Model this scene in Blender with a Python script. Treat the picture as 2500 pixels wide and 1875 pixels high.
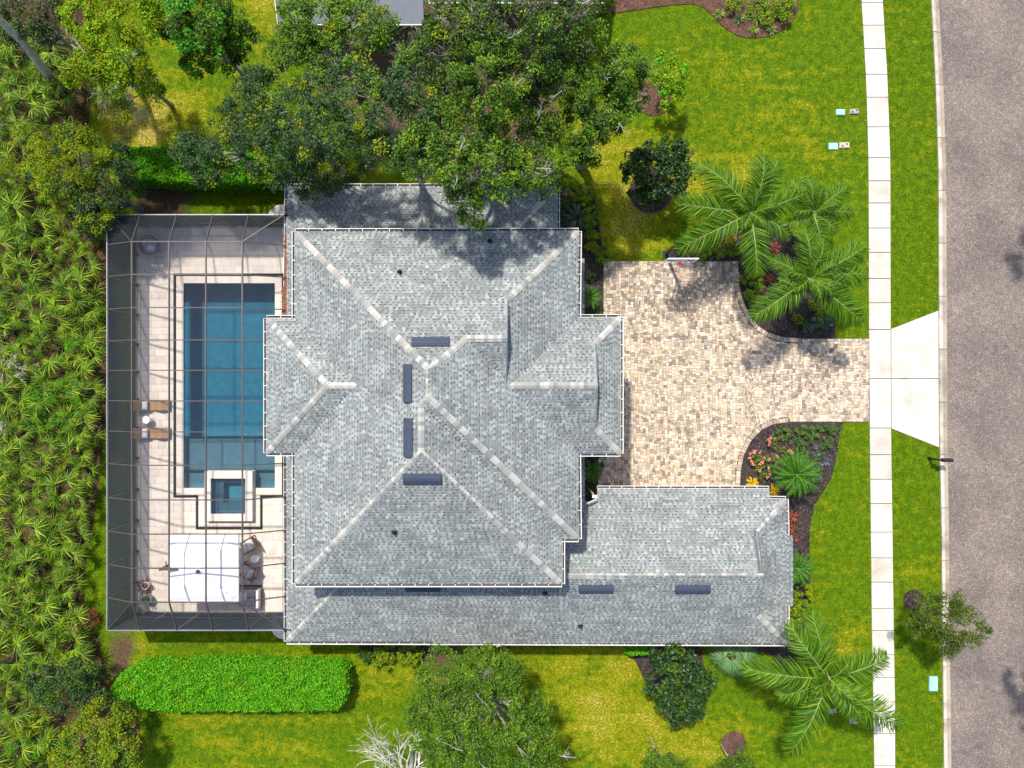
import bpy, bmesh, math, random
import numpy as np
from mathutils import Vector, Matrix, Euler

for o in list(bpy.data.objects):
    bpy.data.objects.remove(o)
SC = bpy.context.scene
COL = SC.collection

# ------------------------------------------------------------------ camera, sky, sun, exposure
CAM_H = 40.0                 # drone height in metres
S = 0.0232                   # metres on the ground for one photo pixel
CX, CY = 1250.0, 937.5
cam_d = bpy.data.cameras.new('camera')
cam_d.sensor_fit = 'HORIZONTAL'
cam_d.angle = 2 * math.atan(1250 * S / CAM_H)
cam_d.clip_start = 0.5
cam_d.clip_end = 2000
cam = bpy.data.objects.new('camera', cam_d)
cam.location = (0, 0, CAM_H)
COL.objects.link(cam)
SC.camera = cam

SUN_DIR = Vector((-0.234, 0.571, 1.0)).normalized()      # towards the sun
EL = math.asin(SUN_DIR.z)
ROT = math.atan2(SUN_DIR.x, SUN_DIR.y)
world = bpy.data.worlds.new('World')
SC.world = world
world.use_nodes = True
wn = world.node_tree.nodes
wl = world.node_tree.links
wn.clear()
sky = wn.new('ShaderNodeTexSky')
sky.sky_type = 'NISHITA'
sky.sun_disc = False
sky.sun_elevation = EL
sky.sun_rotation = ROT
sky.air_density = 1.0
sky.dust_density = 2.0
sky.ozone_density = 1.0
bgn = wn.new('ShaderNodeBackground')
bgn.inputs['Strength'].default_value = 0.15
wo = wn.new('ShaderNodeOutputWorld')
wl.new(sky.outputs[0], bgn.inputs[0])
wl.new(bgn.outputs[0], wo.inputs[0])

sun_d = bpy.data.lights.new('sun', 'SUN')
sun_d.energy = 4.1
sun_d.angle = math.radians(2.0)
sun_d.color = (1.0, 0.94, 0.83)
sun = bpy.data.objects.new('sun', sun_d)
sun.rotation_euler = (-SUN_DIR).to_track_quat('-Z', 'Y').to_euler()
sun.location = (0, 0, 60)
COL.objects.link(sun)

vs = SC.view_settings
vs.view_transform = 'Standard'
vs.look = 'None'
vs.gamma = 1.0
vs.use_curve_mapping = False
vs.exposure = 0.42
SC.cycles.max_bounces = 6
SC.cycles.transparent_max_bounces = 24

# ------------------------------------------------------------------ helpers
def P(px, py, h=0.0):
    """photo pixel -> point at height h (the camera looks straight down)"""
    k = S * (CAM_H - h) / CAM_H
    return Vector(((px - CX) * k, (CY - py) * k, h))

def G(x, y):
    """ground pixel -> xy"""
    return ((x - CX) * S, (CY - y) * S)

def pxm(r, h=0.0):
    return r * S * (CAM_H - h) / CAM_H

def inpoly(pts, poly):
    x = pts[:, 0]; y = pts[:, 1]
    r = np.zeros(len(pts), bool)
    n = len(poly)
    j = n - 1
    for i in range(n):
        xi, yi = poly[i][0], poly[i][1]
        xj, yj = poly[j][0], poly[j][1]
        if yi != yj:
            c = ((yi > y) != (yj > y)) & (x < (xj - xi) * (y - yi) / (yj - yi) + xi)
            r ^= c
        j = i
    return r

def tag(o, label=None, cat=None, group=None, kind=None):
    if label: o['label'] = label
    if cat: o['category'] = cat
    if group: o['group'] = group
    if kind: o['kind'] = kind
    return o

def link(name, me, parent=None, loc=None, rot=None, scale=None):
    o = bpy.data.objects.new(name, me)
    COL.objects.link(o)
    if parent is not None: o.parent = parent
    if loc is not None: o.location = loc
    if rot is not None: o.rotation_euler = rot
    if scale is not None: o.scale = scale
    return o

def thing(name, label, cat, loc=(0, 0, 0), rz=0.0, group=None):
    o = link(name, None, None, loc, (0, 0, rz))
    o.empty_display_size = 0.3
    return tag(o, label, cat, group)

def np_mesh(name, V, F, mats=(), mi=None, smooth=False):
    """V (n,3), F (m,k) with constant k"""
    V = np.asarray(V, np.float32); F = np.asarray(F, np.int32)
    me = bpy.data.meshes.new(name)
    k = F.shape[1]
    me.vertices.add(len(V)); me.vertices.foreach_set('co', V.ravel())
    me.loops.add(F.size); me.loops.foreach_set('vertex_index', F.ravel())
    me.polygons.add(len(F))
    me.polygons.foreach_set('loop_start', np.arange(0, F.size, k, dtype=np.int32))
    me.polygons.foreach_set('loop_total', np.full(len(F), k, np.int32))
    if mi is not None:
        me.polygons.foreach_set('material_index', np.asarray(mi, np.int32))
    if smooth:
        me.polygons.foreach_set('use_smooth', np.ones(len(F), bool))
    for m in mats: me.materials.append(m)
    me.update(calc_edges=True)
    return me

class MB:
    def __init__(s):
        s.v = []; s.f = []; s.m = []; s.sm = []
    def add(s, vs, fs, m=0, smooth=False):
        o = len(s.v)
        s.v.extend([tuple(v) for v in vs])
        for f in fs:
            s.f.append([i + o for i in f]); s.m.append(m); s.sm.append(smooth)
        return s
    def box(s, c, size, rz=0.0, m=0, R=None):
        hx, hy, hz = size[0] / 2, size[1] / 2, size[2] / 2
        R = R or Matrix.Rotation(rz, 3, 'Z')
        c = Vector(c)
        vs = [c + R @ Vector((x * hx, y * hy, z * hz)) for z in (-1, 1) for x, y in ((-1, -1), (1, -1), (1, 1), (-1, 1))]
        return s.add(vs, [(3, 2, 1, 0), (4, 5, 6, 7), (0, 1, 5, 4), (1, 2, 6, 5), (2, 3, 7, 6), (3, 0, 4, 7)], m)
    def bar(s, a, b, w, h, m=0, up=(0, 0, 1)):
        a = Vector(a); b = Vector(b); d = b - a; L = d.length
        if L < 1e-6: return s
        d.normalize(); up = Vector(up)
        sd = d.cross(up)
        if sd.length < 1e-4: sd = d.cross(Vector((1, 0, 0)))
        sd.normalize(); u = sd.cross(d)
        R = Matrix((d, -sd, u)).transposed()
        if R.determinant() < 0: R = Matrix((d, sd, u)).transposed()
        return s.box((a + b) / 2, (L, w, h), m=m, R=R)
    def prism(s, poly, z0, z1, m=0, bottom=True):
        n = len(poly)
        A = sum(poly[i][0] * poly[(i + 1) % n][1] - poly[(i + 1) % n][0] * poly[i][1] for i in range(n))
        if A < 0: poly = list(poly)[::-1]
        vs = [(p[0], p[1], z0) for p in poly] + [(p[0], p[1], z1) for p in poly]
        fs = [tuple(range(n, 2 * n))]
        if bottom: fs.append(tuple(range(n - 1, -1, -1)))
        fs += [(i, (i + 1) % n, n + (i + 1) % n, n + i) for i in range(n)]
        return s.add(vs, fs, m)
    def tube(s, pts, rad, n=7, m=0, caps=True, smooth=True):
        pts = [Vector(p) for p in pts]
        if not hasattr(rad, '__len__'): rad = [rad] * len(pts)
        vs = []; ref = None
        for i, p in enumerate(pts):
            d = (pts[min(i + 1, len(pts) - 1)] - pts[max(i - 1, 0)])
            if d.length < 1e-9: d = Vector((0, 0, 1))
            d.normalize()
            if ref is None:
                ref = d.cross(Vector((0, 0, 1)))
                if ref.length < 1e-3: ref = Vector((1, 0, 0))
            a = ref - d * ref.dot(d)
            if a.length < 1e-4: a = d.orthogonal()
            a.normalize(); b = d.cross(a); ref = a
            for k in range(n):
                t = 2 * math.pi * k / n
                vs.append(p + (a * math.cos(t) + b * math.sin(t)) * rad[i])
        fs = []
        for i in range(len(pts) - 1):
            for k in range(n):
                k2 = (k + 1) % n
                fs.append((i * n + k, i * n + k2, (i + 1) * n + k2, (i + 1) * n + k))
        if caps:
            fs.append(tuple(range(n - 1, -1, -1)))
            fs.append(tuple(range((len(pts) - 1) * n, len(pts) * n)))
        return s.add(vs, fs, m, smooth)
    def lathe(s, prof, c=(0, 0, 0), n=20, m=0, smooth=True):
        vs = []; c = Vector(c)
        for r, z in prof:
            for k in range(n):
                t = 2 * math.pi * k / n
                vs.append((c.x + r * math.cos(t), c.y + r * math.sin(t), c.z + z))
        fs = []
        for i in range(len(prof) - 1):
            for k in range(n):
                k2 = (k + 1) % n
                fs.append((i * n + k, i * n + k2, (i + 1) * n + k2, (i + 1) * n + k))
        return s.add(vs, fs, m, smooth)
    def mesh(s, name, mats=(), origin=None):
        me = bpy.data.meshes.new(name)
        vs_ = s.v
        if origin is not None:
            ox, oy, oz = origin
            vs_ = [(v[0] - ox, v[1] - oy, v[2] - oz) for v in vs_]
        me.from_pydata(vs_, [], s.f)
        me.polygons.foreach_set('material_index', s.m)
        me.polygons.foreach_set('use_smooth', s.sm)
        if not isinstance(mats, (list, tuple)): mats = [mats]
        for m in mats: me.materials.append(m)
        me.update()
        return me
    def build(s, name, mats, parent=None, origin=None):
        if origin is None and parent is not None:
            origin = WL(parent)
        me = s.mesh(name, mats, origin)
        o = link(name, me, parent)
        if parent is None and origin is not None: o.location = origin
        return o

def WL(o):
    """world location of an unrotated parent chain"""
    v = Vector((0, 0, 0))
    while o is not None:
        v += o.location; o = o.parent
    return v

def copy_tree(o, parent=None):
    c = o.copy(); COL.objects.link(c)
    c.parent = parent
    for ch in o.children: copy_tree(ch, c)
    return c

# ------------------------------------------------------------------ materials
MATS = {}
def nodes(name):
    m = bpy.data.materials.new(name)
    m.use_nodes = True
    n = m.node_tree.nodes; l = m.node_tree.links
    b = n['Principled BSDF']
    MATS[name] = m
    return m, n, l, b

def coords(n, l, scale=1.0, kind='Object'):
    tc = n.new('ShaderNodeTexCoord')
    return tc.outputs[kind]

def noise(n, l, vec, scale, detail=3.0, rough=0.6):
    t = n.new('ShaderNodeTexNoise')
    t.inputs['Scale'].default_value = scale
    t.inputs['Detail'].default_value = detail
    t.inputs['Roughness'].default_value = rough
    l.new(vec, t.inputs['Vector'])
    return t.outputs['Fac']

def ramp(n, l, fac, cols, pos=None):
    r = n.new('ShaderNodeValToRGB')
    e = r.color_ramp.elements
    k = len(cols)
    pos = pos or [i / max(k - 1, 1) for i in range(k)]
    while len(e) < k: e.new(0.5)
    for i in range(k):
        e[i].position = pos[i]; e[i].color = (*cols[i], 1)
    l.new(fac, r.inputs[0])
    return r.outputs[0]

def mixc(n, l, fac, a, b, mode='MIX'):
    x = n.new('ShaderNodeMix'); x.data_type = 'RGBA'; x.blend_type = mode
    if isinstance(fac, (int, float)): x.inputs[0].default_value = fac
    else: l.new(fac, x.inputs[0])
    for i, v in ((6, a), (7, b)):
        if isinstance(v, tuple): x.inputs[i].default_value = (*v, 1)
        else: l.new(v, x.inputs[i])
    return x.outputs[2]

def bump(n, l, b, h, strength=0.4, dist=0.02):
    k = n.new('ShaderNodeBump')
    k.inputs['Strength'].default_value = strength
    k.inputs['Distance'].default_value = dist
    l.new(h, k.inputs['Height'])
    l.new(k.outputs[0], b.inputs['Normal'])

def plain(name, col, rough=0.6, var=0.15, scale=6.0, bmp=0.0, metal=0.0, spec=0.4, rnd=0.0):
    """one colour with a little mottling; rnd: brightness change from object to object"""
    m, n, l, b = nodes(name)
    v = coords(n, l)
    f = noise(n, l, v, scale, 4)
    d = tuple(c * (1 - var) for c in col); u = tuple(min(1, c * (1 + var)) for c in col)
    c = ramp(n, l, f, [d, u], [0.3, 0.7])
    if rnd:
        oi = n.new('ShaderNodeObjectInfo')
        c = mixc(n, l, 1.0, c, ramp(n, l, oi.outputs['Random'], [(1 - rnd,) * 3, (1,) * 3]), 'MULTIPLY')
    l.new(c, b.inputs['Base Color'])
    b.inputs['Roughness'].default_value = rough
    b.inputs['Metallic'].default_value = metal
    b.inputs['Specular IOR Level'].default_value = spec
    if bmp: bump(n, l, b, noise(n, l, v, scale * 6, 4), bmp, 0.02)
    return m

def leafmat(name, cols, rough=0.55, trans=0.25, spec=0.35, obj=0.0):
    """every leaf its own tone (random per island), thin and a little translucent"""
    m, n, l, b = nodes(name)
    g = n.new('ShaderNodeNewGeometry')
    c = ramp(n, l, g.outputs['Random Per Island'], cols)
    if obj:
        oi = n.new('ShaderNodeObjectInfo')
        c = mixc(n, l, 1.0, c, ramp(n, l, oi.outputs['Random'], [(1 - obj, 1 - obj * .9, 1 - obj), (1, 1, 1)]), 'MULTIPLY')
    l.new(c, b.inputs['Base Color'])
    b.inputs['Roughness'].default_value = rough
    b.inputs['Specular IOR Level'].default_value = spec
    t = n.new('ShaderNodeBsdfTranslucent'); l.new(c, t.inputs['Color'])
    mx = n.new('ShaderNodeMixShader'); mx.inputs[0].default_value = trans
    l.new(b.outputs[0], mx.inputs[1]); l.new(t.outputs[0], mx.inputs[2])
    l.new(mx.outputs[0], n['Material Output'].inputs['Surface'])
    return m
# ------------------------------------------------------------------ polygons in photo pixels (ground level)
def arc(cx, cy, r, a0, a1, n=10):
    return [(cx + r * math.cos(math.radians(a0 + (a1 - a0) * i / n)), cy + r * math.sin(math.radians(a0 + (a1 - a0) * i / n))) for i in range(n + 1)]

YS = [-300, 0, 200, 400, 560, 800, 1060, 1300, 1520, 1700, 1875, 2200]
KERB_L = [2248, 2272, 2282, 2289, 2290, 2290.5, 2292, 2297, 2299, 2301, 2303, 2308]
KERB_R = [2266, 2291, 2302, 2309, 2310, 2311, 2312, 2316, 2317, 2320, 2322, 2327]
WALK_L = [2084, 2102.7, 2114.5, 2120, 2120.6, 2121, 2123, 2125.7, 2128, 2131.4, 2134, 2139]
WALK_R = [2135, 2154, 2166, 2173, 2173, 2173.6, 2174.6, 2178, 2180.7, 2184, 2184.5, 2189]
def at(tab, y): return float(np.interp(y, YS, tab))

CURVE_N = [(1803, 636), (1804, 690), (1808, 715), (1818, 745), (1833, 773), (1851, 796), (1875, 812), (1910, 823), (1960, 826)]
CURVE_S = [(1925, 1031), (1890, 1035), (1860, 1049), (1834, 1075), (1816, 1110), (1808, 1150), (1806, 1193)]
DRIVE = [(1472, 638)] + CURVE_N + [(2121, 825.5), (2122.5, 1031)] + CURVE_S + [(1806, 1240), (1460, 1240), (1460, 1110), (1472, 1100)]
BED_PALMS = [(1626, 637), (1622, 618), (1640, 600), (1700, 588), (1780, 560), (1850, 530), (1905, 545), (1960, 590), (2010, 640),
             (2030, 700), (2037, 780), (2039, 826), (1960, 826)] + CURVE_N[::-1][1:]
BED_FRONT = [(2057, 1031), (2046, 1080), (2040, 1125), (2030, 1165), (2008, 1203), (1988, 1232), (1977, 1285), (1975, 1345), (1978, 1440),
             (1974, 1500), (1962, 1560), (1968, 1605), (1952, 1645), (1928, 1642), (1902, 1625), (1884, 1600), (1850, 1588), (1800, 1575),
             (1720, 1500), (1806, 1300)] + CURVE_S[::-1]
BED_ENTRY = [(1330, 470), (1400, 452), (1436, 462), (1456, 495), (1464, 560), (1470, 600), (1488, 622), (1488, 637.5), (1471.5, 638), (1471.5, 800), (1330, 800)]
BED_ENTRY2 = [(1380, 1080), (1471.5, 1100), (1459.5, 1110), (1459.5, 1240), (1380, 1240)]
BED_NEIGHBOUR = [(1380, -60), (1398, 48), (1416, 44), (1504, 32), (1605, 17), (1660, 11), (1689, 10), (1706, 14), (1720, 21), (1734, 33), (1747, 47), (1762, 63), (1780, 76),
                 (1800, 87), (1824, 93), (1850, 93), (1875, 89), (1897, 81), (1917, 70), (1934, 52), (1946, 30), (1951, 0), (1951, -60)]
BED_MAGNOLIA_S = [(1500, 1540), (1520, 1578), (1545, 1603), (1560, 1632), (1574, 1662), (1590, 1690), (1650, 1700), (1705, 1650), (1718, 1620), (1712, 1590), (1725, 1540)]
BED_HEDGE_S = [(300, 1660), (330, 1622), (350, 1612), (400, 1612), (520, 1618), (700, 1622), (840, 1624), (856, 1634), (864, 1660), (858, 1690), (840, 1690), (500, 1690)]
RING_N = arc(1588, 468, 52, 0, 360, 24)[:-1]
RING_LIME = arc(1596, 240, 43, 0, 360, 24)[:-1]
RING_SMALL = arc(1791, 1815, 30, 0, 360, 20)[:-1]
RING_STREET = arc(2229, 1464, 25, 0, 360, 18)[:-1]
BED_S_WALL = [(880, 1500), (880, 1580), (920, 1600), (980, 1606), (1040, 1596), (1078, 1580), (1092, 1560), (1092, 1500)]
PALMETTO_ZONE = [(-900, 340), (60, 330), (110, 330), (215, 330), (222, 200), (222, -60), (-900, -60)]
PALMETTO_ZONE2 = [(-900, 330), (150, 325), (262, 420), (300, 500), (268, 560), (262, 900), (258, 1010), (246, 1150), (232, 1260), (214, 1340), (206, 1420), (210, 1500), (240, 1560),
                  (262, 1640), (290, 1690), (330, 1720), (345, 1800), (335, 1990), (-900, 1990)]
PAD_N = [(652, 530), (660, 512), (676, 501), (700, 497), (720, 530)]
PAD_S = [(664, 1500), (664, 1537), (668, 1548), (680, 1558), (700, 1562), (730, 1563), (730, 1500)]
DECK = (335, 697, 555, 1494)     # x0 x1 y0 y1 of the pool deck
POOL = (449, 671.6, 691.7, 1191)
def poly_xy(pp): return [G(*p) for p in pp]

# ------------------------------------------------------------------ ground materials
def mat_lawn(name, blades=False):
    m, n, l, b = nodes(name)
    v = coords(n, l)
    at1 = n.new('ShaderNodeAttribute'); at1.attribute_name = 'dry'  # dry grass and the painted olive tree shade
    at2 = n.new('ShaderNodeAttribute'); at2.attribute_name = 'soil'
    big = noise(n, l, v, 0.55, 5, 0.62)
    mid = noise(n, l, v, 2.6, 5, 0.65)
    fine = noise(n, l, v, 9.0, 3, 0.7)
    tiny = noise(n, l, v, 26.0, 2, 0.7)
    green = mixc(n, l, ramp(n, l, mid, [(0, 0, 0), (1, 1, 1)], [0.36, 0.64]), (0.056, 0.128, 0.0012), (0.126, 0.198, 0.0015))
    def mth(op, a, bb, clamp=False):
        x = n.new('ShaderNodeMath'); x.operation = op; x.use_clamp = clamp
        for i, q in ((0, a), (1, bb)):
            if isinstance(q, (int, float)): x.inputs[i].default_value = q
            else: l.new(q, x.inputs[i])
        return x.outputs[0]
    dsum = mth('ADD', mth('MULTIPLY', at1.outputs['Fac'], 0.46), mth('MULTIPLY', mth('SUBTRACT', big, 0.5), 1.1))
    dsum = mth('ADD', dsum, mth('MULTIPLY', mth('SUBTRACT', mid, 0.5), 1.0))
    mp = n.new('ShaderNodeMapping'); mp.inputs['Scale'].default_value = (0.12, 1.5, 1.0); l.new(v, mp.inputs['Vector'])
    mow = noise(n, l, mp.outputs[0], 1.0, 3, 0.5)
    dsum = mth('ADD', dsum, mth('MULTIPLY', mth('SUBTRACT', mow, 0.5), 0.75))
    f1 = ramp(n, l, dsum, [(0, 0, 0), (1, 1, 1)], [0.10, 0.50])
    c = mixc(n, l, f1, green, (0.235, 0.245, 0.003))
    d2 = mth('ADD', dsum, mth('MULTIPLY', mth('SUBTRACT', fine, 0.5), 2.4))
    f2 = ramp(n, l, d2, [(0, 0, 0), (1, 1, 1)], [0.56, 1.0])
    c = mixc(n, l, f2, c, (0.42, 0.315, 0.085))
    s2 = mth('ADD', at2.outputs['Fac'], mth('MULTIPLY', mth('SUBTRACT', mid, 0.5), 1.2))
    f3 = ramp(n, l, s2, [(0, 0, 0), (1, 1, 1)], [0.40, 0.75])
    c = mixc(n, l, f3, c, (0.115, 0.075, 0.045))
    sp = ramp(n, l, fine, [(0.60, 0.60, 0.60), (1.28, 1.28, 1.28)], [0.34, 0.66])
    c = mixc(n, l, 1.0, c, sp, 'MULTIPLY')
    sp2 = ramp(n, l, tiny, [(0.70, 0.70, 0.70), (1.25, 1.25, 1.25)], [0.32, 0.68])
    c = mixc(n, l, 1.0, c, sp2, 'MULTIPLY')
    if blades:
        g = n.new('ShaderNodeNewGeometry')
        c = mixc(n, l, 1.0, c, ramp(n, l, g.outputs['Random Per Island'], [(0.62, 0.62, 0.62), (1.3, 1.3, 1.2)]), 'MULTIPLY')
    l.new(c, b.inputs['Base Color'])
    b.inputs['Roughness'].default_value = 0.8
    b.inputs['Specular IOR Level'].default_value = 0.1
    if not blades: bump(n, l, b, tiny, 0.7, 0.05)
    return m
M_LAWN = mat_lawn('lawn_grass')
M_BLADE = mat_lawn('grass_blades', True)

def mat_mulch(name, cols, sc=16):
    m, n, l, b = nodes(name)
    v = coords(n, l)
    w = n.new('ShaderNodeTexVoronoi'); w.inputs['Scale'].default_value = sc
    l.new(v, w.inputs['Vector'])
    sepc = n.new('ShaderNodeSeparateColor'); l.new(w.outputs['Color'], sepc.inputs[0])
    c = ramp(n, l, sepc.outputs[0], cols)
    c = mixc(n, l, 0.6, c, ramp(n, l, noise(n, l, v, 1.3, 5), [cols[0], cols[-1]], [0.35, 0.7]))
    l.new(c, b.inputs['Base Color'])
    b.inputs['Roughness'].default_value = 0.9
    b.inputs['Specular IOR Level'].default_value = 0.1
    bump(n, l, b, w.outputs['Distance'], 0.9, 0.04)
    return m
M_MULCH = mat_mulch('dark_mulch', [(0.018, 0.013, 0.013), (0.045, 0.034, 0.033), (0.085, 0.066, 0.062)])
M_MULCH_R = mat_mulch('brown_mulch', [(0.05, 0.026, 0.018), (0.115, 0.060, 0.043), (0.20, 0.11, 0.082)])
M_LITTER = mat_mulch('leaf_litter', [(0.022, 0.018, 0.008), (0.06, 0.042, 0.018), (0.15, 0.10, 0.04)], 9)
M_CHIP = leafmat('mulch_chips', [(0.02, 0.015, 0.013), (0.05, 0.037, 0.034), (0.09, 0.07, 0.065), (0.20, 0.16, 0.14)], 0.9, 0.0, 0.1)
M_CHIP_R = leafmat('brown_mulch_chips', [(0.05, 0.026, 0.02), (0.12, 0.062, 0.045), (0.23, 0.13, 0.10)], 0.9, 0.0, 0.1)

def mat_asphalt():
    m, n, l, b = nodes('asphalt')
    v = coords(n, l)
    w = n.new('ShaderNodeTexVoronoi'); w.inputs['Scale'].default_value = 26
    l.new(v, w.inputs['Vector'])
    sepc = n.new('ShaderNodeSeparateColor'); l.new(w.outputs['Color'], sepc.inputs[0])
    c = ramp(n, l, sepc.outputs[0], [(0.120, 0.100, 0.088), (0.190, 0.160, 0.140), (0.245, 0.208, 0.180), (0.42, 0.36, 0.31)], [0, 0.5, 0.92, 1.0])
    big = ramp(n, l, noise(n, l, v, 0.35, 5, 0.6), [(0.78, 0.77, 0.80), (1.16, 1.14, 1.12)], [0.34, 0.66])
    c = mixc(n, l, 1.0, c, big, 'MULTIPLY')
    mid = ramp(n, l, noise(n, l, v, 3.0, 4, 0.7), [(0.85,) * 3, (1.12,) * 3], [0.35, 0.65])
    c = mixc(n, l, 1.0, c, mid, 'MULTIPLY')
    l.new(c, b.inputs['Base Color'])
    b.inputs['Roughness'].default_value = 0.85
    b.inputs['Specular IOR Level'].default_value = 0.2
    bump(n, l, b, w.outputs['Distance'], 0.6, 0.02)
    return m
M_ASPHALT = mat_asphalt()

def mat_concrete(name, col, stain, rnd=0.12, amt=0.5):
    m, n, l, b = nodes(name)
    v = coords(n, l)
    oi = n.new('ShaderNodeObjectInfo')
    ad = n.new('ShaderNodeVectorMath'); ad.operation = 'ADD'
    l.new(v, ad.inputs[0])
    tr = n.new('ShaderNodeVectorMath'); tr.operation = 'SCALE'; tr.inputs[0].default_value = (37.0, 19.0, 11.0)
    l.new(oi.outputs['Random'], tr.inputs['Scale']); l.new(tr.outputs[0], ad.inputs[1])
    f = noise(n, l, ad.outputs[0], 0.9, 6, 0.62)
    f2 = noise(n, l, ad.outputs[0], 14, 4, 0.6)
    c = mixc(n, l, ramp(n, l, f, [(0,) * 3, (amt,) * 3], [0.46, 0.72]), col, stain)
    c = mixc(n, l, 1.0, c, ramp(n, l, f2, [(0.90,) * 3, (1.0,) * 3], [0.3, 0.6]), 'MULTIPLY')
    c = mixc(n, l, 1.0, c, ramp(n, l, oi.outputs['Random'], [(1 - rnd, 1 - rnd * 1.1, 1 - rnd * 1.25), (1, 1, 1)]), 'MULTIPLY')
    l.new(c, b.inputs['Base Color'])
    b.inputs['Roughness'].default_value = 0.8
    b.inputs['Specular IOR Level'].default_value = 0.25
    bump(n, l, b, f2, 0.25, 0.01)
    return m
M_CONC = mat_concrete('sidewalk_concrete', (0.66, 0.61, 0.55), (0.40, 0.33, 0.27), 0.16, 0.6)
M_KERB = mat_concrete('kerb_concrete', (0.60, 0.54, 0.465), (0.24, 0.19, 0.15), 0.15, 0.85)
M_GUTTERPAN = mat_concrete('gutter_pan_concrete', (0.44, 0.37, 0.30), (0.20, 0.155, 0.12), 0.25, 0.9)
M_JOINT = plain('joint_soil', (0.03, 0.025, 0.02), 0.9)
M_BED_SAND = plain('paver_bedding', (0.085, 0.065, 0.05), 0.95, 0.3, 8)
M_GRAVEL_W = mat_mulch('white_gravel', [(0.55, 0.54, 0.52), (0.75, 0.74, 0.72), (0.88, 0.87, 0.86)], 18)

# ------------------------------------------------------------------ lawn: one sheet with a hole under the pool deck
DRY_SHADE = [(1500, 1650, 170, .55), (1420, 1760, 150, .5), (1560, 1800, 170, .55), (1700, 1800, 120, .4), (400, 240, 190, .55), (300, 330, 120, .4), (1760, 1870, 120, .5), (1640, 390, 120, .45), (1530, 480, 110, .7), (1590, 560, 90, .6),  # dry grass, plus an olive blob painting tree shade on the north-west lawn
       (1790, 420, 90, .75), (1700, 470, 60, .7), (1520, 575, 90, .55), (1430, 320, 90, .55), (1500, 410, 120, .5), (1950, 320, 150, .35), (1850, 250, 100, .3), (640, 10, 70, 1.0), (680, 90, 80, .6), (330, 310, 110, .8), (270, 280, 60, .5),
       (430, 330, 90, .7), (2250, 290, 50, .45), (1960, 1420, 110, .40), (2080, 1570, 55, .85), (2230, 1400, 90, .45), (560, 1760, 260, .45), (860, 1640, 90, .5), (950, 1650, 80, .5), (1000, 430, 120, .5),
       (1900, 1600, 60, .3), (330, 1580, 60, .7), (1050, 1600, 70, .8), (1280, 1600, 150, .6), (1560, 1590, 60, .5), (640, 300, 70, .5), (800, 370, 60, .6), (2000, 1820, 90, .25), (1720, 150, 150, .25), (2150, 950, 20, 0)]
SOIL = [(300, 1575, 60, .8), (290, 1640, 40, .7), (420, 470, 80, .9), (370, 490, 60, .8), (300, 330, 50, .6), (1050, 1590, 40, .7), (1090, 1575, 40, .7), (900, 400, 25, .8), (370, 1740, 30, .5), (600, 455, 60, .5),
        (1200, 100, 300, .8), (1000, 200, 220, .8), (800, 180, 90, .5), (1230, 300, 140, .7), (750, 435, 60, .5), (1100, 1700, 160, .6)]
def field(X, Y, blobs):
    px = X / S + CX; py = CY - Y / S
    r = np.zeros_like(px)
    for (a, b_, rad, s_) in blobs:
        r += s_ * np.exp(-(((px - a) ** 2 + (py - b_) ** 2) / (rad * rad)) * 1.4)
    return r
dx0, dy1 = G(DECK[0] + 2, DECK[2] + 2); dx1, dy0 = G(DECK[1] + 20, DECK[3] - 2)
gx = sorted(set([-260, -160, -100, -70, -50] + list(np.round(np.arange(-36, 36.01, 0.5), 3)) + [50, 70, 100, 160, 260]) | {dx0, dx1})
gy = sorted(set([-260, -160, -100, -70, -45] + list(np.round(np.arange(-28, 28.01, 0.5), 3)) + [45, 70, 100, 160, 260]) | {dy0, dy1})
gx = np.array(gx); gy = np.array(gy)
XX, YY = np.meshgrid(gx, gy)
V = np.stack([XX.ravel(), YY.ravel(), np.zeros(XX.size)], 1)
nx = len(gx)
F = []
for j in range(len(gy) - 1):
    for i in range(nx - 1):
        mx_, my_ = (gx[i] + gx[i + 1]) / 2, (gy[j] + gy[j + 1]) / 2
        if dx0 < mx_ < dx1 and dy0 < my_ < dy1: continue
        F.append((j * nx + i, j * nx + i + 1, (j + 1) * nx + i + 1, (j + 1) * nx + i))
me = np_mesh('lawn', V, F, [M_LAWN])
for nm, bl in (('dry', DRY_SHADE), ('soil', SOIL)):
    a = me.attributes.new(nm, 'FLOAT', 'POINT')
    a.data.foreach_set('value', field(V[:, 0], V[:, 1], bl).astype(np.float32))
lawn = tag(link('lawn', me), kind='structure')

def sheet(name, pp, z, mat, mound=0.0):
    """a bed: flat rim, slightly mounded"""
    xy = poly_xy(pp)
    bm = bmesh.new()
    vs = [bm.verts.new((x, y, z)) for x, y in xy]
    f = bm.faces.new(vs)
    if f.normal.z < 0: f.normal_flip()
    if mound:
        r = bmesh.ops.inset_region(bm, faces=[f], thickness=0.18, depth=0)
        for v in f.verts: v.co.z += mound
    bmesh.ops.triangulate(bm, faces=[q for q in bm.faces if len(q.verts) > 4])
    me = bpy.data.meshes.new(name); bm.to_mesh(me); bm.free()
    for p in me.polygons:
        pass
    me.materials.append(mat)
    return tag(link(name, me), kind='structure')

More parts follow.
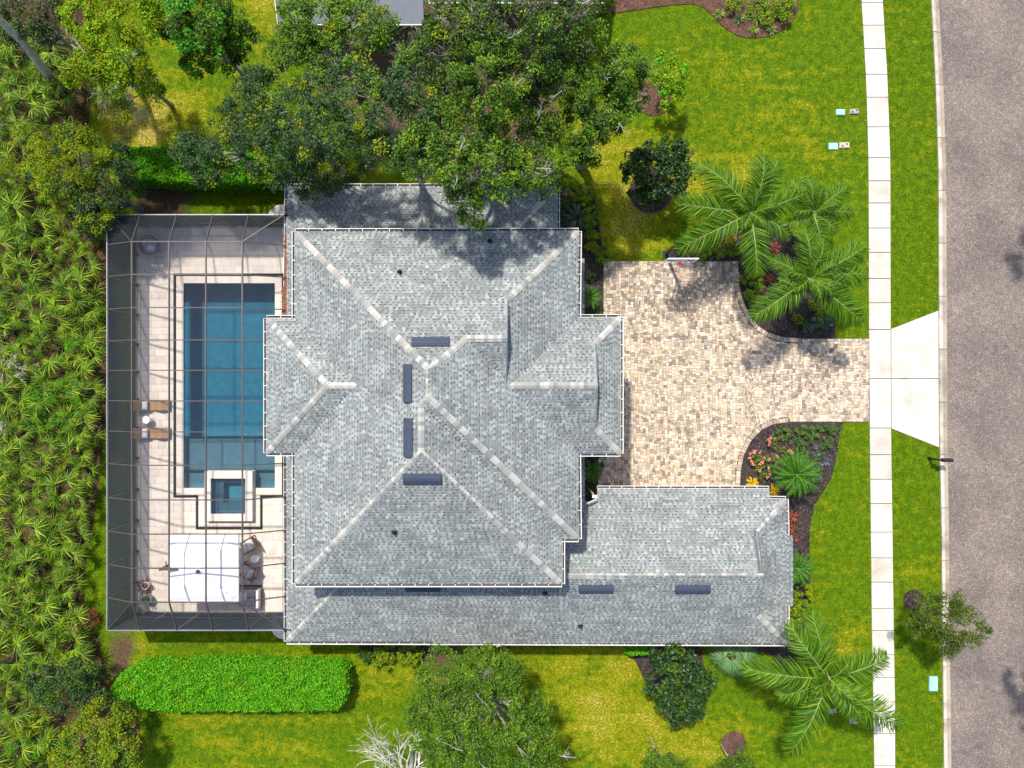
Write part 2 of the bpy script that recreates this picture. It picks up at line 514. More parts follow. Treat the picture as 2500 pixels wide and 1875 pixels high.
sheet('woodland_floor', PALMETTO_ZONE, 0.004, M_LITTER)
sheet('woodland_floor', PALMETTO_ZONE2, 0.008, M_LITTER)
BEDS_DARK = [BED_PALMS, BED_FRONT, BED_ENTRY, BED_ENTRY2, RING_N, BED_MAGNOLIA_S, BED_S_WALL, RING_STREET]
BEDS_RED = [RING_LIME, RING_SMALL, BED_NEIGHBOUR, BED_HEDGE_S]
for q in BEDS_DARK: sheet('mulch_bed', q, 0.012, M_MULCH, 0.03)
for q in BEDS_RED: sheet('mulch_bed', q, 0.012, M_MULCH_R, 0.03)
for q in (PAD_N, PAD_S): sheet('gravel_pad', q, 0.016, M_GRAVEL_W)
sheet('gravel_pad', [(1052, 1592), (1048, 1575), (1062, 1562), (1084, 1556), (1090, 1566), (1080, 1580), (1066, 1590)], 0.05, M_GRAVEL_W)

# ------------------------------------------------------------------ road
mb = MB()
for i in range(len(YS) - 1):
    a = G(KERB_R[i] - 2, YS[i]); b_ = G(KERB_R[i + 1] - 2, YS[i + 1])
    mb.add([(a[0], a[1], 0.008), (b_[0], b_[1], 0.008), (b_[0] + 9.0, b_[1], 0.008), (a[0] + 9.0, a[1], 0.008)], [(0, 1, 2, 3)])
tag(mb.build('road', M_ASPHALT), kind='structure')

# kerb: cast segments with open joints
kerb = tag(link('kerb', None), kind='structure')
ky = [79.3 - 129 * 3 + 128.9 * i for i in range(21)]
for i in range(len(ky) - 1):
    mb = MB()
    prof = [(0.0, 0.0), (0.0, 0.105), (0.30, 0.11), (0.42, 0.095), (0.62, 0.02), (0.82, 0.016), (1.0, 0.03), (1.0, 0.0)]
    rows = []
    y0, y1 = ky[i] + 0.7, ky[i + 1] - 0.7
    for y in (y0, (y0 + y1) / 2, y1):
        xl, xr = at(KERB_L, y), at(KERB_R, y)
        rows.append([(*G(xl + (xr - xl) * u, y), z) for u, z in prof])
    n_ = len(prof)
    vs_ = [p for r in rows for p in r]
    fs_ = [(r * n_ + k, r * n_ + k + 1, (r + 1) * n_ + k + 1, (r + 1) * n_ + k) for r in range(2) for k in range(n_ - 1)]
    fs_ = [f[::-1] for f in fs_]
    fs_ += [tuple(range(n_)), tuple(range(2 * n_, 3 * n_))[::-1]]
    c0 = Vector((*G(at(KERB_L, y0), y0), 0))
    mb.add(vs_, fs_)
    for q in (4, 5, 4 + n_ - 1, 5 + n_ - 1): mb.m[q] = 1
    mb.build('kerb_segment', [M_KERB, M_GUTTERPAN], kerb)

# sidewalk slabs
walk = tag(link('sidewalk', None), kind='structure')
WJ = [-190, -130, -68, 6.7, 62.4, 119.8, 182, 238, 310.5, 384.7, 442, 496, 557, 616.4, 680, 739.6, 804.8, 924.6, 1045, 1110, 1170, 1229, 1299, 1361.6, 1421, 1484.8, 1538.8, 1597.8,
      1653.5, 1713, 1790, 1868.5, 1930, 1990, 2050]
mb = MB()
for i in range(len(YS) - 1):
    mb.add([(*G(at(WALK_L, YS[i]) + .3, YS[i]), .006), (*G(at(WALK_L, YS[i + 1]) + .3, YS[i + 1]), .006), (*G(at(WALK_R, YS[i + 1]) - .3, YS[i + 1]), .006), (*G(at(WALK_R, YS[i]) - .3, YS[i]), .006)], [(0, 1, 2, 3)])
mb.build('joint_bedding', M_JOINT, walk)
def slab(poly, z1, parent, mat=M_CONC, name='slab'):
    xy = poly_xy(poly); n_ = len(xy)
    cxm = sum(p[0] for p in xy) / n_; cym = sum(p[1] for p in xy) / n_
    ins = []
    for x, y in xy:
        d = Vector((cxm - x, cym - y)); d = d.normalized() * 0.012
        ins.append((x + d.x, y + d.y))
    A = sum(xy[i][0] * xy[(i + 1) % n_][1] - xy[(i + 1) % n_][0] * xy[i][1] for i in range(n_))
    if A < 0: xy = xy[::-1]; ins = ins[::-1]
    mb = MB()
    mb.add([(x, y, 0.0) for x, y in xy] + [(x, y, z1 - 0.008) for x, y in xy] + [(x, y, z1) for x, y in ins],
           [(i, (i + 1) % n_, n_ + (i + 1) % n_, n_ + i) for i in range(n_)] +
           [(n_ + i, n_ + (i + 1) % n_, 2 * n_ + (i + 1) % n_, 2 * n_ + i) for i in range(n_)] + [tuple(range(2 * n_, 3 * n_))])
    return mb.build(name, mat, parent)
for i in range(len(WJ) - 1):
    y0, y1 = WJ[i] + .8, WJ[i + 1] - .8
    slab([(at(WALK_L, y0), y0), (at(WALK_R, y0), y0), (at(WALK_R, y1), y1), (at(WALK_L, y1), y1)], 0.05, walk)
apron = tag(link('driveway_apron', None), kind='structure')
slab([(2175.4, 803.5), (2289.8, 759), (2290.4, 923.4), (2175.6, 923.7)], 0.045, apron)
slab([(2175.6, 925.5), (2290.4, 925.2), (2291.6, 1092), (2176.4, 1046)], 0.045, apron)

# ------------------------------------------------------------------ driveway pavers
rng = random.Random(5)
PAVE = [(0.66, 0.53, 0.40), (0.54, 0.43, 0.325), (0.74, 0.62, 0.49), (0.38, 0.30, 0.23), (0.26, 0.215, 0.175), (0.43, 0.365, 0.30), (0.62, 0.465, 0.32)]
PW = [26, 22, 16, 13, 6, 10, 11]
M_PAVE = [plain('paver_%s' % nm, c, 0.85, 0.16, 9, 0.3, rnd=0.14) for nm, c in zip(('cream', 'tan', 'pale', 'brown', 'charcoal', 'grey', 'buff'), PAVE)]
drive = tag(link('driveway', None), kind='structure')
xy = poly_xy(DRIVE)
mb = MB(); mb.add([(x, y, 0.014) for x, y in xy], [tuple(range(len(xy)))[::-1]])
mb.build('bedding', M_BED_SAND, drive)
# border course along the two curves and the straight edges
def resample(pts, step):
    out = [Vector(pts[0])]; 
    for a, b_ in zip(pts[:-1], pts[1:]):
        a = Vector(a); b_ = Vector(b_)
        while (b_ - out[-1]).length > step and (b_ - a).length > 0:
            # intersection of the circle round out[-1] with the segment
            d = b_ - a; f = a - out[-1]
            A_ = d.dot(d); B_ = 2 * f.dot(d); C_ = f.dot(f) - step * step
            D_ = B_ * B_ - 4 * A_ * C_
            if D_ < 0: break
            t = (-B_ + math.sqrt(D_)) / (2 * A_)
            if t > 1 or t < 0: break
            out.append(a + d * t)
    return out
def box_mesh_open(name, mat):
    e = 0.46
    vs_ = [(-.5, -.5, 0), (.5, -.5, 0), (.5, .5, 0), (-.5, .5, 0), (-.5, -.5, .9), (.5, -.5, .9), (.5, .5, .9), (-.5, .5, .9), (-e, -e, 1), (e, -e, 1), (e, e, 1), (-e, e, 1)]
    fs_ = [(0, 1, 5, 4), (1, 2, 6, 5), (2, 3, 7, 6), (3, 0, 4, 7), (4, 5, 9, 8), (5, 6, 10, 9), (6, 7, 11, 10), (7, 4, 8, 11), (8, 9, 10, 11)]
    return vs_, fs_
UB_V, UB_F = box_mesh_open('u', None)
UNIT = {}
def unit_mesh(mat, name):
    k = (mat.name, name)
    if k not in UNIT:
        me = bpy.data.meshes.new(name); me.from_pydata(UB_V, [], UB_F); me.materials.append(mat); me.update()
        UNIT[k] = me
    return UNIT[k]
pieces = []      # (cx, cy, sx, sy, rot, tone)
DARK_SPOTS = [(1700, 715, 120, .9), (1540, 735, 80, .6), (1780, 690, 70, .6), (1960, 870, 90, .6), (1880, 845, 60, .5), (1560, 1010, 60, .3), (1500, 660, 60, .35), (1640, 1080, 70, .3), (2060, 900, 60, .3)]  # darker paver tones are likelier around these spots
def tone(x=0, y=0):
    f = float(field(np.array([x]), np.array([y]), DARK_SPOTS)[0])
    return rng.choices(range(7), [26 - 16 * f, 22 - 6 * f, 16 - 12 * f, 13 + 14 * f, 6 + 16 * f, 10 + 12 * f, 11 - 4 * f])[0]
for crv in (CURVE_N[1:] , CURVE_S[:]):
    pts = [Vector(G(*p)) for p in crv]
    pts = resample(pts, 0.172)
    ctr = Vector(G(1650, 930))
    for a, b_ in zip(pts[:-1], pts[1:]):
        d = (b_ - a).normalized(); nrm = Vector((-d.y, d.x))
        if nrm.dot(ctr - a) < 0: nrm = -nrm
        c = (a + b_) / 2 + nrm * 0.125
        pieces.append((c.x, c.y, 0.160, 0.235, math.atan2(d.y, d.x), rng.choice([1, 3, 5, 6, 0])))
u = 0.077
x0, y1 = G(1460, 636); x1, y0 = G(2123, 1242)
nxg = int((x1 - x0) / u); nyg = int((y1 - y0) / u)
occ = np.zeros((nxg + 4, nyg + 4), bool)
cx_ = x0 + (np.arange(nxg) + .5) * u; cy_ = y0 + (np.arange(nyg) + .5) * u
gg = np.stack(np.meshgrid(cx_, cy_, indexing='ij'), -1).reshape(-1, 2)
ins = inpoly(gg, xy).reshape(nxg, nyg)
# keep a strip free for the border course
bord = np.array([(p[0], p[1]) for p in pieces])
near = np.zeros(len(gg), bool)
for k in range(0, len(bord)):
    near |= ((gg - bord[k]) ** 2).sum(1) < 0.165 ** 2
ins &= ~near.reshape(nxg, nyg)
occ[:nxg, :nyg] = ~ins; occ[nxg:] = True; occ[:, nyg:] = True
sizes = [(2, 2), (2, 3), (3, 2), (3, 3), (2, 2)]
for j in range(nyg):
    for i in range(nxg):
        if occ[i, j]: continue
        opts = sizes[:]; rng.shuffle(opts)
        for (a, b_) in opts + [(2, 1), (1, 2), (1, 1)]:
            if not occ[i:i + a, j:j + b_].any():
                occ[i:i + a, j:j + b_] = True
                pieces.append((x0 + (i + a / 2) * u, y0 + (j + b_ / 2) * u, a * u - 0.013, b_ * u - 0.013, rng.uniform(-.012, .012), tone(x0 + (i + a / 2) * u, y0 + (j + b_ / 2) * u)))
                break
order = sorted(range(len(pieces)), key=lambda k: -pieces[k][2] * pieces[k][3] + rng.random() * 0.012)
single = set(order[:300])
UV_ = np.array(UB_V); UF_ = np.array(UB_F)
vv = []; ff = []; mi = []
for k, (cx, cy, sx, sy, rt, tn) in enumerate(pieces):
    hgt = 0.034 + rng.uniform(-.003, .004)
    if k in single:
        link('paver', unit_mesh(M_PAVE[tn], 'paver'), drive, (cx, cy, 0.014), (0, 0, rt), (sx, sy, hgt))
    else:
        c_, s_ = math.cos(rt), math.sin(rt)
        q = UV_ * np.array([sx, sy, hgt])
        q = np.stack([q[:, 0] * c_ - q[:, 1] * s_ + cx, q[:, 0] * s_ + q[:, 1] * c_ + cy, q[:, 2] + 0.014], 1)
        ff.append(UF_ + 12 * len(vv)); vv.append(q); mi += [tn] * len(UF_)
o = link('paver_field', np_mesh('paver_field', np.concatenate(vv), np.concatenate(ff), M_PAVE, mi), drive)
o['kind'] = 'stuff'

# ------------------------------------------------------------------ grass blades and mulch chips (uncountable)
nrng = np.random.default_rng(3)
def blades(name, region, n, L, W, mat, attrs=True, flat=False, exclude=(), z=0.0):
    """region: pixel polygon; exclude: pixel polygons"""
    rp = np.array(region)
    lo = rp.min(0); hi = rp.max(0)
    p = nrng.uniform(lo, hi, (n, 2))
    k = inpoly(p, region)
    for e in exclude: k &= ~inpoly(p, e)
    p = p[k]; n = len(p)
    x = (p[:, 0] - CX) * S; y = (CY - p[:, 1]) * S
    a = nrng.uniform(0, 2 * math.pi, n); l_ = nrng.uniform(.6, 1.3, n) * L; w_ = nrng.uniform(.7, 1.3, n) * W
    tilt = nrng.uniform(.5, 1.2, n) if not flat else nrng.uniform(1.25, 1.57, n)
    dx = np.cos(a) * np.sin(tilt) * l_; dy = np.sin(a) * np.sin(tilt) * l_; dz = np.cos(tilt) * l_
    sx = -np.sin(a) * w_ / 2; sy = np.cos(a) * w_ / 2
    zz = np.full(n, z)
    if flat:
        zb = zz + nrng.uniform(.003, .02, n)
        V = np.stack([np.stack([x - sx, y - sy, zb], 1), np.stack([x + sx, y + sy, zb], 1), np.stack([x + sx + dx, y + sy + dy, zb + dz], 1), np.stack([x - sx + dx, y - sy + dy, zb + dz], 1)], 1).reshape(-1, 3)
        F = np.arange(n * 4).reshape(-1, 4)
    else:
        V = np.stack([np.stack([x - sx, y - sy, zz], 1), np.stack([x + sx, y + sy, zz], 1), np.stack([x + dx, y + dy, zz + dz], 1)], 1).reshape(-1, 3)
        F = np.arange(n * 3).reshape(-1, 3)
    me = np_mesh(name, V, F, [mat])
    if attrs:
        for nm, bl in (('dry', DRY_SHADE), ('soil', SOIL)):
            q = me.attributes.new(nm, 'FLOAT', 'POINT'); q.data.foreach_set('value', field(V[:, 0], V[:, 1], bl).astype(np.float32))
    return link(name, me)
W1 = [(at(WALK_L, y) - .3, y) for y in range(-60, 1960, 60)]
W2 = [(at(WALK_R, y) + .5, y) for y in range(-60, 1960, 60)]
K1 = [(at(KERB_L, y), y) for y in range(-60, 1960, 60)]
HOUSE_FOOT = [(735, 500), (1320, 500), (1320, 560), (1400, 600), (1400, 1200), (1860, 1240), (1860, 1500), (735, 1500)]
EXC = [PALMETTO_ZONE, PALMETTO_ZONE2, DRIVE] + BEDS_DARK + BEDS_RED + [PAD_N, PAD_S, HOUSE_FOOT, [(DECK[0] - 2, DECK[2] - 2), (DECK[1] + 3, DECK[2] - 2), (DECK[1] + 3, DECK[3] + 2), (DECK[0] - 2, DECK[3] + 2)]]
o = blades('grass', [(180, -40)] + [(W1[0][0], -60)] + W1 + [(180, 1940)], 300000, 0.075, 0.022, M_BLADE, exclude=EXC)
tag(o, 'short mown lawn grass around the house', 'grass', kind='stuff')
APR = [(2174, 803), (2292, 758), (2293, 1093), (2174, 1046)]
o = blades('grass', W2 + K1[::-1], 42000, 0.075, 0.022, M_BLADE, exclude=[APR, RING_STREET])
tag(o, 'short mown grass verge between sidewalk and kerb', 'grass', kind='stuff')
for q, mt, lb in ([(b_, M_CHIP, 'dark mulch chips') for b_ in BEDS_DARK] + [(b_, M_CHIP_R, 'brown mulch chips') for b_ in BEDS_RED]):
    a = np.array(q); ar = np.ptp(a[:, 0]) * np.ptp(a[:, 1]) * S * S
    o = blades('mulch_chips', q, int(ar * 75), 0.085, 0.03, mt, attrs=False, flat=True, z=0.035)
    tag(o, lb + ' spread loosely over planting bed', 'mulch', kind='stuff')
# ------------------------------------------------------------------ pool deck
M_TILE = [mat_concrete('travertine_%s' % nm, c, s_, 0.08, 0.5) for nm, c, s_ in (
    ('ivory', (0.74, 0.665, 0.605), (0.56, 0.485, 0.43)), ('cream', (0.78, 0.70, 0.63), (0.58, 0.51, 0.44)), ('rose', (0.70, 0.615, 0.56), (0.52, 0.445, 0.40)), ('sand', (0.77, 0.68, 0.59), (0.60, 0.49, 0.40)))]
M_GROUT = plain('deck_grout', (0.46, 0.40, 0.36), 0.9)
M_PLASTER = plain('pool_plaster', (0.07, 0.235, 0.29), 0.6, 0.16, 2.5)
M_LEDGE = plain('pool_ledge_plaster', (0.105, 0.150, 0.175), 0.6, 0.12, 3)
M_SOIL = plain('strip_soil', (0.018, 0.02, 0.014), 0.95, 0.4, 10)
M_MONDO = leafmat('mondo_grass', [(0.012, 0.020, 0.010), (0.022, 0.034, 0.014), (0.05, 0.06, 0.03)], 0.6, 0.1)
DZ = 0.05
deck = tag(link('pool_deck', None), kind='structure')
prng = random.Random(11)
def R4(x0, x1, y0, y1):
    a = G(x0, y0); b_ = G(x1, y1)
    return a[0], b_[0], b_[1], a[1]          # xmin xmax ymin ymax in metres
STRIPS = [(424.6, 431, 668, 1214.8), (431, 695.5, 668, 674.2), (689.2, 695.5, 674.2, 1214.8), (431, 485.2, 1208.6, 1214.8), (479, 485.2, 1214.8, 1292.5),
          (485.2, 642, 1286, 1292.5), (635.8, 642, 1208.6, 1286), (642, 689.2, 1208.6, 1214.8), (580, 640, 1427.5, 1433), (634, 640, 1433, 1481)]
AREAS = [(336, 424.6, 557, 1493, 'H'), (424.6, 697, 557, 668, 'H'), (695.5, 697.5, 668, 1214.8, 'V'),
         (431, 449, 674.2, 1191, 'C'), (449, 671.6, 674.2, 691.7, 'C'), (671.6, 689.2, 674.2, 1191, 'C'), (431, 499, 1191, 1208.6, 'C'), (620, 689.2, 1191, 1208.6, 'C'),
         (485.2, 499, 1208.6, 1286, 'C'), (620, 635.8, 1208.6, 1286, 'C'), (499, 620, 1275, 1286, 'C'),
         (424.6, 479, 1214.8, 1493, 'H'), (642, 697, 1214.8, 1493, 'H'), (479, 642, 1292.5, 1427.5, 'H'), (479, 580, 1427.5, 1493, 'H'), (580, 634, 1433, 1493, 'H'), (634, 642, 1481, 1493, 'V'), (640, 642, 1427.5, 1481, 'V')]
tiles = []
for (a, b_, c, d, k) in AREAS:
    X0, X1, Y0, Y1 = R4(a, b_, c, d)
    w, h = X1 - X0, Y1 - Y0
    if k == 'H':
        nr = max(1, round(h / 0.405)); rh = h / nr
        for r in range(nr):
            x = X0; first = True
            while x < X1 - 0.02:
                L_ = prng.choice([0.405, 0.61, 0.61, 0.405, 0.2]) if not first else prng.choice([0.2, 0.405, 0.61])
                first = False
                if X1 - (x + L_) < 0.15: L_ = X1 - x
                tiles.append((x + L_ / 2, Y0 + (r + .5) * rh, L_ - .007, rh - .007)); x += L_
    else:
        if w >= h:
            nc = max(1, round(w / 0.61))
            for i in range(nc): tiles.append((X0 + (i + .5) * w / nc, Y0 + h / 2, w / nc - .007, h - .007))
        else:
            nr = max(1, round(h / 0.61))
            for i in range(nr): tiles.append((X0 + w / 2, Y0 + (i + .5) * h / nr, w - .007, h / nr - .007))
ordt = sorted(range(len(tiles)), key=lambda k: -tiles[k][2] * tiles[k][3])
singt = set(ordt[:300])
vv = []; ff = []; mi = []
for k, (x, y, a, b_) in enumerate(tiles):
    tn = prng.randrange(4); hz = 0.03 + prng.uniform(-.0015, .0015)
    if k in singt:
        link('tile', unit_mesh(M_TILE[tn], 'tile'), deck, (x, y, DZ - 0.03), None, (a, b_, hz))
    else:
        q = UV_ * np.array([a, b_, hz]) + np.array([x, y, DZ - 0.03])
        ff.append(UF_ + 12 * len(vv)); vv.append(q); mi += [tn] * len(UF_)
o = link('tile_field', np_mesh('tile_field', np.concatenate(vv), np.concatenate(ff), M_TILE, mi), deck); o['kind'] = 'stuff'
def spa_rect(h, a=(499, 620, 1150, 1275)):
    p = P(a[0], a[2], h); q = P(a[1], a[3], h); return p.x, q.x, q.y, p.y
SX0, SX1, SY0, SY1 = spa_rect(.40, (499.5, 616, 1150.5, 1272.5)); IX0, IX1, IY0, IY1 = spa_rect(.40, (514, 598.5, 1168.5, 1254.5))
# slab under the tiles, open over the pool
PX0, PX1, PY0, PY1 = R4(*POOL)
DX0, DX1, DY0, DY1 = R4(334, 722, 553.5, 1495.5)
mb = MB()
for (a, b_, c, d) in ((DX0, PX0, DY0, DY1), (PX1, DX1, DY0, DY1), (PX0, PX1, PY1, DY1), (PX0, SX0, DY0, PY0), (SX1, PX1, DY0, PY0), (SX0, SX1, DY0, SY0)):
    mb.box(((a + b_) / 2, (c + d) / 2, -0.115), (b_ - a, d - c, 0.28))
mb.build('deck_slab', M_GROUT, deck)
for i, s_ in enumerate(STRIPS):
    a, b_, c, d = R4(*s_)
    mb = MB(); mb.box(((a + b_) / 2, (c + d) / 2, 0.035), (b_ - a, d - c, 0.02)); so = mb.build('planting_strip', M_SOIL, deck)
    g = blades('strip_grass', [(s_[0] + .3, s_[2] + .3), (s_[1] - .3, s_[2] + .3), (s_[1] - .3, s_[3] - .3), (s_[0] + .3, s_[3] - .3)], int((b_ - a) * (d - c) * 1100), 0.075, 0.012, M_MONDO, attrs=False, z=0.045)
    g.parent = so; g['kind'] = 'stuff'; g.location = -WL(so)
# ------------------------------------------------------------------ pool basin and water
pool = thing('swimming_pool', 'long rectangular swimming pool of teal water beside the house', 'pool', (0, 0, 0))
SHELF = G(0, 1064.6)[1]; DEEP, SHAL = -1.55, -0.42
mb = MB()
def quad(a, b_, c, d): mb.add([a, b_, c, d], [(0, 1, 2, 3)])
quad((PX0, SHELF, DEEP), (PX1, SHELF, DEEP), (PX1, PY1, DEEP), (PX0, PY1, DEEP))
quad((PX0, SY1, SHAL), (PX1, SY1, SHAL), (PX1, SHELF, SHAL), (PX0, SHELF, SHAL))
quad((PX0, SHELF, DEEP), (PX0, SHELF, SHAL), (PX1, SHELF, SHAL), (PX1, SHELF, DEEP))
quad((PX0, PY1, DEEP), (PX1, PY1, DEEP), (PX1, PY1, .02), (PX0, PY1, .02))
quad((PX0, PY0, .02), (SX0, PY0, .02), (SX0, PY0, SHAL), (PX0, PY0, SHAL))
quad((PX0, PY0, SHAL), (PX0, SHELF, SHAL), (PX0, SHELF, .02), (PX0, PY0, .02)); quad((PX0, SHELF, DEEP), (PX0, PY1, DEEP), (PX0, PY1, .02), (PX0, SHELF, .02))
quad((PX1, SHELF, SHAL), (PX1, PY0, SHAL), (PX1, PY0, .02), (PX1, SHELF, .02)); quad((PX1, PY1, DEEP), (PX1, SHELF, DEEP), (PX1, SHELF, .02), (PX1, PY1, .02))
quad((PX0, PY0, SHAL), (SX0, PY0, SHAL), (SX0, SY1, SHAL), (PX0, SY1, SHAL)); quad((SX1, PY0, SHAL), (PX1, PY0, SHAL), (PX1, SY1, SHAL), (SX1, SY1, SHAL)); quad((SX1, PY0, .02), (PX1, PY0, .02), (PX1, PY0, SHAL), (SX1, PY0, SHAL))
ba = mb.build('basin', [M_PLASTER, M_LEDGE], pool)
for k in (1, 4, 5, 7, 9, 10, 11): ba.data.polygons[k].material_index = 1
xs = G(622, 1074)
mb = MB(); mb.box(((xs[0] + PX1) / 2, SHELF + .25, (DEEP - .8) / 2), (PX1 - xs[0] - .02, .5, -DEEP - .8)); mb.build('step', M_LEDGE, pool)
def mat_water():
    m, n, l, b = nodes('pool_water')
    tr = n.new('ShaderNodeBsdfTransparent'); tr.inputs[0].default_value = (0.90, 0.97, 1.0, 1)
    gl = n.new('ShaderNodeBsdfGlossy'); gl.inputs['Roughness'].default_value = 0.05; gl.inputs[0].default_value = (1, 1, 1, 1)
    fr = n.new('ShaderNodeFresnel'); fr.inputs[0].default_value = 1.33
    v = coords(n, l)
    bp = n.new('ShaderNodeBump'); bp.inputs['Strength'].default_value = 0.3; bp.inputs['Distance'].default_value = 0.05
    l.new(noise(n, l, v, 2.2, 3), bp.inputs['Height'])
    l.new(bp.outputs[0], gl.inputs['Normal']); l.new(bp.outputs[0], fr.inputs['Normal'])
    mx = n.new('ShaderNodeMixShader'); l.new(fr.outputs[0], mx.inputs[0]); l.new(tr.outputs[0], mx.inputs[1]); l.new(gl.outputs[0], mx.inputs[2])
    l.new(mx.outputs[0], n['Material Output'].inputs['Surface'])
    va = n.new('ShaderNodeVolumeAbsorption'); va.inputs['Color'].default_value = (0.0, 0.62, 0.72, 1); va.inputs['Density'].default_value = 0.55
    l.new(va.outputs[0], n['Material Output'].inputs['Volume'])
    return m
M_WATER = mat_water()
WZ = -0.07
def water_box(name, parent, x0, x1, y0, y1, z0, z1, e=0.002):
    mb = MB(); mb.box(((x0 + x1) / 2, (y0 + y1) / 2, (z0 + z1) / 2), (x1 - x0 - 2 * e, y1 - y0 - 2 * e, z1 - z0)); return mb.build(name, M_WATER, parent)
water_box('water', pool, PX0, PX1, SHELF, PY1, DEEP + .004, WZ)
water_box('water', pool, PX0, PX1, SY1, SHELF, SHAL + .004, WZ); water_box('water', pool, PX0, SX0, PY0, SY1, SHAL + .004, WZ); water_box('water', pool, SX1, PX1, PY0, SY1, SHAL + .004, WZ)
mb = MB()
ring = [(0.19 * math.cos(t), 0.19 * math.sin(t)) for t in np.linspace(0, 2 * math.pi, 25)]
c = P(644, 952, -.02)
# ------------------------------------------------------------------ raised spa standing in the pool's end
spa = thing('spa', 'raised square spa with cream stone rim at the pool end', 'spa', (0, 0, 0))
SH = 0.40
mb = MB()
for (a, b_, c, d) in ((SX0, IX0, SY0, SY1), (IX1, SX1, SY0, SY1), (IX0, IX1, IY1, SY1), (IX0, IX1, SY0, IY0)):
    mb.box(((a + b_) / 2, (c + d) / 2, (SH - .05 - .6) / 2), (b_ - a - .03, d - c - .03, SH - .05 + .6))
mb.build('spa_wall', M_TILE[2], spa)
rim = []
for (a, b_, c, d, ax) in ((SX0, IX0, SY0, SY1, 1), (IX1, SX1, SY0, SY1, 1), (IX0, IX1, IY1, SY1, 0), (IX0, IX1, SY0, IY0, 0)):
    L_ = (d - c) if ax else (b_ - a); n_ = max(1, round(L_ / .62))
    for i in range(n_):
        if ax: cc, sz = ((a + b_) / 2, c + (i + .5) * L_ / n_, SH - .05), (b_ - a - .006, L_ / n_ - .006, .05)
        else: cc, sz = (a + (i + .5) * L_ / n_, (c + d) / 2, SH - .05), (L_ / n_ - .006, d - c - .006, .05)
        link('coping_tile', unit_mesh(M_TILE[(i + int(a * 7)) % 4], 'tile'), spa, cc, None, sz)
BZ, FZ = -0.05, -0.55
JX0, JX1, JY0, JY1 = IX0 + .55, IX1 - .22, IY0 + .55, IY1 - .28
mb = MB()
for (a, b_, c, d) in ((IX0, JX0, IY0, IY1), (JX1, IX1, IY0, IY1), (JX0, JX1, JY1, IY1), (JX0, JX1, IY0, JY0)):
    quad((a, c, BZ), (b_, c, BZ), (b_, d, BZ), (a, d, BZ))
quad((JX0, JY0, FZ), (JX1, JY0, FZ), (JX1, JY1, FZ), (JX0, JY1, FZ))
quad((JX0, JY0, FZ), (JX0, JY0, BZ), (JX0, JY1, BZ), (JX0, JY1, FZ)); quad((JX1, JY0, BZ), (JX1, JY0, FZ), (JX1, JY1, FZ), (JX1, JY1, BZ))
quad((JX0, JY1, BZ), (JX1, JY1, BZ), (JX1, JY1, FZ), (JX0, JY1, FZ)); quad((JX0, JY0, FZ), (JX1, JY0, FZ), (JX1, JY0, BZ), (JX0, JY0, BZ))
bn = mb.build('bench', [plain('spa_floor_plaster', (.05, .20, .25), .6, .14, 3), plain('spa_bench_plaster', (.045, .085, .115), .6, .14, 3)], spa)
for k in range(4): bn.data.polygons[k].material_index = 1
water_box('water', spa, IX0, IX1, IY0, IY1, BZ + .003, SH - .09, -.01)

# ------------------------------------------------------------------ screen enclosure
M_ALU = plain('bronze_aluminium', (0.10, 0.085, 0.085), 0.35, 0.08, 4, metal=0.35, spec=0.6)
M_ALU_W = plain('grey_aluminium_cap', (0.30, 0.30, 0.31), 0.35, 0.08, 4, metal=0.4, spec=0.6)
def mat_screen(name, op, col):
    m, n, l, b = nodes(name)
    tr = n.new('ShaderNodeBsdfTransparent'); df = n.new('ShaderNodeBsdfDiffuse'); df.inputs[0].default_value = (*col, 1)
    mx = n.new('ShaderNodeMixShader'); mx.inputs[0].default_value = op
    l.new(tr.outputs[0], mx.inputs[1]); l.new(df.outputs[0], mx.inputs[2]); l.new(mx.outputs[0], n['Material Output'].inputs['Surface'])
    return m
M_SCR_W = mat_screen('screen_dense_mesh', 0.87, (0.044, 0.052, 0.070))
M_SCR_M = mat_screen('screen_slope_mesh', 0.26, (0.06, 0.066, 0.08))
M_SCR_R = mat_screen('screen_roof_mesh', 0.07, (0.20, 0.20, 0.22))
HE, HK = 2.96, 3.80
cage = thing('pool_enclosure', 'screened pool enclosure with dark aluminium beams over the pool deck', 'enclosure', (0, 0, 0))
wx0, wy1 = G(335, 555); _, wy0 = G(335, 1494)
hx = G(697, 0)[0] + 0.9          # runs up to the house eave
kx = [P(x, 0, HK).x for x in (322, 413, 503, 592)]
ky_ = [P(0, y, HK).y for y in (590, 670, 751, 830, 904, 979, 1054.5, 1136, 1220.5, 1304, 1387, 1470)]
posty = [G(0, y)[1] for y in (624, 697, 769, 841, 909, 979, 1050, 1120, 1195.6, 1270.5, 1345, 1421)]
posty = [ky_[i] for i in range(len(ky_))]
XH, HH = P(697, 0, 2.75).x, 2.75          # at the house eave
XP, HP = P(650.6, 0, 5.9).x, 5.6
def beam(a, b_, w=.055, h=.10, nm='beam', m=M_ALU):
    q = MB(); q.bar(a, b_, w, h); return q.build(nm, m, cage)
def screen(pts, m, nm='screen_panel'):
    q = MB(); q.add(pts, [tuple(range(len(pts)))]); return q.build(nm, m, cage)
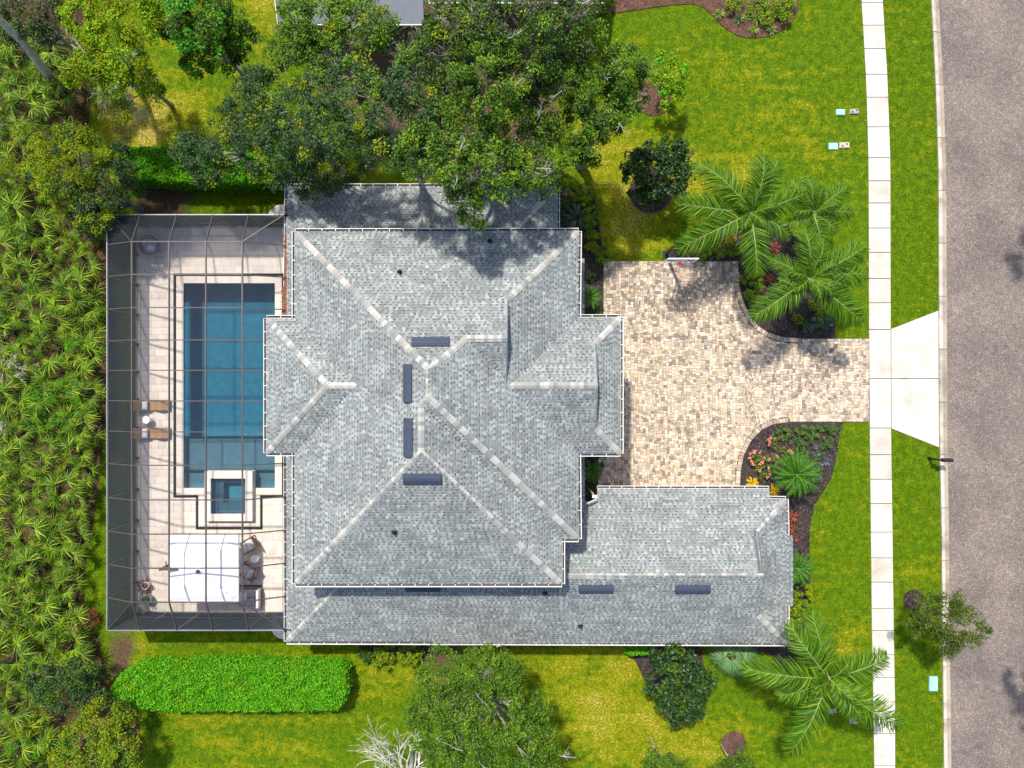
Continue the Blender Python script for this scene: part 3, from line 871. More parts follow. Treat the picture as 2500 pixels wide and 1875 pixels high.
# eave rails, base plates, posts
beam((wx0, wy0, HE), (wx0, wy1, HE), .05, .10, 'eave_beam', M_ALU_W); beam((wx0, wy1, HE), (XH, wy1, HE), .05, .10, 'eave_beam', M_ALU_W); beam((wx0, wy0, HE), (XH, wy0, HE), .05, .10, 'eave_beam', M_ALU_W)
for (a, b_) in (((wx0, wy0), (wx0, wy1)), ((wx0, wy1), (XH + .4, wy1)), ((wx0, wy0), (XH + .4, wy0))):
    beam((*a, .075), (*b_, .075), .09, .045, 'base_plate', M_ALU_W)
    beam((*a, .95), (*b_, .95), .04, .05, 'chair_rail')
for y in ky_:
    beam((wx0, y, .05), (wx0, y, HE), .05, .10, 'post')
    q = MB(); q.box((wx0 + .06, y, .11), (.16, .12, .12)); q.build('post_bracket', M_ALU, cage)
for x in kx:
    for yy in (wy0, wy1): beam((x, yy, .05), (x, yy, HE), .05, .08, 'post')
for c in ((wx0, wy0), (wx0, wy1), (XH + .3, wy0), (XH + .3, wy1)): beam((*c, .05), (*c, HE), .07, .07, 'post')
# slopes and flat roof
for y in ky_:
    beam((wx0, y, HE), (kx[0], y, HK), .05, .09, 'rafter')
    beam((kx[0], y, HK), (kx[-1], y, HK), .05, .09, 'roof_beam')
    inside = P(0, 776, 5.9).y + .2 > y > P(0, 1106, 5.9).y - .2
    if not inside: beam((kx[-1], y, HK), (XH, y, HH + .05), .05, .09, 'rafter')
    else: beam((kx[-1], y, HK), (XP + .8, y, HK), .05, .09, 'rafter')
for i, x in enumerate(kx):
    beam((x, ky_[0], HK + .002), (x, ky_[-1], HK + .002), .06, .094, 'purlin')
    beam((x, wy1, HE), (x, ky_[0], HK), .05, .09, 'rafter'); beam((x, wy0, HE), (x, ky_[-1], HK), .05, .09, 'rafter')
beam((wx0, wy1, HE), (kx[0], ky_[0], HK), .035, .05, 'hip_rafter'); beam((wx0, wy0, HE), (kx[0], ky_[-1], HK), .035, .05, 'hip_rafter')
beam((XH, wy1, HE), (kx[-1], ky_[0], HK), .05, .07, 'hip_rafter'); beam((XH, wy0, HE), (kx[-1], ky_[-1], HK), .05, .07, 'hip_rafter')
# knee braces in the corners
for yy in (wy0, wy1):
    beam((XH - .9, yy, .1), (XH - .2, yy, 1.9), .03, .04, 'brace')
# screens
xs_ = [wx0] + kx + [XH]
ysn = [wy1] + ky_ + [wy0]
for i in range(len(ky_) - 1):
    a, b_ = ky_[i], ky_[i + 1]
    screen([(wx0, a, .1), (wx0, b_, .1), (wx0, b_, HE - .05), (wx0, a, HE - .05)], M_SCR_W, 'wall_screen')
    screen([(wx0, a, HE), (kx[0], a, HK), (kx[0], b_, HK), (wx0, b_, HE)], M_SCR_M, 'slope_screen')
    for j in range(3): screen([(kx[j], a, HK + .03), (kx[j + 1], a, HK + .03), (kx[j + 1], b_, HK + .03), (kx[j], b_, HK + .03)], M_SCR_R, 'roof_screen')
    mid = (a + b_) / 2
    if not (P(0, 776, 5.9).y > mid > P(0, 1106, 5.9).y):
        screen([(kx[3], a, HK), (XH, a, HH), (XH, b_, HH), (kx[3], b_, HK)], M_SCR_R, 'slope_screen')
    else:
        screen([(kx[3], a, HK + .03), (XP + .8, a, HK + .03), (XP + .8, b_, HK + .03), (kx[3], b_, HK + .03)], M_SCR_R, 'roof_screen')
for (yy, kk) in ((wy1, ky_[0]), (wy0, ky_[-1])):
    screen([(wx0, yy, .1), (wx0, kk, .1), (wx0, kk, HE - .05), (wx0, yy, HE - .05)], M_SCR_W, 'wall_screen')
    screen([(wx0, yy, HE), (kx[0], kk, HK), (wx0, kk, HE)], M_SCR_M, 'slope_screen')
    cols_ = [wx0] + kx + [XH + .3]
    for i in range(5):
        screen([(cols_[i], yy, .1), (cols_[i + 1], yy, .1), (cols_[i + 1], yy, HE - .05), (cols_[i], yy, HE - .05)], M_SCR_W, 'wall_screen')
    screen([(wx0, yy, HE), (kx[0], yy, HE), (kx[0], kk, HK)], M_SCR_M, 'slope_screen')
    for i in range(3): screen([(kx[i], yy, HE), (kx[i + 1], yy, HE), (kx[i + 1], kk, HK), (kx[i], kk, HK)], M_SCR_M, 'slope_screen')
    screen([(kx[3], yy, HE), (XH, yy, HE), (kx[3], kk, HK)], M_SCR_R, 'slope_screen')
    screen([(XH, yy, HE), (XH, kk, HH), (kx[3], kk, HK)], M_SCR_R, 'slope_screen')
# ------------------------------------------------------------------ house
SHING = [(0.22, 0.245, 0.238), (0.266, 0.285, 0.28), (0.309, 0.331, 0.321), (0.196, 0.217, 0.217), (0.243, 0.245, 0.253), (0.317, 0.337, 0.329), (0.15, 0.173, 0.18), (0.09, 0.102, 0.113)]
def mat_shingle(name, c):
    m, n, l, b = nodes(name)
    v = coords(n, l)
    f = noise(n, l, v, 0.8, 5, 0.6)
    g = n.new('ShaderNodeNewGeometry')
    k = ramp(n, l, f, [tuple(q * .84 for q in c), tuple(q * 1.12 for q in c)], [0.36, 0.66])
    k = mixc(n, l, 1.0, k, ramp(n, l, g.outputs['Random Per Island'], [(.84, .84, .84), (1.12, 1.12, 1.12)]), 'MULTIPLY')
    l.new(k, b.inputs['Base Color'])
    b.inputs['Roughness'].default_value = 0.9; b.inputs['Specular IOR Level'].default_value = 0.15
    bump(n, l, b, noise(n, l, v, 60, 2), 0.3, 0.01)
    return m
M_SH = [mat_shingle('shingle_tone_%s' % q, c) for q, c in zip(('slate', 'mist', 'pale', 'storm', 'violet', 'frost', 'shadow', 'coal'), SHING)]
M_CAP = [plain('ridge_cap_%s' % q, c, .9, .08, 5) for q, c in (('sand', (.335, .32, .29)), ('pale', (.41, .405, .375)), ('dove', (.295, .295, .285)), ('grey', (.23, .238, .243)), ('ivory', (.46, .455, .42)))]
M_DECKING = plain('roof_underlay', (.13, .145, .155), .95)
M_WHITE = plain('white_painted_metal', (.80, .79, .77), .45, .05, 4)
M_STUCCO = plain('white_stucco', (.74, .72, .68), .9, .06, 3, .3)
M_GUTFLOOR = plain('gutter_floor', (.06, .045, .035), .95, .5, 14)
M_VENT = plain('blue_grey_vent_metal', (.045, .060, .095), .65, .08, 4, spec=.25)
M_PIPE = plain('black_pipe_boot', (.02, .022, .026), .6)
M_SIDING = plain('gable_siding', (.10, .115, .125), .85)
M_GLASS = plain('window_glass', (.03, .04, .05), .08, .05, 3, spec=.8)
house = thing('house', 'two storey house with grey shingle hip roof and white gutters', 'house', (0, 0, 0))

class Plane:
    """h = he + m*(d0 - n.xy)"""
    def __init__(s, n, d0, he, m): s.n = Vector(n); s.d0 = d0; s.he = he; s.m = m
    def z(s, x, y): return s.he + s.m * (s.d0 - (s.n.x * x + s.n.y * y))
    def ray(s, px, py):
        q = ((px - CX) * s.n.x + (CY - py) * s.n.y) * S
        return (s.he + s.m * (s.d0 - q)) / (1 - s.m * q / CAM_H)
def eave(n, px, he, m):
    k = S * (CAM_H - he) / CAM_H
    d0 = ((px - CX) * n[0] if n[0] else (CY - px) * n[1]) * k
    return Plane(n, d0, he, m)
NN, SS_, WW, EE = (0, 1), (0, -1), (-1, 0), (1, 0)
HU, MU = 5.7, 0.42
HL, ML = 2.75, 0.46
pN = eave(NN, 565, HU, MU); pSB = eave(SS_, 1426, HU, MU); pSA = eave(SS_, 1316, HU, MU)
pW = eave(WW, 720, HU, MU); pE = eave(EE, 1412, HU, MU); pEB = eave(EE, 1372, HU, MU)
pCW = eave(WW, 650.5, HU, MU); pCN = eave(NN, 777, HU, MU); pCS = eave(SS_, 1106, HU, MU)
pDE = eave(EE, 1515, HU, MU); pDN = eave(NN, 775, HU, MU); pDS = eave(SS_, 1107, HU, MU)
def vert(px, py, *pl):
    h = sum(p.ray(px, py) for p in pl) / len(pl)
    return P(px, py, h)
V_ = {}
def D(k, px, py, *pl): V_[k] = vert(px, py, *pl)
D('TL', 720, 565, pN, pW); D('TR', 1413, 564, pN, pE); D('C1', 720, 777, pW, pCN); D('C2', 650.5, 777, pCN, pCW); D('C3', 650.5, 1106, pCW, pCS); D('C4', 720, 1106, pCS, pW)
D('BL', 720, 1426, pW, pSB); D('BR1', 1372, 1426, pSB, pEB); D('BR2', 1372, 1316, pEB, pSA); D('BR3', 1413, 1316, pSA, pE)
D('D1', 1411, 1107, pE, pDS); D('D2', 1515, 1107, pDS, pDE); D('D3', 1515, 775, pDE, pDN); D('D4', 1411, 775, pDN, pE)
D('A1', 1047, 902, pN, pW, pE); D('A2', 1047, 971, pW, pE, pSA); D('R1', 1028, 987, pW, pSA, pEB); D('R2', 1028, 1105, pW, pEB, pSB)
D('E1', 1140, 826, pN, pE); D('E2', 1237, 826, pN); D('G1', 1239, 731, pN, pE)
D('C5', 799, 941, pCW, pCN, pCS); D('C6', 870, 941, pW, pCN, pCS)
D('D5', 1245, 941, pE, pDN, pDS); D('D6', 1458, 941, pDN, pDS); D('D7', 1453, 838, pDN, pDE); D('D8', 1454.5, 1046, pDS, pDE)
pES = Plane(SS_, -V_['E2'].y, V_['E2'].z, MU)
D('G2', 1236, 926, pES, pE)
# lower roofs
lN = eave(NN, 455, HL, ML); lW = eave(WW, 700, HL, ML); lE = eave(EE, 1360, HL, ML); lS = eave(SS_, 1569, HL, ML)
gN = eave(NN, 1219, HL, ML); gE = eave(EE, 1920, HL, ML)
D('n1', 701, 455, lN, lW); D('n2', 1360, 454.5, lN, lE); D('n3', 1250, 566, lE, lN); D('n4', 802, 560, lN, lW)
D('n5', 1240, 600, lN); D('n6', 802, 600, lN); D('n7', 1360, 600, lE); D('n8', 1240, 600, lE); D('n9', 697.5, 800, lW); D('n10', 745, 800, lW); D('n11', 745, 505, lW); D('n12', 802, 600, lW)
D('s1', 699.5, 1567, lW, lS); D('s2', 1921, 1571, lS, gE); D('s3', 1851, 1503, lS, gE); D('s4', 1863, 1407, lS, gN); D('s5', 1340, 1407, lS); D('s6', 1340, 1385, lS)
D('s7', 850, 1385, lS); D('s8', 850, 1412, lS, lW); D('s9', 698.5, 1080, lW); D('s10', 745, 1080, lW); D('s11', 745, 1520, lW)
D('s5n', 1340, 1407, gN)
D('g1', 1458, 1193, gN); D('g2', 1878, 1193.5, gN); D('g3', 1879, 1218, gN); D('g4', 1919, 1219, gN, gE); D('g5', 1851, 1299, gN, gE); D('g6', 1340, 1260, gN); D('g7', 1429, 1232, gN); D('g8', 1458, 1218, gN)
D('e1', 1920.5, 1307, gE); D('e2', 1936, 1307, gE); D('e3', 1936, 1480, gE); D('e4', 1921, 1480, gE)
kS = eave(EE, 1427, 3.3, .40)
D('k1', 1388, 631, kS); D('k2', 1427, 631, kS); D('k3', 1427, 790, kS); D('k4', 1388, 790, kS)
D('m1', 1388, 1095, kS); D('m2', 1427, 1095, kS); D('m3', 1428, 1250, kS); D('m4', 1388, 1250, kS)
FACES = [
    ('upper_roof', pN, ['TL', 'TR', 'G1', 'E2', 'E1', 'A1']), ('upper_roof', pW, ['TL', 'A1', 'A2', 'R1', 'R2', 'BL', 'C4', 'C6', 'C1']),
    ('upper_roof', pE, ['TR', 'D4', 'D5', 'D1', 'BR3', 'A2', 'A1', 'E1', 'G2', 'G1']), ('upper_roof', pES, ['E1', 'E2', 'G2']),
    ('upper_roof', pSA, ['A2', 'BR3', 'BR2', 'R1']), ('upper_roof', pEB, ['R1', 'BR2', 'BR1', 'R2']), ('upper_roof', pSB, ['BL', 'R2', 'BR1']),
    ('upper_roof', pCW, ['C2', 'C5', 'C3']), ('upper_roof', pCN, ['C1', 'C6', 'C5', 'C2']), ('upper_roof', pCS, ['C3', 'C5', 'C6', 'C4']),
    ('upper_roof', pDN, ['D4', 'D3', 'D7', 'D6', 'D5']), ('upper_roof', pDS, ['D1', 'D5', 'D6', 'D8', 'D2']), ('upper_roof', pDE, ['D3', 'D2', 'D8', 'D7']),
    ('lower_roof', lN, ['n1', 'n2', 'n3', 'n5', 'n6', 'n4']), ('lower_roof', lE, ['n2', 'n7', 'n8', 'n3']), ('lower_roof', lW, ['n1', 'n4', 'n12', 'n10', 'n9']),
    ('lower_roof', lW, ['s9', 's10', 's8', 's1']), ('lower_roof', lS, ['s1', 's8', 's7', 's6', 's5', 's4', 's3', 's2']),
    ('lower_roof', gN, ['s5n', 's4', 'g5', 'g4', 'g3', 'g2', 'g1', 'g8', 'g7', 'g6']), ('lower_roof', gE, ['g4', 'g5', 's3', 's2', 'e4', 'e3', 'e2', 'e1']),
    ('entry_roof', kS, ['k1', 'k4', 'k3', 'k2']), ('entry_roof', kS, ['m1', 'm4', 'm3', 'm2'])]
roofs = {}
def roof_part(k):
    if k not in roofs: roofs[k] = link(k, None, house)
    return roofs[k]
srng = random.Random(21)
def shingles(face_i, plane, names, parent):
    pts = [V_[k] for k in names]
    # underlay board
    mb = MB()
    top = [(p.x, p.y, plane.z(p.x, p.y) - .012) for p in pts]; low = [(x, y, z - .10) for x, y, z in top]
    n_ = len(top)
    A = sum(top[i][0] * top[(i + 1) % n_][1] - top[(i + 1) % n_][0] * top[i][1] for i in range(n_))
    if A < 0: top = top[::-1]; low = low[::-1]
    mb.add(top + low, [tuple(range(n_)), tuple(range(2 * n_ - 1, n_ - 1, -1))] + [(i, n_ + i, n_ + (i + 1) % n_, (i + 1) % n_) for i in range(n_)])
    mb.build('roof_board', M_DECKING, parent)
    nx_, ny_ = plane.n.x, plane.n.y
    ex, ey = -ny_, nx_                       # along the eave
    cosm = 1 / math.sqrt(1 + plane.m ** 2)
    step = 0.150 * cosm
    uv = [(p.x * ex + p.y * ey, plane.d0 - (p.x * nx_ + p.y * ny_)) for p in pts]
    b0 = min(q[1] for q in uv); b1 = max(q[1] for q in uv)
    vs_ = []; fs_ = []; ms_ = []
    def W(a, b_, up):
        d = plane.d0 - b_
        x, y = a * ex + d * nx_, a * ey + d * ny_
        return (x, y, plane.he + plane.m * b_ + up)
    def Q(a0, a1, q0, q1, u0, u1, m):
        o = len(vs_)
        vs_.extend([W(a0, q0, u0), W(a1, q0, u0), W(a1, q1, u1), W(a0, q1, u1)])
        fs_.append((o, o + 1, o + 2, o + 3)); ms_.append(m)
    nr = int((b1 - b0) / step) + 1
    off0 = srng.uniform(0, .3)
    for r in range(nr):
        q0 = b0 + r * step; q1 = min(q0 + step, b1); qm = (q0 + q1) / 2
        xs_ = []
        for i in range(n_):
            (a0, c0), (a1, c1) = uv[i], uv[(i + 1) % n_]
            if (c0 > qm) != (c1 > qm): xs_.append(a0 + (a1 - a0) * (qm - c0) / (c1 - c0))
        xs_.sort()
        for k in range(0, len(xs_) - 1, 2):
            a = xs_[k]; end = xs_[k + 1]
            phase = srng.uniform(.02, .2)
            base_tone = srng.choice([0, 1, 1, 2, 3, 4]); run = 0
            while a < end - .01:
                if run <= 0: base_tone = srng.choices([0, 1, 2, 3, 4, 5], [20, 26, 18, 12, 12, 8])[0]; run = srng.randint(2, 5)
                run -= 1
                tw = srng.uniform(.07, .20); gw = srng.uniform(.09, .15)
                t1 = min(a + tw, end); g1 = min(t1 + gw, end)
                tt = base_tone if srng.random() < .65 else srng.choices([0, 1, 2, 3, 4, 5], [14, 22, 24, 10, 12, 18])[0]
                Q(a, t1, q0, q1 + .01, .016, .004, tt)
                Q(a, t1, q0 + .0005, q0 + .001, -.006, .016, 6)
                if g1 > t1 + .005:
                    dk = q0 + step * srng.uniform(.34, .48)
                    Q(t1, g1, q0, dk, .0075, .005, srng.choice([6, 6, 7]))
                    Q(t1, g1, dk, q1 + .01, .005, .003, srng.choice([0, 3, base_tone, 1]))
                a = g1
    me = np_mesh('shingles', np.array(vs_), np.array(fs_), M_SH, ms_)
    o = link('shingles', me, parent); o['kind'] = 'stuff'
    return o
for i, (k, pl, names) in enumerate(FACES):
    shingles(i, pl, names, roof_part(k))
# gablet walls
for tri, k in ((('G1', 'E2', 'G2'), 'upper_roof'), (('D7', 'D6', 'D8'), 'upper_roof'), (('g5', 's4', 's3'), 'lower_roof')):
    a, b_, c = [V_[q].copy() for q in tri]
    mb = MB(); inx = Vector((-.12, 0, 0))
    bb = Vector((min(a.x, c.x), b_.y, b_.z)) - Vector((.0, 0, .03))
    a.z -= .05; c.z -= .05
    mb.add([a + inx, bb + inx, c + inx, a + inx * 2, bb + inx * 2, c + inx * 2], [(0, 1, 2), (5, 4, 3), (0, 3, 4, 1), (1, 4, 5, 2)])
    mb.build('gable_wall', M_SIDING, roof_part(k))
    for e in (V_[tri[0]], V_[tri[2]]):
        q = MB(); q.bar(e + Vector((.02, 0, -.03)), V_[tri[1]] + Vector((.02, 0, -.03)), .05, .09); q.build('rake_board', M_DECKING, roof_part(k))
# ridge and hip caps, each a folded shingle
def cap_mesh(mat, w, drop, L_):
    hw = w / 2; t = .012
    v = [(-L_ / 2, -hw, -drop), (-L_ / 2, 0, 0.0), (-L_ / 2, hw, -drop), (L_ / 2, -hw, -drop - .012), (L_ / 2, 0, -.012), (L_ / 2, hw, -drop - .012)]
    v += [(x, y, z - t) for x, y, z in v]
    f = [(0, 3, 4, 1), (1, 4, 5, 2), (0, 1, 7, 6), (1, 2, 8, 7), (0, 6, 9, 3), (2, 5, 11, 8), (3, 9, 10, 4), (4, 10, 11, 5)]
    me = bpy.data.meshes.new('ridge_cap'); me.from_pydata(v, [], f); me.materials.append(mat); me.update(); return me
CAPM = {}
def caps(a, b_, part, slope_drop, w=.30, t0=0.0, t1=1.0):
    A = V_[a] if isinstance(a, str) else a; B = V_[b_] if isinstance(b_, str) else b_
    A, B = A.lerp(B, t0), A.lerp(B, t1)
    d = B - A; L_ = d.length; n_ = max(1, round(L_ / .205)); d.normalize()
    sd = Vector((-d.y, d.x, 0)).normalized(); up = d.cross(sd)
    if up.z < 0: sd = -sd; up = d.cross(sd)
    R = Matrix((d, sd, up)).transposed().to_euler()
    for i in range(n_):
        tn = srng.choices(range(5), [22, 22, 20, 16, 20])[0]
        key = (tn, round(slope_drop, 3))
        if key not in CAPM: CAPM[key] = cap_mesh(M_CAP[tn], w, slope_drop, .245)
        p = A + d * ((i + .5) * L_ / n_) + up * .034
        link('ridge_cap', CAPM[key], roof_part(part), p, R)
hd = .30 / 2 * .28; rd = .30 / 2 * .40
for a, b_ in (('A1', 'TL'), ('R2', 'BL'), ('R2', 'BR1'), ('A2', 'BR3'), ('C5', 'C2'), ('C5', 'C3'), ('G1', 'TR'), ('D7', 'D3'), ('D8', 'D2'), ('A1', 'E1'), ('A2', 'R1')):
    caps(a, b_, 'upper_roof', hd, t1=.985)
for a, b_ in (('A1', 'A2'), ('R1', 'R2'), ('E1', 'E2'), ('C5', 'C6'), ('D5', 'D6')): caps(a, b_, 'upper_roof', rd)
for a, b_, t in (('n4', 'n1', .98), ('n3', 'n2', .98), ('s8', 's1', .98), ('g5', 'g4', .97), ('s3', 's2', .97)): caps(a, b_, 'lower_roof', hd, t1=t)
caps(V_['s5'].lerp(V_['s4'], .06), 's4', 'lower_roof', rd)
# off-ridge vents: low hooded boxes lying on the slope
def vent(px0, px1, py0, py1, pl):
    cxp, cyp = (px0 + px1) / 2, (py0 + py1) / 2
    h = pl.ray(cxp, cyp); c = P(cxp, cyp, h + .07); k = S * (CAM_H - h) / CAM_H
    wx, wy = (px1 - px0) * k, (py1 - py0) * k
    n3 = Vector((pl.n.x * pl.m, pl.n.y * pl.m, 1)).normalized()
    e = Vector((-pl.n.y, pl.n.x, 0)); up = n3.cross(e)
    if up.z < 0: e = -e; up = n3.cross(e)
    along, across = (wx, wy) if abs(pl.n.y) > .5 else (wy, wx)
    across *= math.sqrt(1 + pl.m ** 2)
    R = Matrix((e, up, n3)).transposed()
    mb = MB(); hl, hw = along / 2, across / 2
    prof = [(-hw, -.10), (-hw, .075), (-hw * .1, .10), (hw * .35, .085), (hw, .02), (hw, -.10)]
    v = [c + R @ Vector((s_ * hl, q, z)) for s_ in (-1, 1) for q, z in prof]
    m_ = len(prof)
    mb.add(v, [(i, i + 1, m_ + i + 1, m_ + i) for i in range(m_ - 1)] + [tuple(range(m_))[::-1], tuple(range(m_, 2 * m_))])
    o = mb.build('roof_vent', M_VENT, house)
    # folded seam along the hood
    q = MB(); q.bar(c + R @ Vector((-hl, -hw * .1, .104)), c + R @ Vector((hl, -hw * .1, .104)), .03, .012); q.build('seam', M_VENT, o)
    return o
for a in ((1005, 1097, 824, 845, pN), (985, 1005.5, 889, 982, pW), (986, 1007, 1021, 1115.5, pW), (984, 1077, 1157.5, 1180, pSB), (990, 1073, 1426, 1444, lS), (1412.5, 1497, 1428.5, 1447, lS), (1649, 1734, 1429, 1448, lS)): vent(*a)
for (x, y, pl) in ((976, 665, pN), (1240, 494, lN), (963, 1298, pSB), (1331, 1447, lS), (1417, 1527, lS), (1196, 590, pN)):
    h = pl.ray(x, y); c = P(x, y, h)
    mb = MB(); mb.lathe([(.15, -.06), (.14, .03), (.07, .05), (.06, .06)], c, 12); q = mb.build('pipe_boot', M_PIPE, house)
    mb = MB(); mb.lathe([(.05, -.1), (.05, .30), (.035, .30), (.035, .2)], c, 10); mb.build('vent_pipe', M_PIPE, q)
# gutters
HANG = None
def gutter(pts, out, name='gutter', dark=True):
    """pts: world points of the eave edge; out: outward xy direction"""
    global HANG
    for a, b_ in zip(pts[:-1], pts[1:]):
        pass
def gut(a, b_, dz=0.0, w=.125, ext=0.0):
    global HANG
    A = (V_[a] if isinstance(a, str) else a).copy(); B = (V_[b_] if isinstance(b_, str) else b_).copy()
    zz = min(A.z, B.z) - .02 + dz; A.z = B.z = zz
    d = (B - A); L_ = d.length; d.normalize()
    A -= d * ext; B += d * ext; L_ += 2 * ext
    out = Vector((d.y, -d.x, 0))
    mb = MB()
    mb.bar(A + out * (w + .012) + Vector((0, 0, -.045)), B + out * (w + .012) + Vector((0, 0, -.045)), .024, .12)
    mb.bar(A + out * .012 + Vector((0, 0, -.055)), B + out * .012 + Vector((0, 0, -.055)), .018, .10)
    mb.bar(A + out * (w / 2) + Vector((0, 0, -.11)), B + out * (w / 2) + Vector((0, 0, -.11)), w + .02, .012)
    for e in (A + d * .008, B - d * .008): mb.bar(e + Vector((0, 0, -.055)), e + out * w + Vector((0, 0, -.055)), .014, .10)
    g = mb.build('gutter', M_WHITE, house)
    q = MB(); q.bar(A + out * (w / 2 + .003) + Vector((0, 0, -.088)), B + out * (w / 2 + .003) + Vector((0, 0, -.088)), w - .035, .025); q.build('gutter_floor', M_GUTFLOOR, g)  # dark floor strip along the full length of the gutter
    if HANG is None:
        h = MB(); h.box((0, 0, 0), (.03, 1, .014)); HANG = h.mesh('gutter_hanger', M_WHITE)
    n_ = max(1, round(L_ / .66)); ang = math.atan2(d.y, d.x)
    for i in range(n_ + 1):
        if 0 < i < n_:
            p = A + d * (i * L_ / n_) + out * (w / 2 + .01) + Vector((0, 0, .012))
            link('gutter_hanger', HANG, g, p, (0, 0, ang), (1, w + .02, 1))
    return g
# eaves run so that the outside lies to the right of the direction of travel
for a, b_ in (('TR', 'TL'), ('TL', 'C1'), ('C1', 'C2'), ('C2', 'C3'), ('C3', 'C4'), ('C4', 'BL'), ('BL', 'BR1'), ('BR1', 'BR2'), ('BR2', 'BR3'), ('BR3', 'D1'), ('D1', 'D2'), ('D2', 'D3'), ('D3', 'D4'), ('D4', 'TR')):
    # direction so that out = (d.y,-d.x) points away from the roof
    A, B = V_[a], V_[b_]
    gut(A, B)
for a, b_ in (('n2', 'n1'), ('n1', 'n9'), ('s9', 's1'), ('s1', 's2'), ('s2', 'e4'), ('e1', 'g4'), ('g4', 'g3'), ('g2', 'g1'), ('n7', 'n2')):
    gut(V_[a], V_[b_])
# leaf litter caught in the north-west gutter
M_RUST = leafmat('rust_leaf_litter', [(.16, .045, .02), (.28, .08, .035), (.36, .13, .05), (.12, .05, .03)], .8, .05)
lr = np.random.default_rng(8)
n_ = 1500
yy = np.concatenate([lr.uniform(V_['n9'].y + .4, V_['n1'].y - 2.5, 900), lr.uniform(V_['n9'].y + .5, V_['n9'].y + 2.2, 600)])
xx = V_['n1'].x - .065 + lr.normal(0, .035, n_); xx[900:] = V_['n1'].x - .10 + lr.normal(0, .09, 600)
zz = HL - .06 + lr.uniform(0, .08, n_)
a = lr.uniform(0, 6.28, n_); L_ = .05; W_ = .025
dx, dy = np.cos(a) * L_, np.sin(a) * L_; sx, sy = -np.sin(a) * W_, np.cos(a) * W_; tz = lr.uniform(-.02, .02, n_)
VV = np.stack([np.stack([xx - dx, yy - dy, zz], 1), np.stack([xx + sx, yy + sy, zz + .008], 1), np.stack([xx + dx, yy + dy, zz + tz], 1), np.stack([xx - sx, yy - sy, zz + .008], 1)], 1).reshape(-1, 3)
tag(link('fallen_leaves', np_mesh('fallen_leaves', VV, np.arange(n_ * 4).reshape(-1, 4), [M_RUST])), 'rust brown fallen leaves filling the gutter above the pool deck', 'leaves', kind='stuff')
# walls
def wallbox(x0, x1, y0, y1, h0, h1, name, heave, inset=.55):
    a = P(x0, y1, heave); b_ = P(x1, y0, heave)
    mb = MB(); mb.box(((a.x + b_.x) / 2, (a.y + b_.y) / 2, (h0 + h1) / 2), (b_.x - a.x - 2 * inset, b_.y - a.y - 2 * inset, h1 - h0))
    return mb.build(name, M_STUCCO, house)
wallbox(700, 1360, 455, 1567, 0, 2.7, 'ground_floor_wall', HL)
wallbox(1360, 1420, 600, 1300, 0, 3.2, 'ground_floor_wall', HL, .2)
wallbox(1300, 1920, 1219, 1570, 0, 2.68, 'garage_wall', HL)
wallbox(720, 1412, 565, 1316, 2.5, 5.65, 'upper_wall', HU)
wallbox(722, 1372, 1200, 1426, 2.5, 5.64, 'upper_wall', HU)
wallbox(730, 1515, 775, 1107, 3.1, 5.63, 'upper_wall', HU, .6)
# columns carrying the two projecting bays
for (x, y, hh) in ((660, 786, 5.55), (660, 1096, 5.55), (1503, 785, 5.55), (1503, 1097, 5.55)):
    c = P(x, y, 5.8); mb = MB(); mb.box((c.x, c.y, hh / 2), (.36, .36, hh)); mb.box((c.x, c.y, .15), (.46, .46, .3)); mb.box((c.x, c.y, hh - .12), (.46, .46, .2)); mb.build('porch_column', M_STUCCO, house)
# garage doors and windows on the court side
gy = P(0, 1219, HL).y - .55
for px in (1560, 1700, 1820):
    x = P(px, 0, HL).x
    mb = MB(); mb.box((x, gy + .03, 1.1), (2.5, .06, 2.2)); dr = mb.build('garage_door', M_WHITE, house)
    for k in range(4):
        q = MB(); q.box((x, gy + .065, .3 + k * .52), (2.4, .03, .46)); q.build('panel', M_WHITE, dr)
for (px, py) in ((1380, 690), (1380, 1170)):
    p = P(1412, py, HU); mb = MB(); mb.box((p.x - .53, p.y, 4.6), (.08, 1.3, 1.3)); w_ = mb.build('window', M_GLASS, house)
    q = MB(); 
    for s_ in (-1, 1): q.box((p.x - .5, p.y + s_ * .68, 4.6), (.1, .08, 1.44)); q.box((p.x - .5, p.y, 4.6 + s_ * .68), (.1, 1.28, .08))
    q.build('frame', M_WHITE, w_)
# downspout head and short valley gutter at the garage corner
mb = MB(); c = P(1452, 1212, 2.9); mb.box((c.x, c.y, 2.9), (.26, .14, .16)); mb.bar((c.x, c.y, 2.85), (c.x, c.y, .1), .08, .06); mb.build('downspout', M_WHITE, house)
a, b_ = P(1429, 1231, 3.3), P(1458, 1217, 3.25); mb = MB(); mb.bar(a, b_, .03, .12); mb.build('valley_flashing', M_WHITE, house)

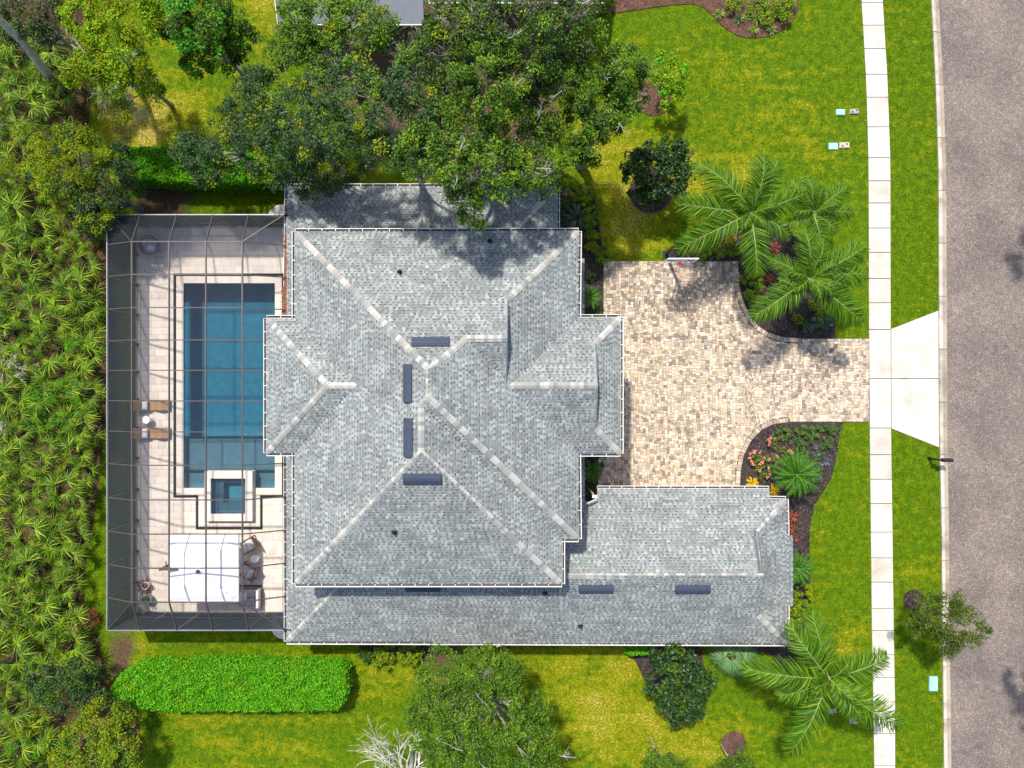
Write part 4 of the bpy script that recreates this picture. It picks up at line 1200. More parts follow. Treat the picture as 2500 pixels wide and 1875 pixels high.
# ------------------------------------------------------------------ neighbour's house to the north (mostly behind the oaks)
nb = thing('neighbour_house', 'neighbouring house with plain grey roof half hidden behind live oaks', 'house', (0, 0, 0))
M_NROOF = plain('neighbour_roof_shingle', (.20, .225, .26), .9, .10, 3, .3)
def slope_roof(x0, x1, y0, depth, he, m):
    a = P(x0, y0, he); b_ = P(x1, y0, he); q = MB()
    t = [(a.x, a.y, he), (b_.x, b_.y, he), (b_.x, b_.y + depth, he + depth * m), (a.x, a.y + depth, he + depth * m)]
    q.add(t + [(x, y, z - .12) for x, y, z in t], [(0, 1, 2, 3), (7, 6, 5, 4), (0, 4, 5, 1), (1, 5, 6, 2), (2, 6, 7, 3), (3, 7, 4, 0)])
    r = q.build('roof', M_NROOF, nb)
    q = MB(); q.bar((a.x - .1, a.y - .07, he - .04), (b_.x + .1, a.y - .07, he - .04), .05, .11); q.bar((a.x - .07, a.y, he - .04), (a.x - .07, a.y + depth, he + depth * m - .04), .05, .11); q.build('gutter', M_WHITE, r)
slope_roof(681, 1035, 57, 5, 3.0, .45); slope_roof(1050, 1471, 4, 4.5, 3.0, .45)
a = P(700, 40, 3); b_ = P(1460, -30, 3)
mb = MB(); mb.box(((a.x + b_.x) / 2, a.y + 8.5, 1.4), (b_.x - a.x - .8, 8, 2.8)); mb.build('wall', M_STUCCO, nb)
# ------------------------------------------------------------------ furniture on the pool deck
M_TEAK = plain('teak_wood', (.16, .06, .03), .55, .25, 9, .2)
M_CUSH = plain('white_cushion', (.72, .72, .72), .9, .05, 5, .2)
M_PILLOW = plain('silver_pillow', (.52, .53, .56), .6, .10, 7, .2)
M_WICKER = plain('tan_resin', (.36, .215, .115), .6, .08, 6, .2)
M_WTABLE = plain('white_ceramic', (.84, .84, .83), .3, .03, 3)
M_CANVAS = plain('white_canvas', (.78, .78, .80), .9, .03, 2, .1)
M_DARKW = plain('brown_stained_pole', (.085, .045, .032), .5, .2, 8)
M_GREYW = plain('grey_rope_weave', (.16, .16, .17), .8, .3, 18, .4)
M_GREYC = plain('grey_cushion', (.40, .40, .42), .9, .1, 6, .2)
M_BLUEPOT = plain('blue_grey_glazed_pot', (.20, .27, .36), .25, .25, 5)
M_BLACK = plain('black_metal', (.018, .018, .02), .45, .1, 5)
M_RED = plain('red_rim_metal', (.75, .035, .02), .4, .08, 5)

def pillow(mb, c, sx, sy, sz, rz=0.0, tilt=0.0, m=0, n=8):
    """a soft cushion: pinched box"""
    R = Matrix.Rotation(rz, 3, 'Z') @ Matrix.Rotation(tilt, 3, 'Y'); c = Vector(c); o = []
    for sgn in (1, -1):
        for i in range(n + 1):
            for j in range(n + 1):
                u, v = i / n * 2 - 1, j / n * 2 - 1
                e = max(0, (1 - abs(u) ** 3.5) * (1 - abs(v) ** 3.5)) ** .5
                pin = 1 - .06 * (u * u) * (1 - v * v) - .0
                o.append(c + R @ Vector((u * sx / 2 * (1 - .07 * (1 - v * v) * 0), v * sy / 2 * (1 - .10 * (1 - u * u) * 0), sgn * (e * sz / 2 + .004))))
    fs_ = []
    k = n + 1
    for s_ in range(2):
        for i in range(n):
            for j in range(n):
                q = (s_ * k * k + i * k + j, s_ * k * k + (i + 1) * k + j, s_ * k * k + (i + 1) * k + j + 1, s_ * k * k + i * k + j + 1)
                fs_.append(q if s_ == 0 else q[::-1])
    mb.add(o, fs_, m, True)

def lounger(x0, x1, y0, y1, label):
    a, b_ = P(x0, y1, .3), P(x1, y0, .3)
    c = Vector(((a.x + b_.x) / 2, (a.y + b_.y) / 2, DZ))
    L_, Wd = b_.x - a.x, b_.y - a.y
    t = thing('sun_lounger', label, 'lounger', c, 0, 'sun loungers by the pool')
    n_ = 24; top = []; bot = []
    for i in range(n_ + 1):
        u = i / n_; x = (u - .5) * L_
        z = .30 + .34 * max(0, (.42 - u) / .42) ** 1.15 - .10 * math.exp(-((u - .52) / .12) ** 2) + .09 * math.exp(-((u - .75) / .11) ** 2) - .10 * max(0, (u - .82) / .18)
        top.append((x, z)); bot.append((x, max(.0, z - .085)))
    mb = MB()
    hw = Wd / 2
    vs_ = []
    for (x, z), (x2, z2) in zip(top, bot): vs_ += [(x, -hw, z), (x, hw, z), (x2, -hw, z2), (x2, hw, z2)]
    fs_ = []
    for i in range(n_):
        k = i * 4; q = k + 4
        fs_ += [(k, q, q + 1, k + 1), (k + 3, q + 3, q + 2, k + 2), (k + 2, q + 2, q, k), (k + 1, q + 1, q + 3, k + 3)]
    fs_ += [(0, 1, 3, 2), (n_ * 4 + 2, n_ * 4 + 3, n_ * 4 + 1, n_ * 4)]
    mb.add(vs_, fs_, 0, False)
    link('seat', mb.mesh('seat', M_WICKER), t)
    for s_ in (-.28, .33):
        mb = MB(); zt = .30 if s_ > 0 else .42
        mb.box((s_ * L_, 0, (zt - .07) / 2), (.16, Wd * .86, zt - .07)); link('support', mb.mesh('support', M_WICKER), t)
    mb = MB(); xx = -.5 * L_ + .36 * L_
    pillow(mb, (xx, 0, .455), .30, Wd * .88, .13, 0, .45); link('pillow', mb.mesh('pillow', M_PILLOW), t)
    return t
lounger(327, 413, 976, 1001.5, 'tan chaise lounger with silver pillow nearer the house-side middle of the pool')['label'] = 'tan chaise lounger with silver pillow, on the egg chair side of the white drum table'
lounger(327, 413, 1044, 1070, 'x')['label'] = 'tan chaise lounger with silver pillow, on the umbrella side of the white drum table'
def drum(px, py, r, h, label):
    c = P(px, py, h); c.z = DZ
    t = thing('side_table', label, 'table', c)
    mb = MB(); mb.lathe([(r * .82, 0), (r * .80, .02), (r * .55, h * .45), (r * .55, h * .5), (r * .9, h - .06)], (0, 0, 0), 24); link('pedestal', mb.mesh('pedestal', M_WTABLE), t)
    mb = MB(); mb.lathe([(0.001, h), (r * .97, h), (r, h - .012), (r, h - .055), (r * .9, h - .06), (0.001, h - .06)][::-1], (0, 0, 0), 28, smooth=False); link('table_top', mb.mesh('table_top', M_WTABLE), t)
drum(357, 1025, .22, .50, 'round white drum side table between two tan loungers')
drum(621.5, 1365, .22, .52, 'round white side table between two teak armchairs')

def armchair(px, py, face, label):
    c = P(px, py, .4); c.z = DZ
    t = thing('armchair', label, 'armchair', c, face, 'teak armchairs beside the umbrella')
    W_, Dp = .74, .92                                      # +x is the front
    for s_ in (-1, 1):
        mb = MB(); mb.box((.0, s_ * (W_ / 2 - .035), .52), (Dp * .98, .07, .05)); link('armrest', mb.mesh('armrest', M_TEAK), t)
        for q in (-1, 1):
            mb = MB(); mb.box((q * (Dp / 2 - .05), s_ * (W_ / 2 - .035), .25), (.06, .06, .5)); link('leg', mb.mesh('leg', M_TEAK), t)
    mb = MB(); mb.box((.02, 0, .24), (Dp * .9, W_ - .15, .08)); link('seat_frame', mb.mesh('seat_frame', M_TEAK), t)
    bk = link('backrest', None, t)
    for i in range(5):
        mb = MB(); mb.bar((-Dp / 2 + .10 - i * .035, -W_ / 2 + .04, .36 + i * .10), (-Dp / 2 + .10 - i * .035, W_ / 2 - .04, .36 + i * .10), .09, .035, up=(.4, 0, 1)); link('slat', mb.mesh('slat', M_TEAK), bk)
    for s_ in (-1, 1):
        mb = MB(); mb.bar((-Dp / 2 + .13, s_ * (W_ / 2 - .04), .28), (-Dp / 2 - .06, s_ * (W_ / 2 - .04), .84), .05, .06); link('back_post', mb.mesh('back_post', M_TEAK), bk)
    mb = MB(); pillow(mb, (.10, 0, .37), .68, W_ - .16, .18); link('seat_cushion', mb.mesh('seat_cushion', M_CUSH), t)
    mb = MB(); pillow(mb, (-.20, 0, .58), .46, W_ - .20, .17, 0, -1.05); link('back_cushion', mb.mesh('back_cushion', M_CUSH), t)
    mb = MB(); pillow(mb, (-.04, .02, .54), .32, .46, .11, 0, -.8); link('throw_pillow', mb.mesh('throw_pillow', M_PILLOW), t)
armchair(608, 1331, math.atan2(-22, -39), 'teak armchair with white cushions between the spa and the round white table')
armchair(607, 1395, math.atan2(17, -35), 'teak armchair with white cushions between the round white table and the sofa')

# umbrella
def umbrella():
    he_, ha = 2.30, 3.0
    a, b_ = P(412, 1468, he_), P(582, 1305, he_)
    x0, x1, y0, y1 = a.x, b_.x, a.y, b_.y
    cx, cy = (x0 + x1) / 2, (y0 + y1) / 2
    t = thing('patio_umbrella', 'large white rectangular cantilever patio umbrella under the screen roof', 'umbrella', (x0 - .28, cy, DZ))
    O = WL(t)
    n_ = 12; grid = []
    mb = MB(); vs_ = []
    for i in range(n_ + 1):
        for j in range(n_ + 1):
            u, v = i / n_ * 2 - 1, j / n_ * 2 - 1
            r = max(abs(u), abs(v)); z = he_ + (ha - he_) * (1 - r) ** .92
            e = .055 * (1 - r) * r * 4 * (min(abs(u), abs(v)) / max(r, 1e-3) - 1) * .7
            z += e
            if r > .99: z -= .03 * (1 - min(abs(u), abs(v)) ** 2)
            vs_.append((cx + u * (x1 - x0) / 2, cy + v * (y1 - y0) / 2, z))
    k = n_ + 1
    mb.add(vs_, [(i * k + j, (i + 1) * k + j, (i + 1) * k + j + 1, i * k + j + 1) for i in range(n_) for j in range(n_)], 0, False)
    cn = mb.build('canopy', M_CANVAS, t)
    mb = MB()
    loop = [(x0, y0), (x1, y0), (x1, y1), (x0, y1)]
    for i in range(4):
        p, q = loop[i], loop[(i + 1) % 4]
        mb.add([(*p, he_ - .005), (*q, he_ - .005), (*q, he_ - .14), (*p, he_ - .14)], [(0, 1, 2, 3)])
    vo = mb.build('valance', M_CANVAS, cn, origin=O)
    for q in loop:
        mb = MB(); mb.bar((cx, cy, ha - .16), (q[0] * .97 + cx * .03, q[1] * .97 + cy * .03, he_ - .08), .03, .03); mb.build('rib', M_DARKW, t)
    for q in ((cx, y0), (cx, y1), (x0, cy), (x1, cy)):
        mb = MB(); mb.bar((cx, cy, ha - .2), (q[0] * .95 + cx * .05, q[1] * .95 + cy * .05, he_ - .12), .025, .025); mb.build('rib', M_DARKW, t)
    mb = MB(); mb.lathe([(.10, ha - .06), (.105, ha + .03), (.07, ha + .08), (.001, ha + .085)], (cx, cy, 0), 16); mb.build('finial', M_DARKW, t)
    mb = MB(); mb.box((x0 - .28, cy, 1.35), (.11, .11, 2.7)); mb.build('mast', M_DARKW, t)
    mb = MB(); mb.box((x0 - .28, cy, .04), (.9, .9, .07)); mb.box((x0 - .28, cy, .11), (.3, .3, .08)); mb.build('base', M_DARKW, t)
    mb = MB(); mb.bar((x0 - .33, cy, 2.66), (x0 + .62, cy, 2.62), .07, .09); mb.build('boom', M_DARKW, t)
    mb = MB(); mb.bar((x0 - .28, cy, 2.0), (x0 - .28, cy + .30, 2.05), .04, .04); mb.build('crank', M_DARKW, t)
umbrella()
# sofa partly under the umbrella
c = P(607, 1458, .3); c.z = DZ
t = thing('outdoor_sofa', 'pale outdoor sofa half under the white umbrella by the dark planting strip', 'sofa', c)
mb = MB(); mb.box((.1, 0, .18), (1.25, .95, .2)); 
for sx in (-.4, .6):
    for sy in (-.4, .4): mb.box((sx, sy, .04), (.06, .06, .08))
link('base', mb.mesh('base', M_TEAK), t)
mb = MB(); mb.box((.62, 0, .42), (.14, .98, .5)); link('backrest', mb.mesh('backrest', M_CUSH), t)
for sy in (-.24, .24):
    mb = MB(); pillow(mb, (.05, sy, .36), .95, .46, .18); link('seat_cushion', mb.mesh('seat_cushion', M_GREYC), t)
mb = MB(); pillow(mb, (-.25, .1, .50), .5, .5, .15); link('throw_pillow', mb.mesh('throw_pillow', M_CUSH), t)
mb = MB(); pillow(mb, (.38, -.15, .54), .34, .5, .16, 0, -1.0); link('back_cushion', mb.mesh('back_cushion', M_GREYC), t)

# round nest chair in the corner
c = P(370, 601, .5); c.z = DZ
t = thing('nest_chair', 'round grey woven nest chair with pale cushion in the enclosure corner', 'chair', c)
mb = MB(); R_ = .52; prof = [(.10, .30), (.30, .34), (.44, .44), (.51, .60), (.525, .78), (.50, .79), (.485, .62), (.42, .48), (.28, .39), (.001, .37)]
mb.lathe(prof, (0, 0, 0), 28); sh = link('shell', mb.mesh('shell', M_GREYW), t)
mb = MB(); mb.tube([(R_ * math.cos(a), R_ * math.sin(a), .79 + .10 * math.sin(a - .6)) for a in np.linspace(0, 2 * math.pi, 33)], .022, 6, caps=False); link('rim', mb.mesh('rim', M_BLACK), t)
for k in range(22):
    a = 2 * math.pi * k / 22
    mb = MB(); mb.tube([(r * 1.015 * math.cos(a + .15 * q), r * 1.015 * math.sin(a + .15 * q), z - .01) for q, (r, z) in enumerate(prof[1:5])], .012, 5); link('cane', mb.mesh('cane', M_GREYW), sh)
for k in range(4):
    a = math.pi / 4 + k * math.pi / 2
    mb = MB(); mb.tube([(.12 * math.cos(a), .12 * math.sin(a), .32), (.40 * math.cos(a), .40 * math.sin(a), 0)], .02, 6); link('leg', mb.mesh('leg', M_BLACK), t)
mb = MB(); mb.lathe([(.43, .50), (.45, .56), (.40, .62), (.001, .64)], (0, 0, 0), 24); link('seat_cushion', mb.mesh('seat_cushion', M_GREYC), t)
mb = MB(); pillow(mb, (.13, -.14, .72), .44, .36, .16, -.4, .25); link('throw_pillow', mb.mesh('throw_pillow', M_PILLOW), t)
mb = MB(); pillow(mb, (-.2, .2, .72), .42, .34, .14, .8, .5); link('throw_pillow', mb.mesh('throw_pillow', M_GREYC), t)

# ------------------------------------------------------------------ basketball hoop
bx0, bx1 = P(1632, 0, 3.95).x, P(1705, 0, 3.95).x; by = 6.40
t = thing('basketball_hoop', 'basketball hoop with clear white-framed backboard and red rim above the driveway', 'basketball hoop', (8.72, 7.35, 0))
def hp(mb, nm, m, par=None): return mb.build(nm, m, par or t, origin=WL(t))
mb = MB(); mb.box((8.72, 7.35, 1.7), (.14, .14, 3.4)); mb.box((8.72, 7.35, .03), (.4, .4, .06)); hp(mb, 'pole', M_BLACK)
M_BOARD = mat_screen('clear_backboard', .35, (.55, .57, .60))
bc = (bx0 + bx1) / 2
mb = MB(); mb.box((bc, by, 3.42), (bx1 - bx0 - .06, .02, 1.0)); bd = hp(mb, 'backboard', M_BOARD)
mb = MB()
for s_ in (-1, 1): mb.box((bc + s_ * (bx1 - bx0) / 2, by, 3.42), (.055, .06, 1.12)); mb.box((bc, by, 3.42 + s_ * .53), (bx1 - bx0 - .05, .06, .055))
hp(mb, 'frame', M_WHITE, bd)
mb = MB()
for s_ in (-1, 1): mb.box((bc + s_ * .30, by - .016, 3.30), (.05, .006, .45)); mb.box((bc, by - .016, 3.30 + s_ * .225), (.55, .006, .05))
hp(mb, 'target_square', M_WHITE, bd)
for s_ in (-1, 1):
    mb = MB(); mb.bar((8.72, 7.30, 3.25), (bc + s_ * .42, by + .04, 3.7), .05, .06); mb.bar((8.72, 7.30, 2.6), (bc + s_ * .42, by + .04, 3.05), .05, .06); hp(mb, 'arm', M_BLACK)
rx, ry, rz_ = 8.80, by - .39, 3.05
mb = MB(); mb.tube([(rx + .23 * math.cos(a), ry + .23 * math.sin(a), rz_) for a in np.linspace(0, 2 * math.pi, 29)], .014, 6, caps=False); rim_ = hp(mb, 'rim', M_RED)
mb = MB(); mb.box((rx, by - .10, rz_), (.18, .17, .03)); mb.box((rx, by - .02, rz_ - .05), (.2, .03, .16)); hp(mb, 'rim_bracket', M_RED)
mb = MB()
for k in range(12):
    a = 2 * math.pi * k / 12
    for sg in (-1, 1):
        mb.tube([(rx + r * math.cos(a + sg * q), ry + r * math.sin(a + sg * q), rz_ - d) for r, q, d in ((.225, 0, .01), (.17, .26, .15), (.13, .52, .30), (.11, .78, .42))], .006, 4)
hp(mb, 'net', M_WHITE, rim_)

# ------------------------------------------------------------------ mailbox by the kerb
c = Vector((*G(2268, 1118.5), 0))
t = thing('mailbox', 'black mailbox on a post leaning over the kerb by the driveway apron', 'mailbox', c)
mb = MB(); mb.box((0, 0, .5), (.10, .10, 1.0)); mb.box((0, 0, .04), (.18, .18, .08)); link('post', mb.mesh('post', M_BLACK), t)
mb = MB(); mb.bar((-.12, 0, .92), (.62, 0, .92), .09, .08); mb.bar((.02, 0, .6), (.36, 0, .88), .05, .05); link('arm', mb.mesh('arm', M_BLACK), t)
mb = MB(); n_ = 8; prof = [(-.10, 0.0), (-.10, .13)] + [(-.10 * math.cos(math.pi * k / n_), .13 + .10 * math.sin(math.pi * k / n_)) for k in range(1, n_)] + [(.10, .13), (.10, 0.0)]
m_ = len(prof); vs_ = [(x, y, .965 + z) for x in (.10, .66) for y, z in prof]
mb.add(vs_, [(i, i + 1, m_ + i + 1, m_ + i) for i in range(m_ - 1)] + [(m_ - 1, 0, m_, 2 * m_ - 1), tuple(range(m_))[::-1], tuple(range(m_, 2 * m_))]); link('box', mb.mesh('box', M_BLACK), t)
mb = MB(); mb.box((.665, 0, 1.05), (.015, .17, .19)); mb.box((.68, 0, 1.10), (.02, .03, .03)); link('door', mb.mesh('door', M_BLACK), t)
mb = MB(); mb.box((.45, .11, 1.08), (.03, .012, .18)); link('flag', mb.mesh('flag', M_RED), t)

# ------------------------------------------------------------------ utility boxes set in the grass
M_TEAL = plain('pale_teal_plastic', (.34, .66, .66), .6, .08, 5)
M_METER = mat_concrete('grey_meter_lid', (.42, .38, .36), (.25, .22, .2), .25)
M_METER_T = mat_concrete('tan_meter_lid', (.60, .50, .42), (.45, .36, .30), .2)
def ubox(px, py, w, d, label, mat, caps_=0, rz=0.0, h=.10, g='utility boxes in the lawn'):
    c = Vector((*G(px, py), 0)); w *= S; d *= S
    t = thing('utility_box', label, 'utility box', c, rz, g)
    mb = MB(); mb.box((0, 0, h / 2 - .02), (w, d, h)); link('body', mb.mesh('body', mat), t)
    mb = MB(); e = .04
    mb.add([(-w / 2 + .01, -d / 2 + .01, h - .02), (w / 2 - .01, -d / 2 + .01, h - .02), (w / 2 - .01, d / 2 - .01, h - .02), (-w / 2 + .01, d / 2 - .01, h - .02), (-w / 2 + e, -d / 2 + e, h + .012), (w / 2 - e, -d / 2 + e, h + .012), (w / 2 - e, d / 2 - e, h + .012), (-w / 2 + e, d / 2 - e, h + .012)],
           [(0, 1, 5, 4), (1, 2, 6, 5), (2, 3, 7, 6), (3, 0, 4, 7), (4, 5, 6, 7)]); ld = link('lid', mb.mesh('lid', mat), t)
    for k in range(caps_):
        mb = MB(); mb.lathe([(.05, h + .012), (.05, h + .022), (.001, h + .022)], ((-.12, -.04, 0), (.13, .05, 0))[k], 12); link('reader_cap', mb.mesh('reader_cap', M_BLACK), ld)
ubox(2051, 275, 21, 14, 'pale teal utility box paired with a grey meter lid', M_TEAL)
ubox(2084, 273, 21, 12, 'grey meter lid with two black caps, loose beside teal box', M_METER, 2)
ubox(2033, 358, 22, 16, 'pale teal utility box touching a tan meter lid', M_TEAL)
ubox(2060, 355.5, 25, 14, 'tan meter lid with two black caps touching teal box', M_METER_T, 2, .03)
ubox(2277, 1668, 20, 35, 'large pale teal utility box in the grass verge by the kerb', M_TEAL, 0, -.01, .12)
ubox(2083, 1759, 21, 13, 'grey meter lid in lawn below the palm fronds beside sidewalk', M_METER, 1, -.1)
ubox(2030, 1735, 22, 10, 'grey meter lid half under the palm by the garage corner', M_METER, 0, .08)

# ------------------------------------------------------------------ fence along the woodland
f = thing('picket_fence', 'dark metal picket fence along the palmetto woodland', 'fence', (*G(221, 200), 0))
O = WL(f)
fp = [(222, 20), (222, 90), (221.5, 160), (221.5, 230), (216, 285), (210, 338)]
fw = [Vector((*G(*p), 0)) for p in fp]
FH = 1.45
PK = MB(); PK.box((0, 0, FH / 2), (.03, .03, FH)); PKM = PK.mesh('picket', M_DARKW)
for a, b_ in zip(fw[:-1], fw[1:]):
    for z in (.2, FH - .15):
        mb = MB(); mb.bar(a + Vector((0, 0, z)), b_ + Vector((0, 0, z)), .04, .05); mb.build('rail', M_DARKW, f)
    n_ = int((b_ - a).length / .14)
    for i in range(n_): link('picket', PKM, f, a.lerp(b_, (i + .5) / n_) - O)
    mb = MB(); mb.box((a.x, a.y, FH / 2 + .04), (.07, .07, FH + .08)); mb.build('post', M_DARKW, f)
mb = MB(); mb.box((fw[-1].x, fw[-1].y, FH / 2 + .04), (.07, .07, FH + .08)); mb.build('post', M_DARKW, f)

# ------------------------------------------------------------------ parked car, only its front corner in view
def car():
    M_CARW = plain('white_car_paint', (.82, .82, .80), .2, .02, 2, spec=.6); M_CARG = plain('car_glass', (.012, .018, .022), .06, .05, 2, spec=.8)
    M_TYRE = plain('tyre_rubber', (.02, .02, .02), .9); M_RIMS = plain('alloy_rim', (.5, .5, .52), .3, .05, 3, metal=.8); M_LAMP = plain('headlight_lens', (.75, .77, .8), .1, .03, 2)
    c = Vector((*G(2512, 1968), .012))
    t = thing('parked_car', 'white car parked at the roadside, only its front corner in view', 'car', c)
    Lc, Wc = 4.5, 1.82
    # stations from tail (-y) to nose (+y): y, half width, sill z, belt z
    st = [(-2.25, .62, .45, .72), (-2.15, .78, .32, .92), (-1.6, .90, .26, .98), (-.4, .91, .24, .97), (.8, .91, .24, .94), (1.5, .89, .26, .86), (1.95, .80, .30, .74), (2.18, .62, .36, .62), (2.25, .42, .42, .55)]
    vs_ = []; k = 7
    for y, w, z0, z1 in st: vs_ += [(-w * .96, y, z0), (-w, y, (z0 + z1) / 2), (-w * .95, y, z1 - .03), (0, y, z1 + .03), (w * .95, y, z1 - .03), (w, y, (z0 + z1) / 2), (w * .96, y, z0)]
    fs_ = [(i * k + j, i * k + j + 1, (i + 1) * k + j + 1, (i + 1) * k + j) for i in range(len(st) - 1) for j in range(k - 1)] + [tuple(range(k))[::-1], tuple(range((len(st) - 1) * k, len(st) * k))]
    mb = MB(); mb.add(vs_, fs_, 0, True); link('body', mb.mesh('body', M_CARW), t)
    cs = [(-1.75, .72, .96, .98), (-1.15, .66, .95, 1.40), (-.2, .66, .95, 1.46), (.35, .65, .94, 1.40), (1.15, .74, .90, .93)]
    vs_ = []
    for y, w, z0, z1 in cs: vs_ += [(-.82, y, z0), (-w, y, z1 - .03), (0, y, z1 + .01), (w, y, z1 - .03), (.82, y, z0)]
    mb = MB(); mb.add(vs_, [(i * 5 + j, i * 5 + j + 1, (i + 1) * 5 + j + 1, (i + 1) * 5 + j) for i in range(4) for j in range(4)], 0, True); link('windows', mb.mesh('windows', M_CARG), t)
    mb = MB(); mb.add([(-.64, -1.05, 1.405), (.64, -1.05, 1.405), (.64, .28, 1.425), (-.64, .28, 1.425), (0, -.4, 1.50)], [(0, 1, 4), (1, 2, 4), (2, 3, 4), (3, 0, 4)]); link('roof', mb.mesh('roof', M_CARW), t)
    for sx in (-1, 1):
        for y in (-1.35, 1.40):
            w_ = link('wheel', None, t, (sx * .80, y, .32))
            mb = MB(); mb.tube([(-.11, 0, 0), (.11, 0, 0)], .32, 18); link('tyre', mb.mesh('tyre', M_TYRE), w_)
            mb = MB(); mb.tube([(-.115, 0, 0), (.115, 0, 0)], .20, 14); link('rim', mb.mesh('rim', M_RIMS), w_)
        mb = MB(); pillow(mb, (sx * .60, 2.04, .64), .34, .16, .12, -sx * .5); link('headlight', mb.mesh('headlight', M_LAMP), t)
        mb = MB(); mb.box((sx * .98, .75, .98), (.18, .10, .12)); link('mirror', mb.mesh('mirror', M_CARW), t)
car()
# ------------------------------------------------------------------ plants: leaf meshes
def unit(v): return v / np.maximum(np.linalg.norm(v, axis=-1, keepdims=True), 1e-9)
def leaf_quads(rg, pos, L_, W_, up_bias=.9, drop=0.0, lr=(.65, 1.3)):
    n = len(pos)
    nrm = unit(rg.normal(0, 1, (n, 3)) + np.array([0, 0, up_bias]) * 1.6)
    d = rg.normal(0, 1, (n, 3)); d[:, 2] -= drop
    d = unit(d - nrm * (d * nrm).sum(1, keepdims=True)); s_ = np.cross(nrm, d)
    l_ = (rg.uniform(lr[0], lr[1], n) * L_)[:, None] / 2; w_ = (rg.uniform(.7, 1.25, n) * W_)[:, None] / 2
    fold = nrm * w_ * .35
    V = np.stack([pos - d * l_, pos + s_ * w_ + fold, pos + d * l_, pos - s_ * w_ + fold], 1)
    return V.reshape(-1, 3)

def crown_mesh(name, seed, lobes, mats, weights, leaf=(.13, .065), dens=3.2, clump=.42, per=70, zmin=-.35, flat=.62, up=.9, gap=0.0, drop=0.0):
    """lobes: (centre Vector, rx, ry, rz). Leaf clumps over every lobe, leaves inside every clump."""
    rg = np.random.default_rng(seed)
    out = []; mi = []
    cs = [(np.array(c), np.array([rx, ry, rz])) for c, rx, ry, rz in lobes]
    for ci, (c, r) in enumerate(cs):
        n = max(5, int(dens * 4 * r[0] * r[1]))
        d = unit(rg.normal(0, 1, (n * 3, 3))); d = d[d[:, 2] > zmin][:n]
        q = c + d * r * (.86 + .16 * np.sin(d[:, :1] * 7.3 + ci) * np.sin(d[:, 1:2] * 6.1 + 2 * ci) + rg.uniform(-.16, .16, (len(d), 1)))
        keep = np.ones(len(q), bool)
        for cj, (c2, r2) in enumerate(cs):
            if cj != ci: keep &= (((q - c2) / r2) ** 2).sum(1) > .50
        if gap: keep &= rg.random(len(q)) > gap
        for p in q[keep]:
            k = int(per * rg.uniform(.5, 1.4)); cr = clump * rg.uniform(.6, 1.35)
            o = unit(rg.normal(0, 1, (k, 3))) * (rg.random((k, 1)) ** .45) * cr
            o[:, 2] *= flat
            out.append(leaf_quads(rg, p + o, leaf[0], leaf[1], up, drop)); mi += [rg.choice(len(mats), p=weights)] * k
    V = np.concatenate(out)
    return np_mesh(name, V, np.arange(len(V)).reshape(-1, 4), mats, mi)

def bark(name, c): return plain(name, c, .9, .35, 5, .6)
M_BARK = bark('grey_oak_bark', (.30, .275, .245)); M_BARK_D = bark('brown_bark', (.13, .10, .075)); M_BARK_W = bark('bleached_wood', (.62, .58, .53)); M_BARK_G = bark('weathered_twig', (.42, .39, .35)); M_BARK_P = bark('pine_bark', (.50, .45, .41))
GREY = lambda *c: c
L_OAK = leafmat('live_oak_leaf', [(0.01512, 0.0432, 0.0056), (0.03456, 0.08856, 0.008), (0.0702, 0.1458, 0.0112), (0.1188, 0.2052, 0.016)], 0.6, .15, 0.18)
L_OAK2 = leafmat('live_oak_leaf_light', [(0.04725, 0.1215, 0.008), (0.08775, 0.2025, 0.01), (0.1485, 0.27, 0.014), (0.2565, 0.3645, 0.03)], 0.6, .2, 0.18)
L_DARK = leafmat('dark_evergreen_leaf', [(0.0104, 0.0312, 0.0088), (0.02288, 0.06032, 0.01584), (0.0468, 0.0988, 0.0264), (0.104, 0.1768, 0.0528)], 0.55, .12, 0.22)
L_YEL = leafmat('yellowing_leaf', [(.10, .17, .006), (.20, .26, .008), (.40, .38, .02)], 0.6, .2, 0.15)
L_LIME = leafmat('lime_leaf', [(.09, .21, .003), (.16, .31, .004), (.24, .40, .008), (.34, .48, .02)], 0.6, .25, 0.15)
L_YGRN = leafmat('yellow_green_leaf', [(.10, .165, .003), (.17, .24, .004), (.26, .32, .006), (.36, .40, .012)], 0.6, .25, 0.15)
L_MAG = leafmat('magnolia_leaf', [(.008, .026, .006), (.016, .046, .008), (.030, .075, .012), (.060, .12, .02)], 0.48, .06, .3)
L_HEDGE = leafmat('hedge_leaf', [(0.0375, 0.1938, 0.003), (0.075, 0.325, 0.006), (0.125, 0.45, 0.01), (0.2125, 0.5625, 0.02)], 0.6, .25, 0.15)
L_STREET = leafmat('street_tree_leaf', [(0.0243, 0.0459, 0.006), (0.0513, 0.0891, 0.01), (0.1013, 0.1485, 0.016), (0.162, 0.2025, 0.03)], 0.6, .15, 0.18)
L_SOUTH = leafmat('myrtle_leaf', [(0.0243, 0.0675, 0.006), (0.054, 0.1283, 0.01), (0.1013, 0.2025, 0.014), (0.1755, 0.2835, 0.025)], 0.6, .2, 0.18)
L_GREY = leafmat('grey_green_leaf', [(.045, .055, .025), (.085, .10, .045), (.14, .155, .08)], .6, .1, .2)
L_MOSS = leafmat('spanish_moss', [(.12, .105, .08), (.19, .17, .135), (.27, .245, .20)], .9, .15, .1)
L_FERN = leafmat('fern_leaf', [(0.036, 0.204, 0.006), (0.066, 0.312, 0.01), (0.12, 0.432, 0.015)], .5, .3, .3)
L_PALM = leafmat('palm_leaflet', [(.020, .075, .002), (.050, .150, .003), (.105, .235, .004), (.23, .34, .012)], 0.5, .25, 0.25)
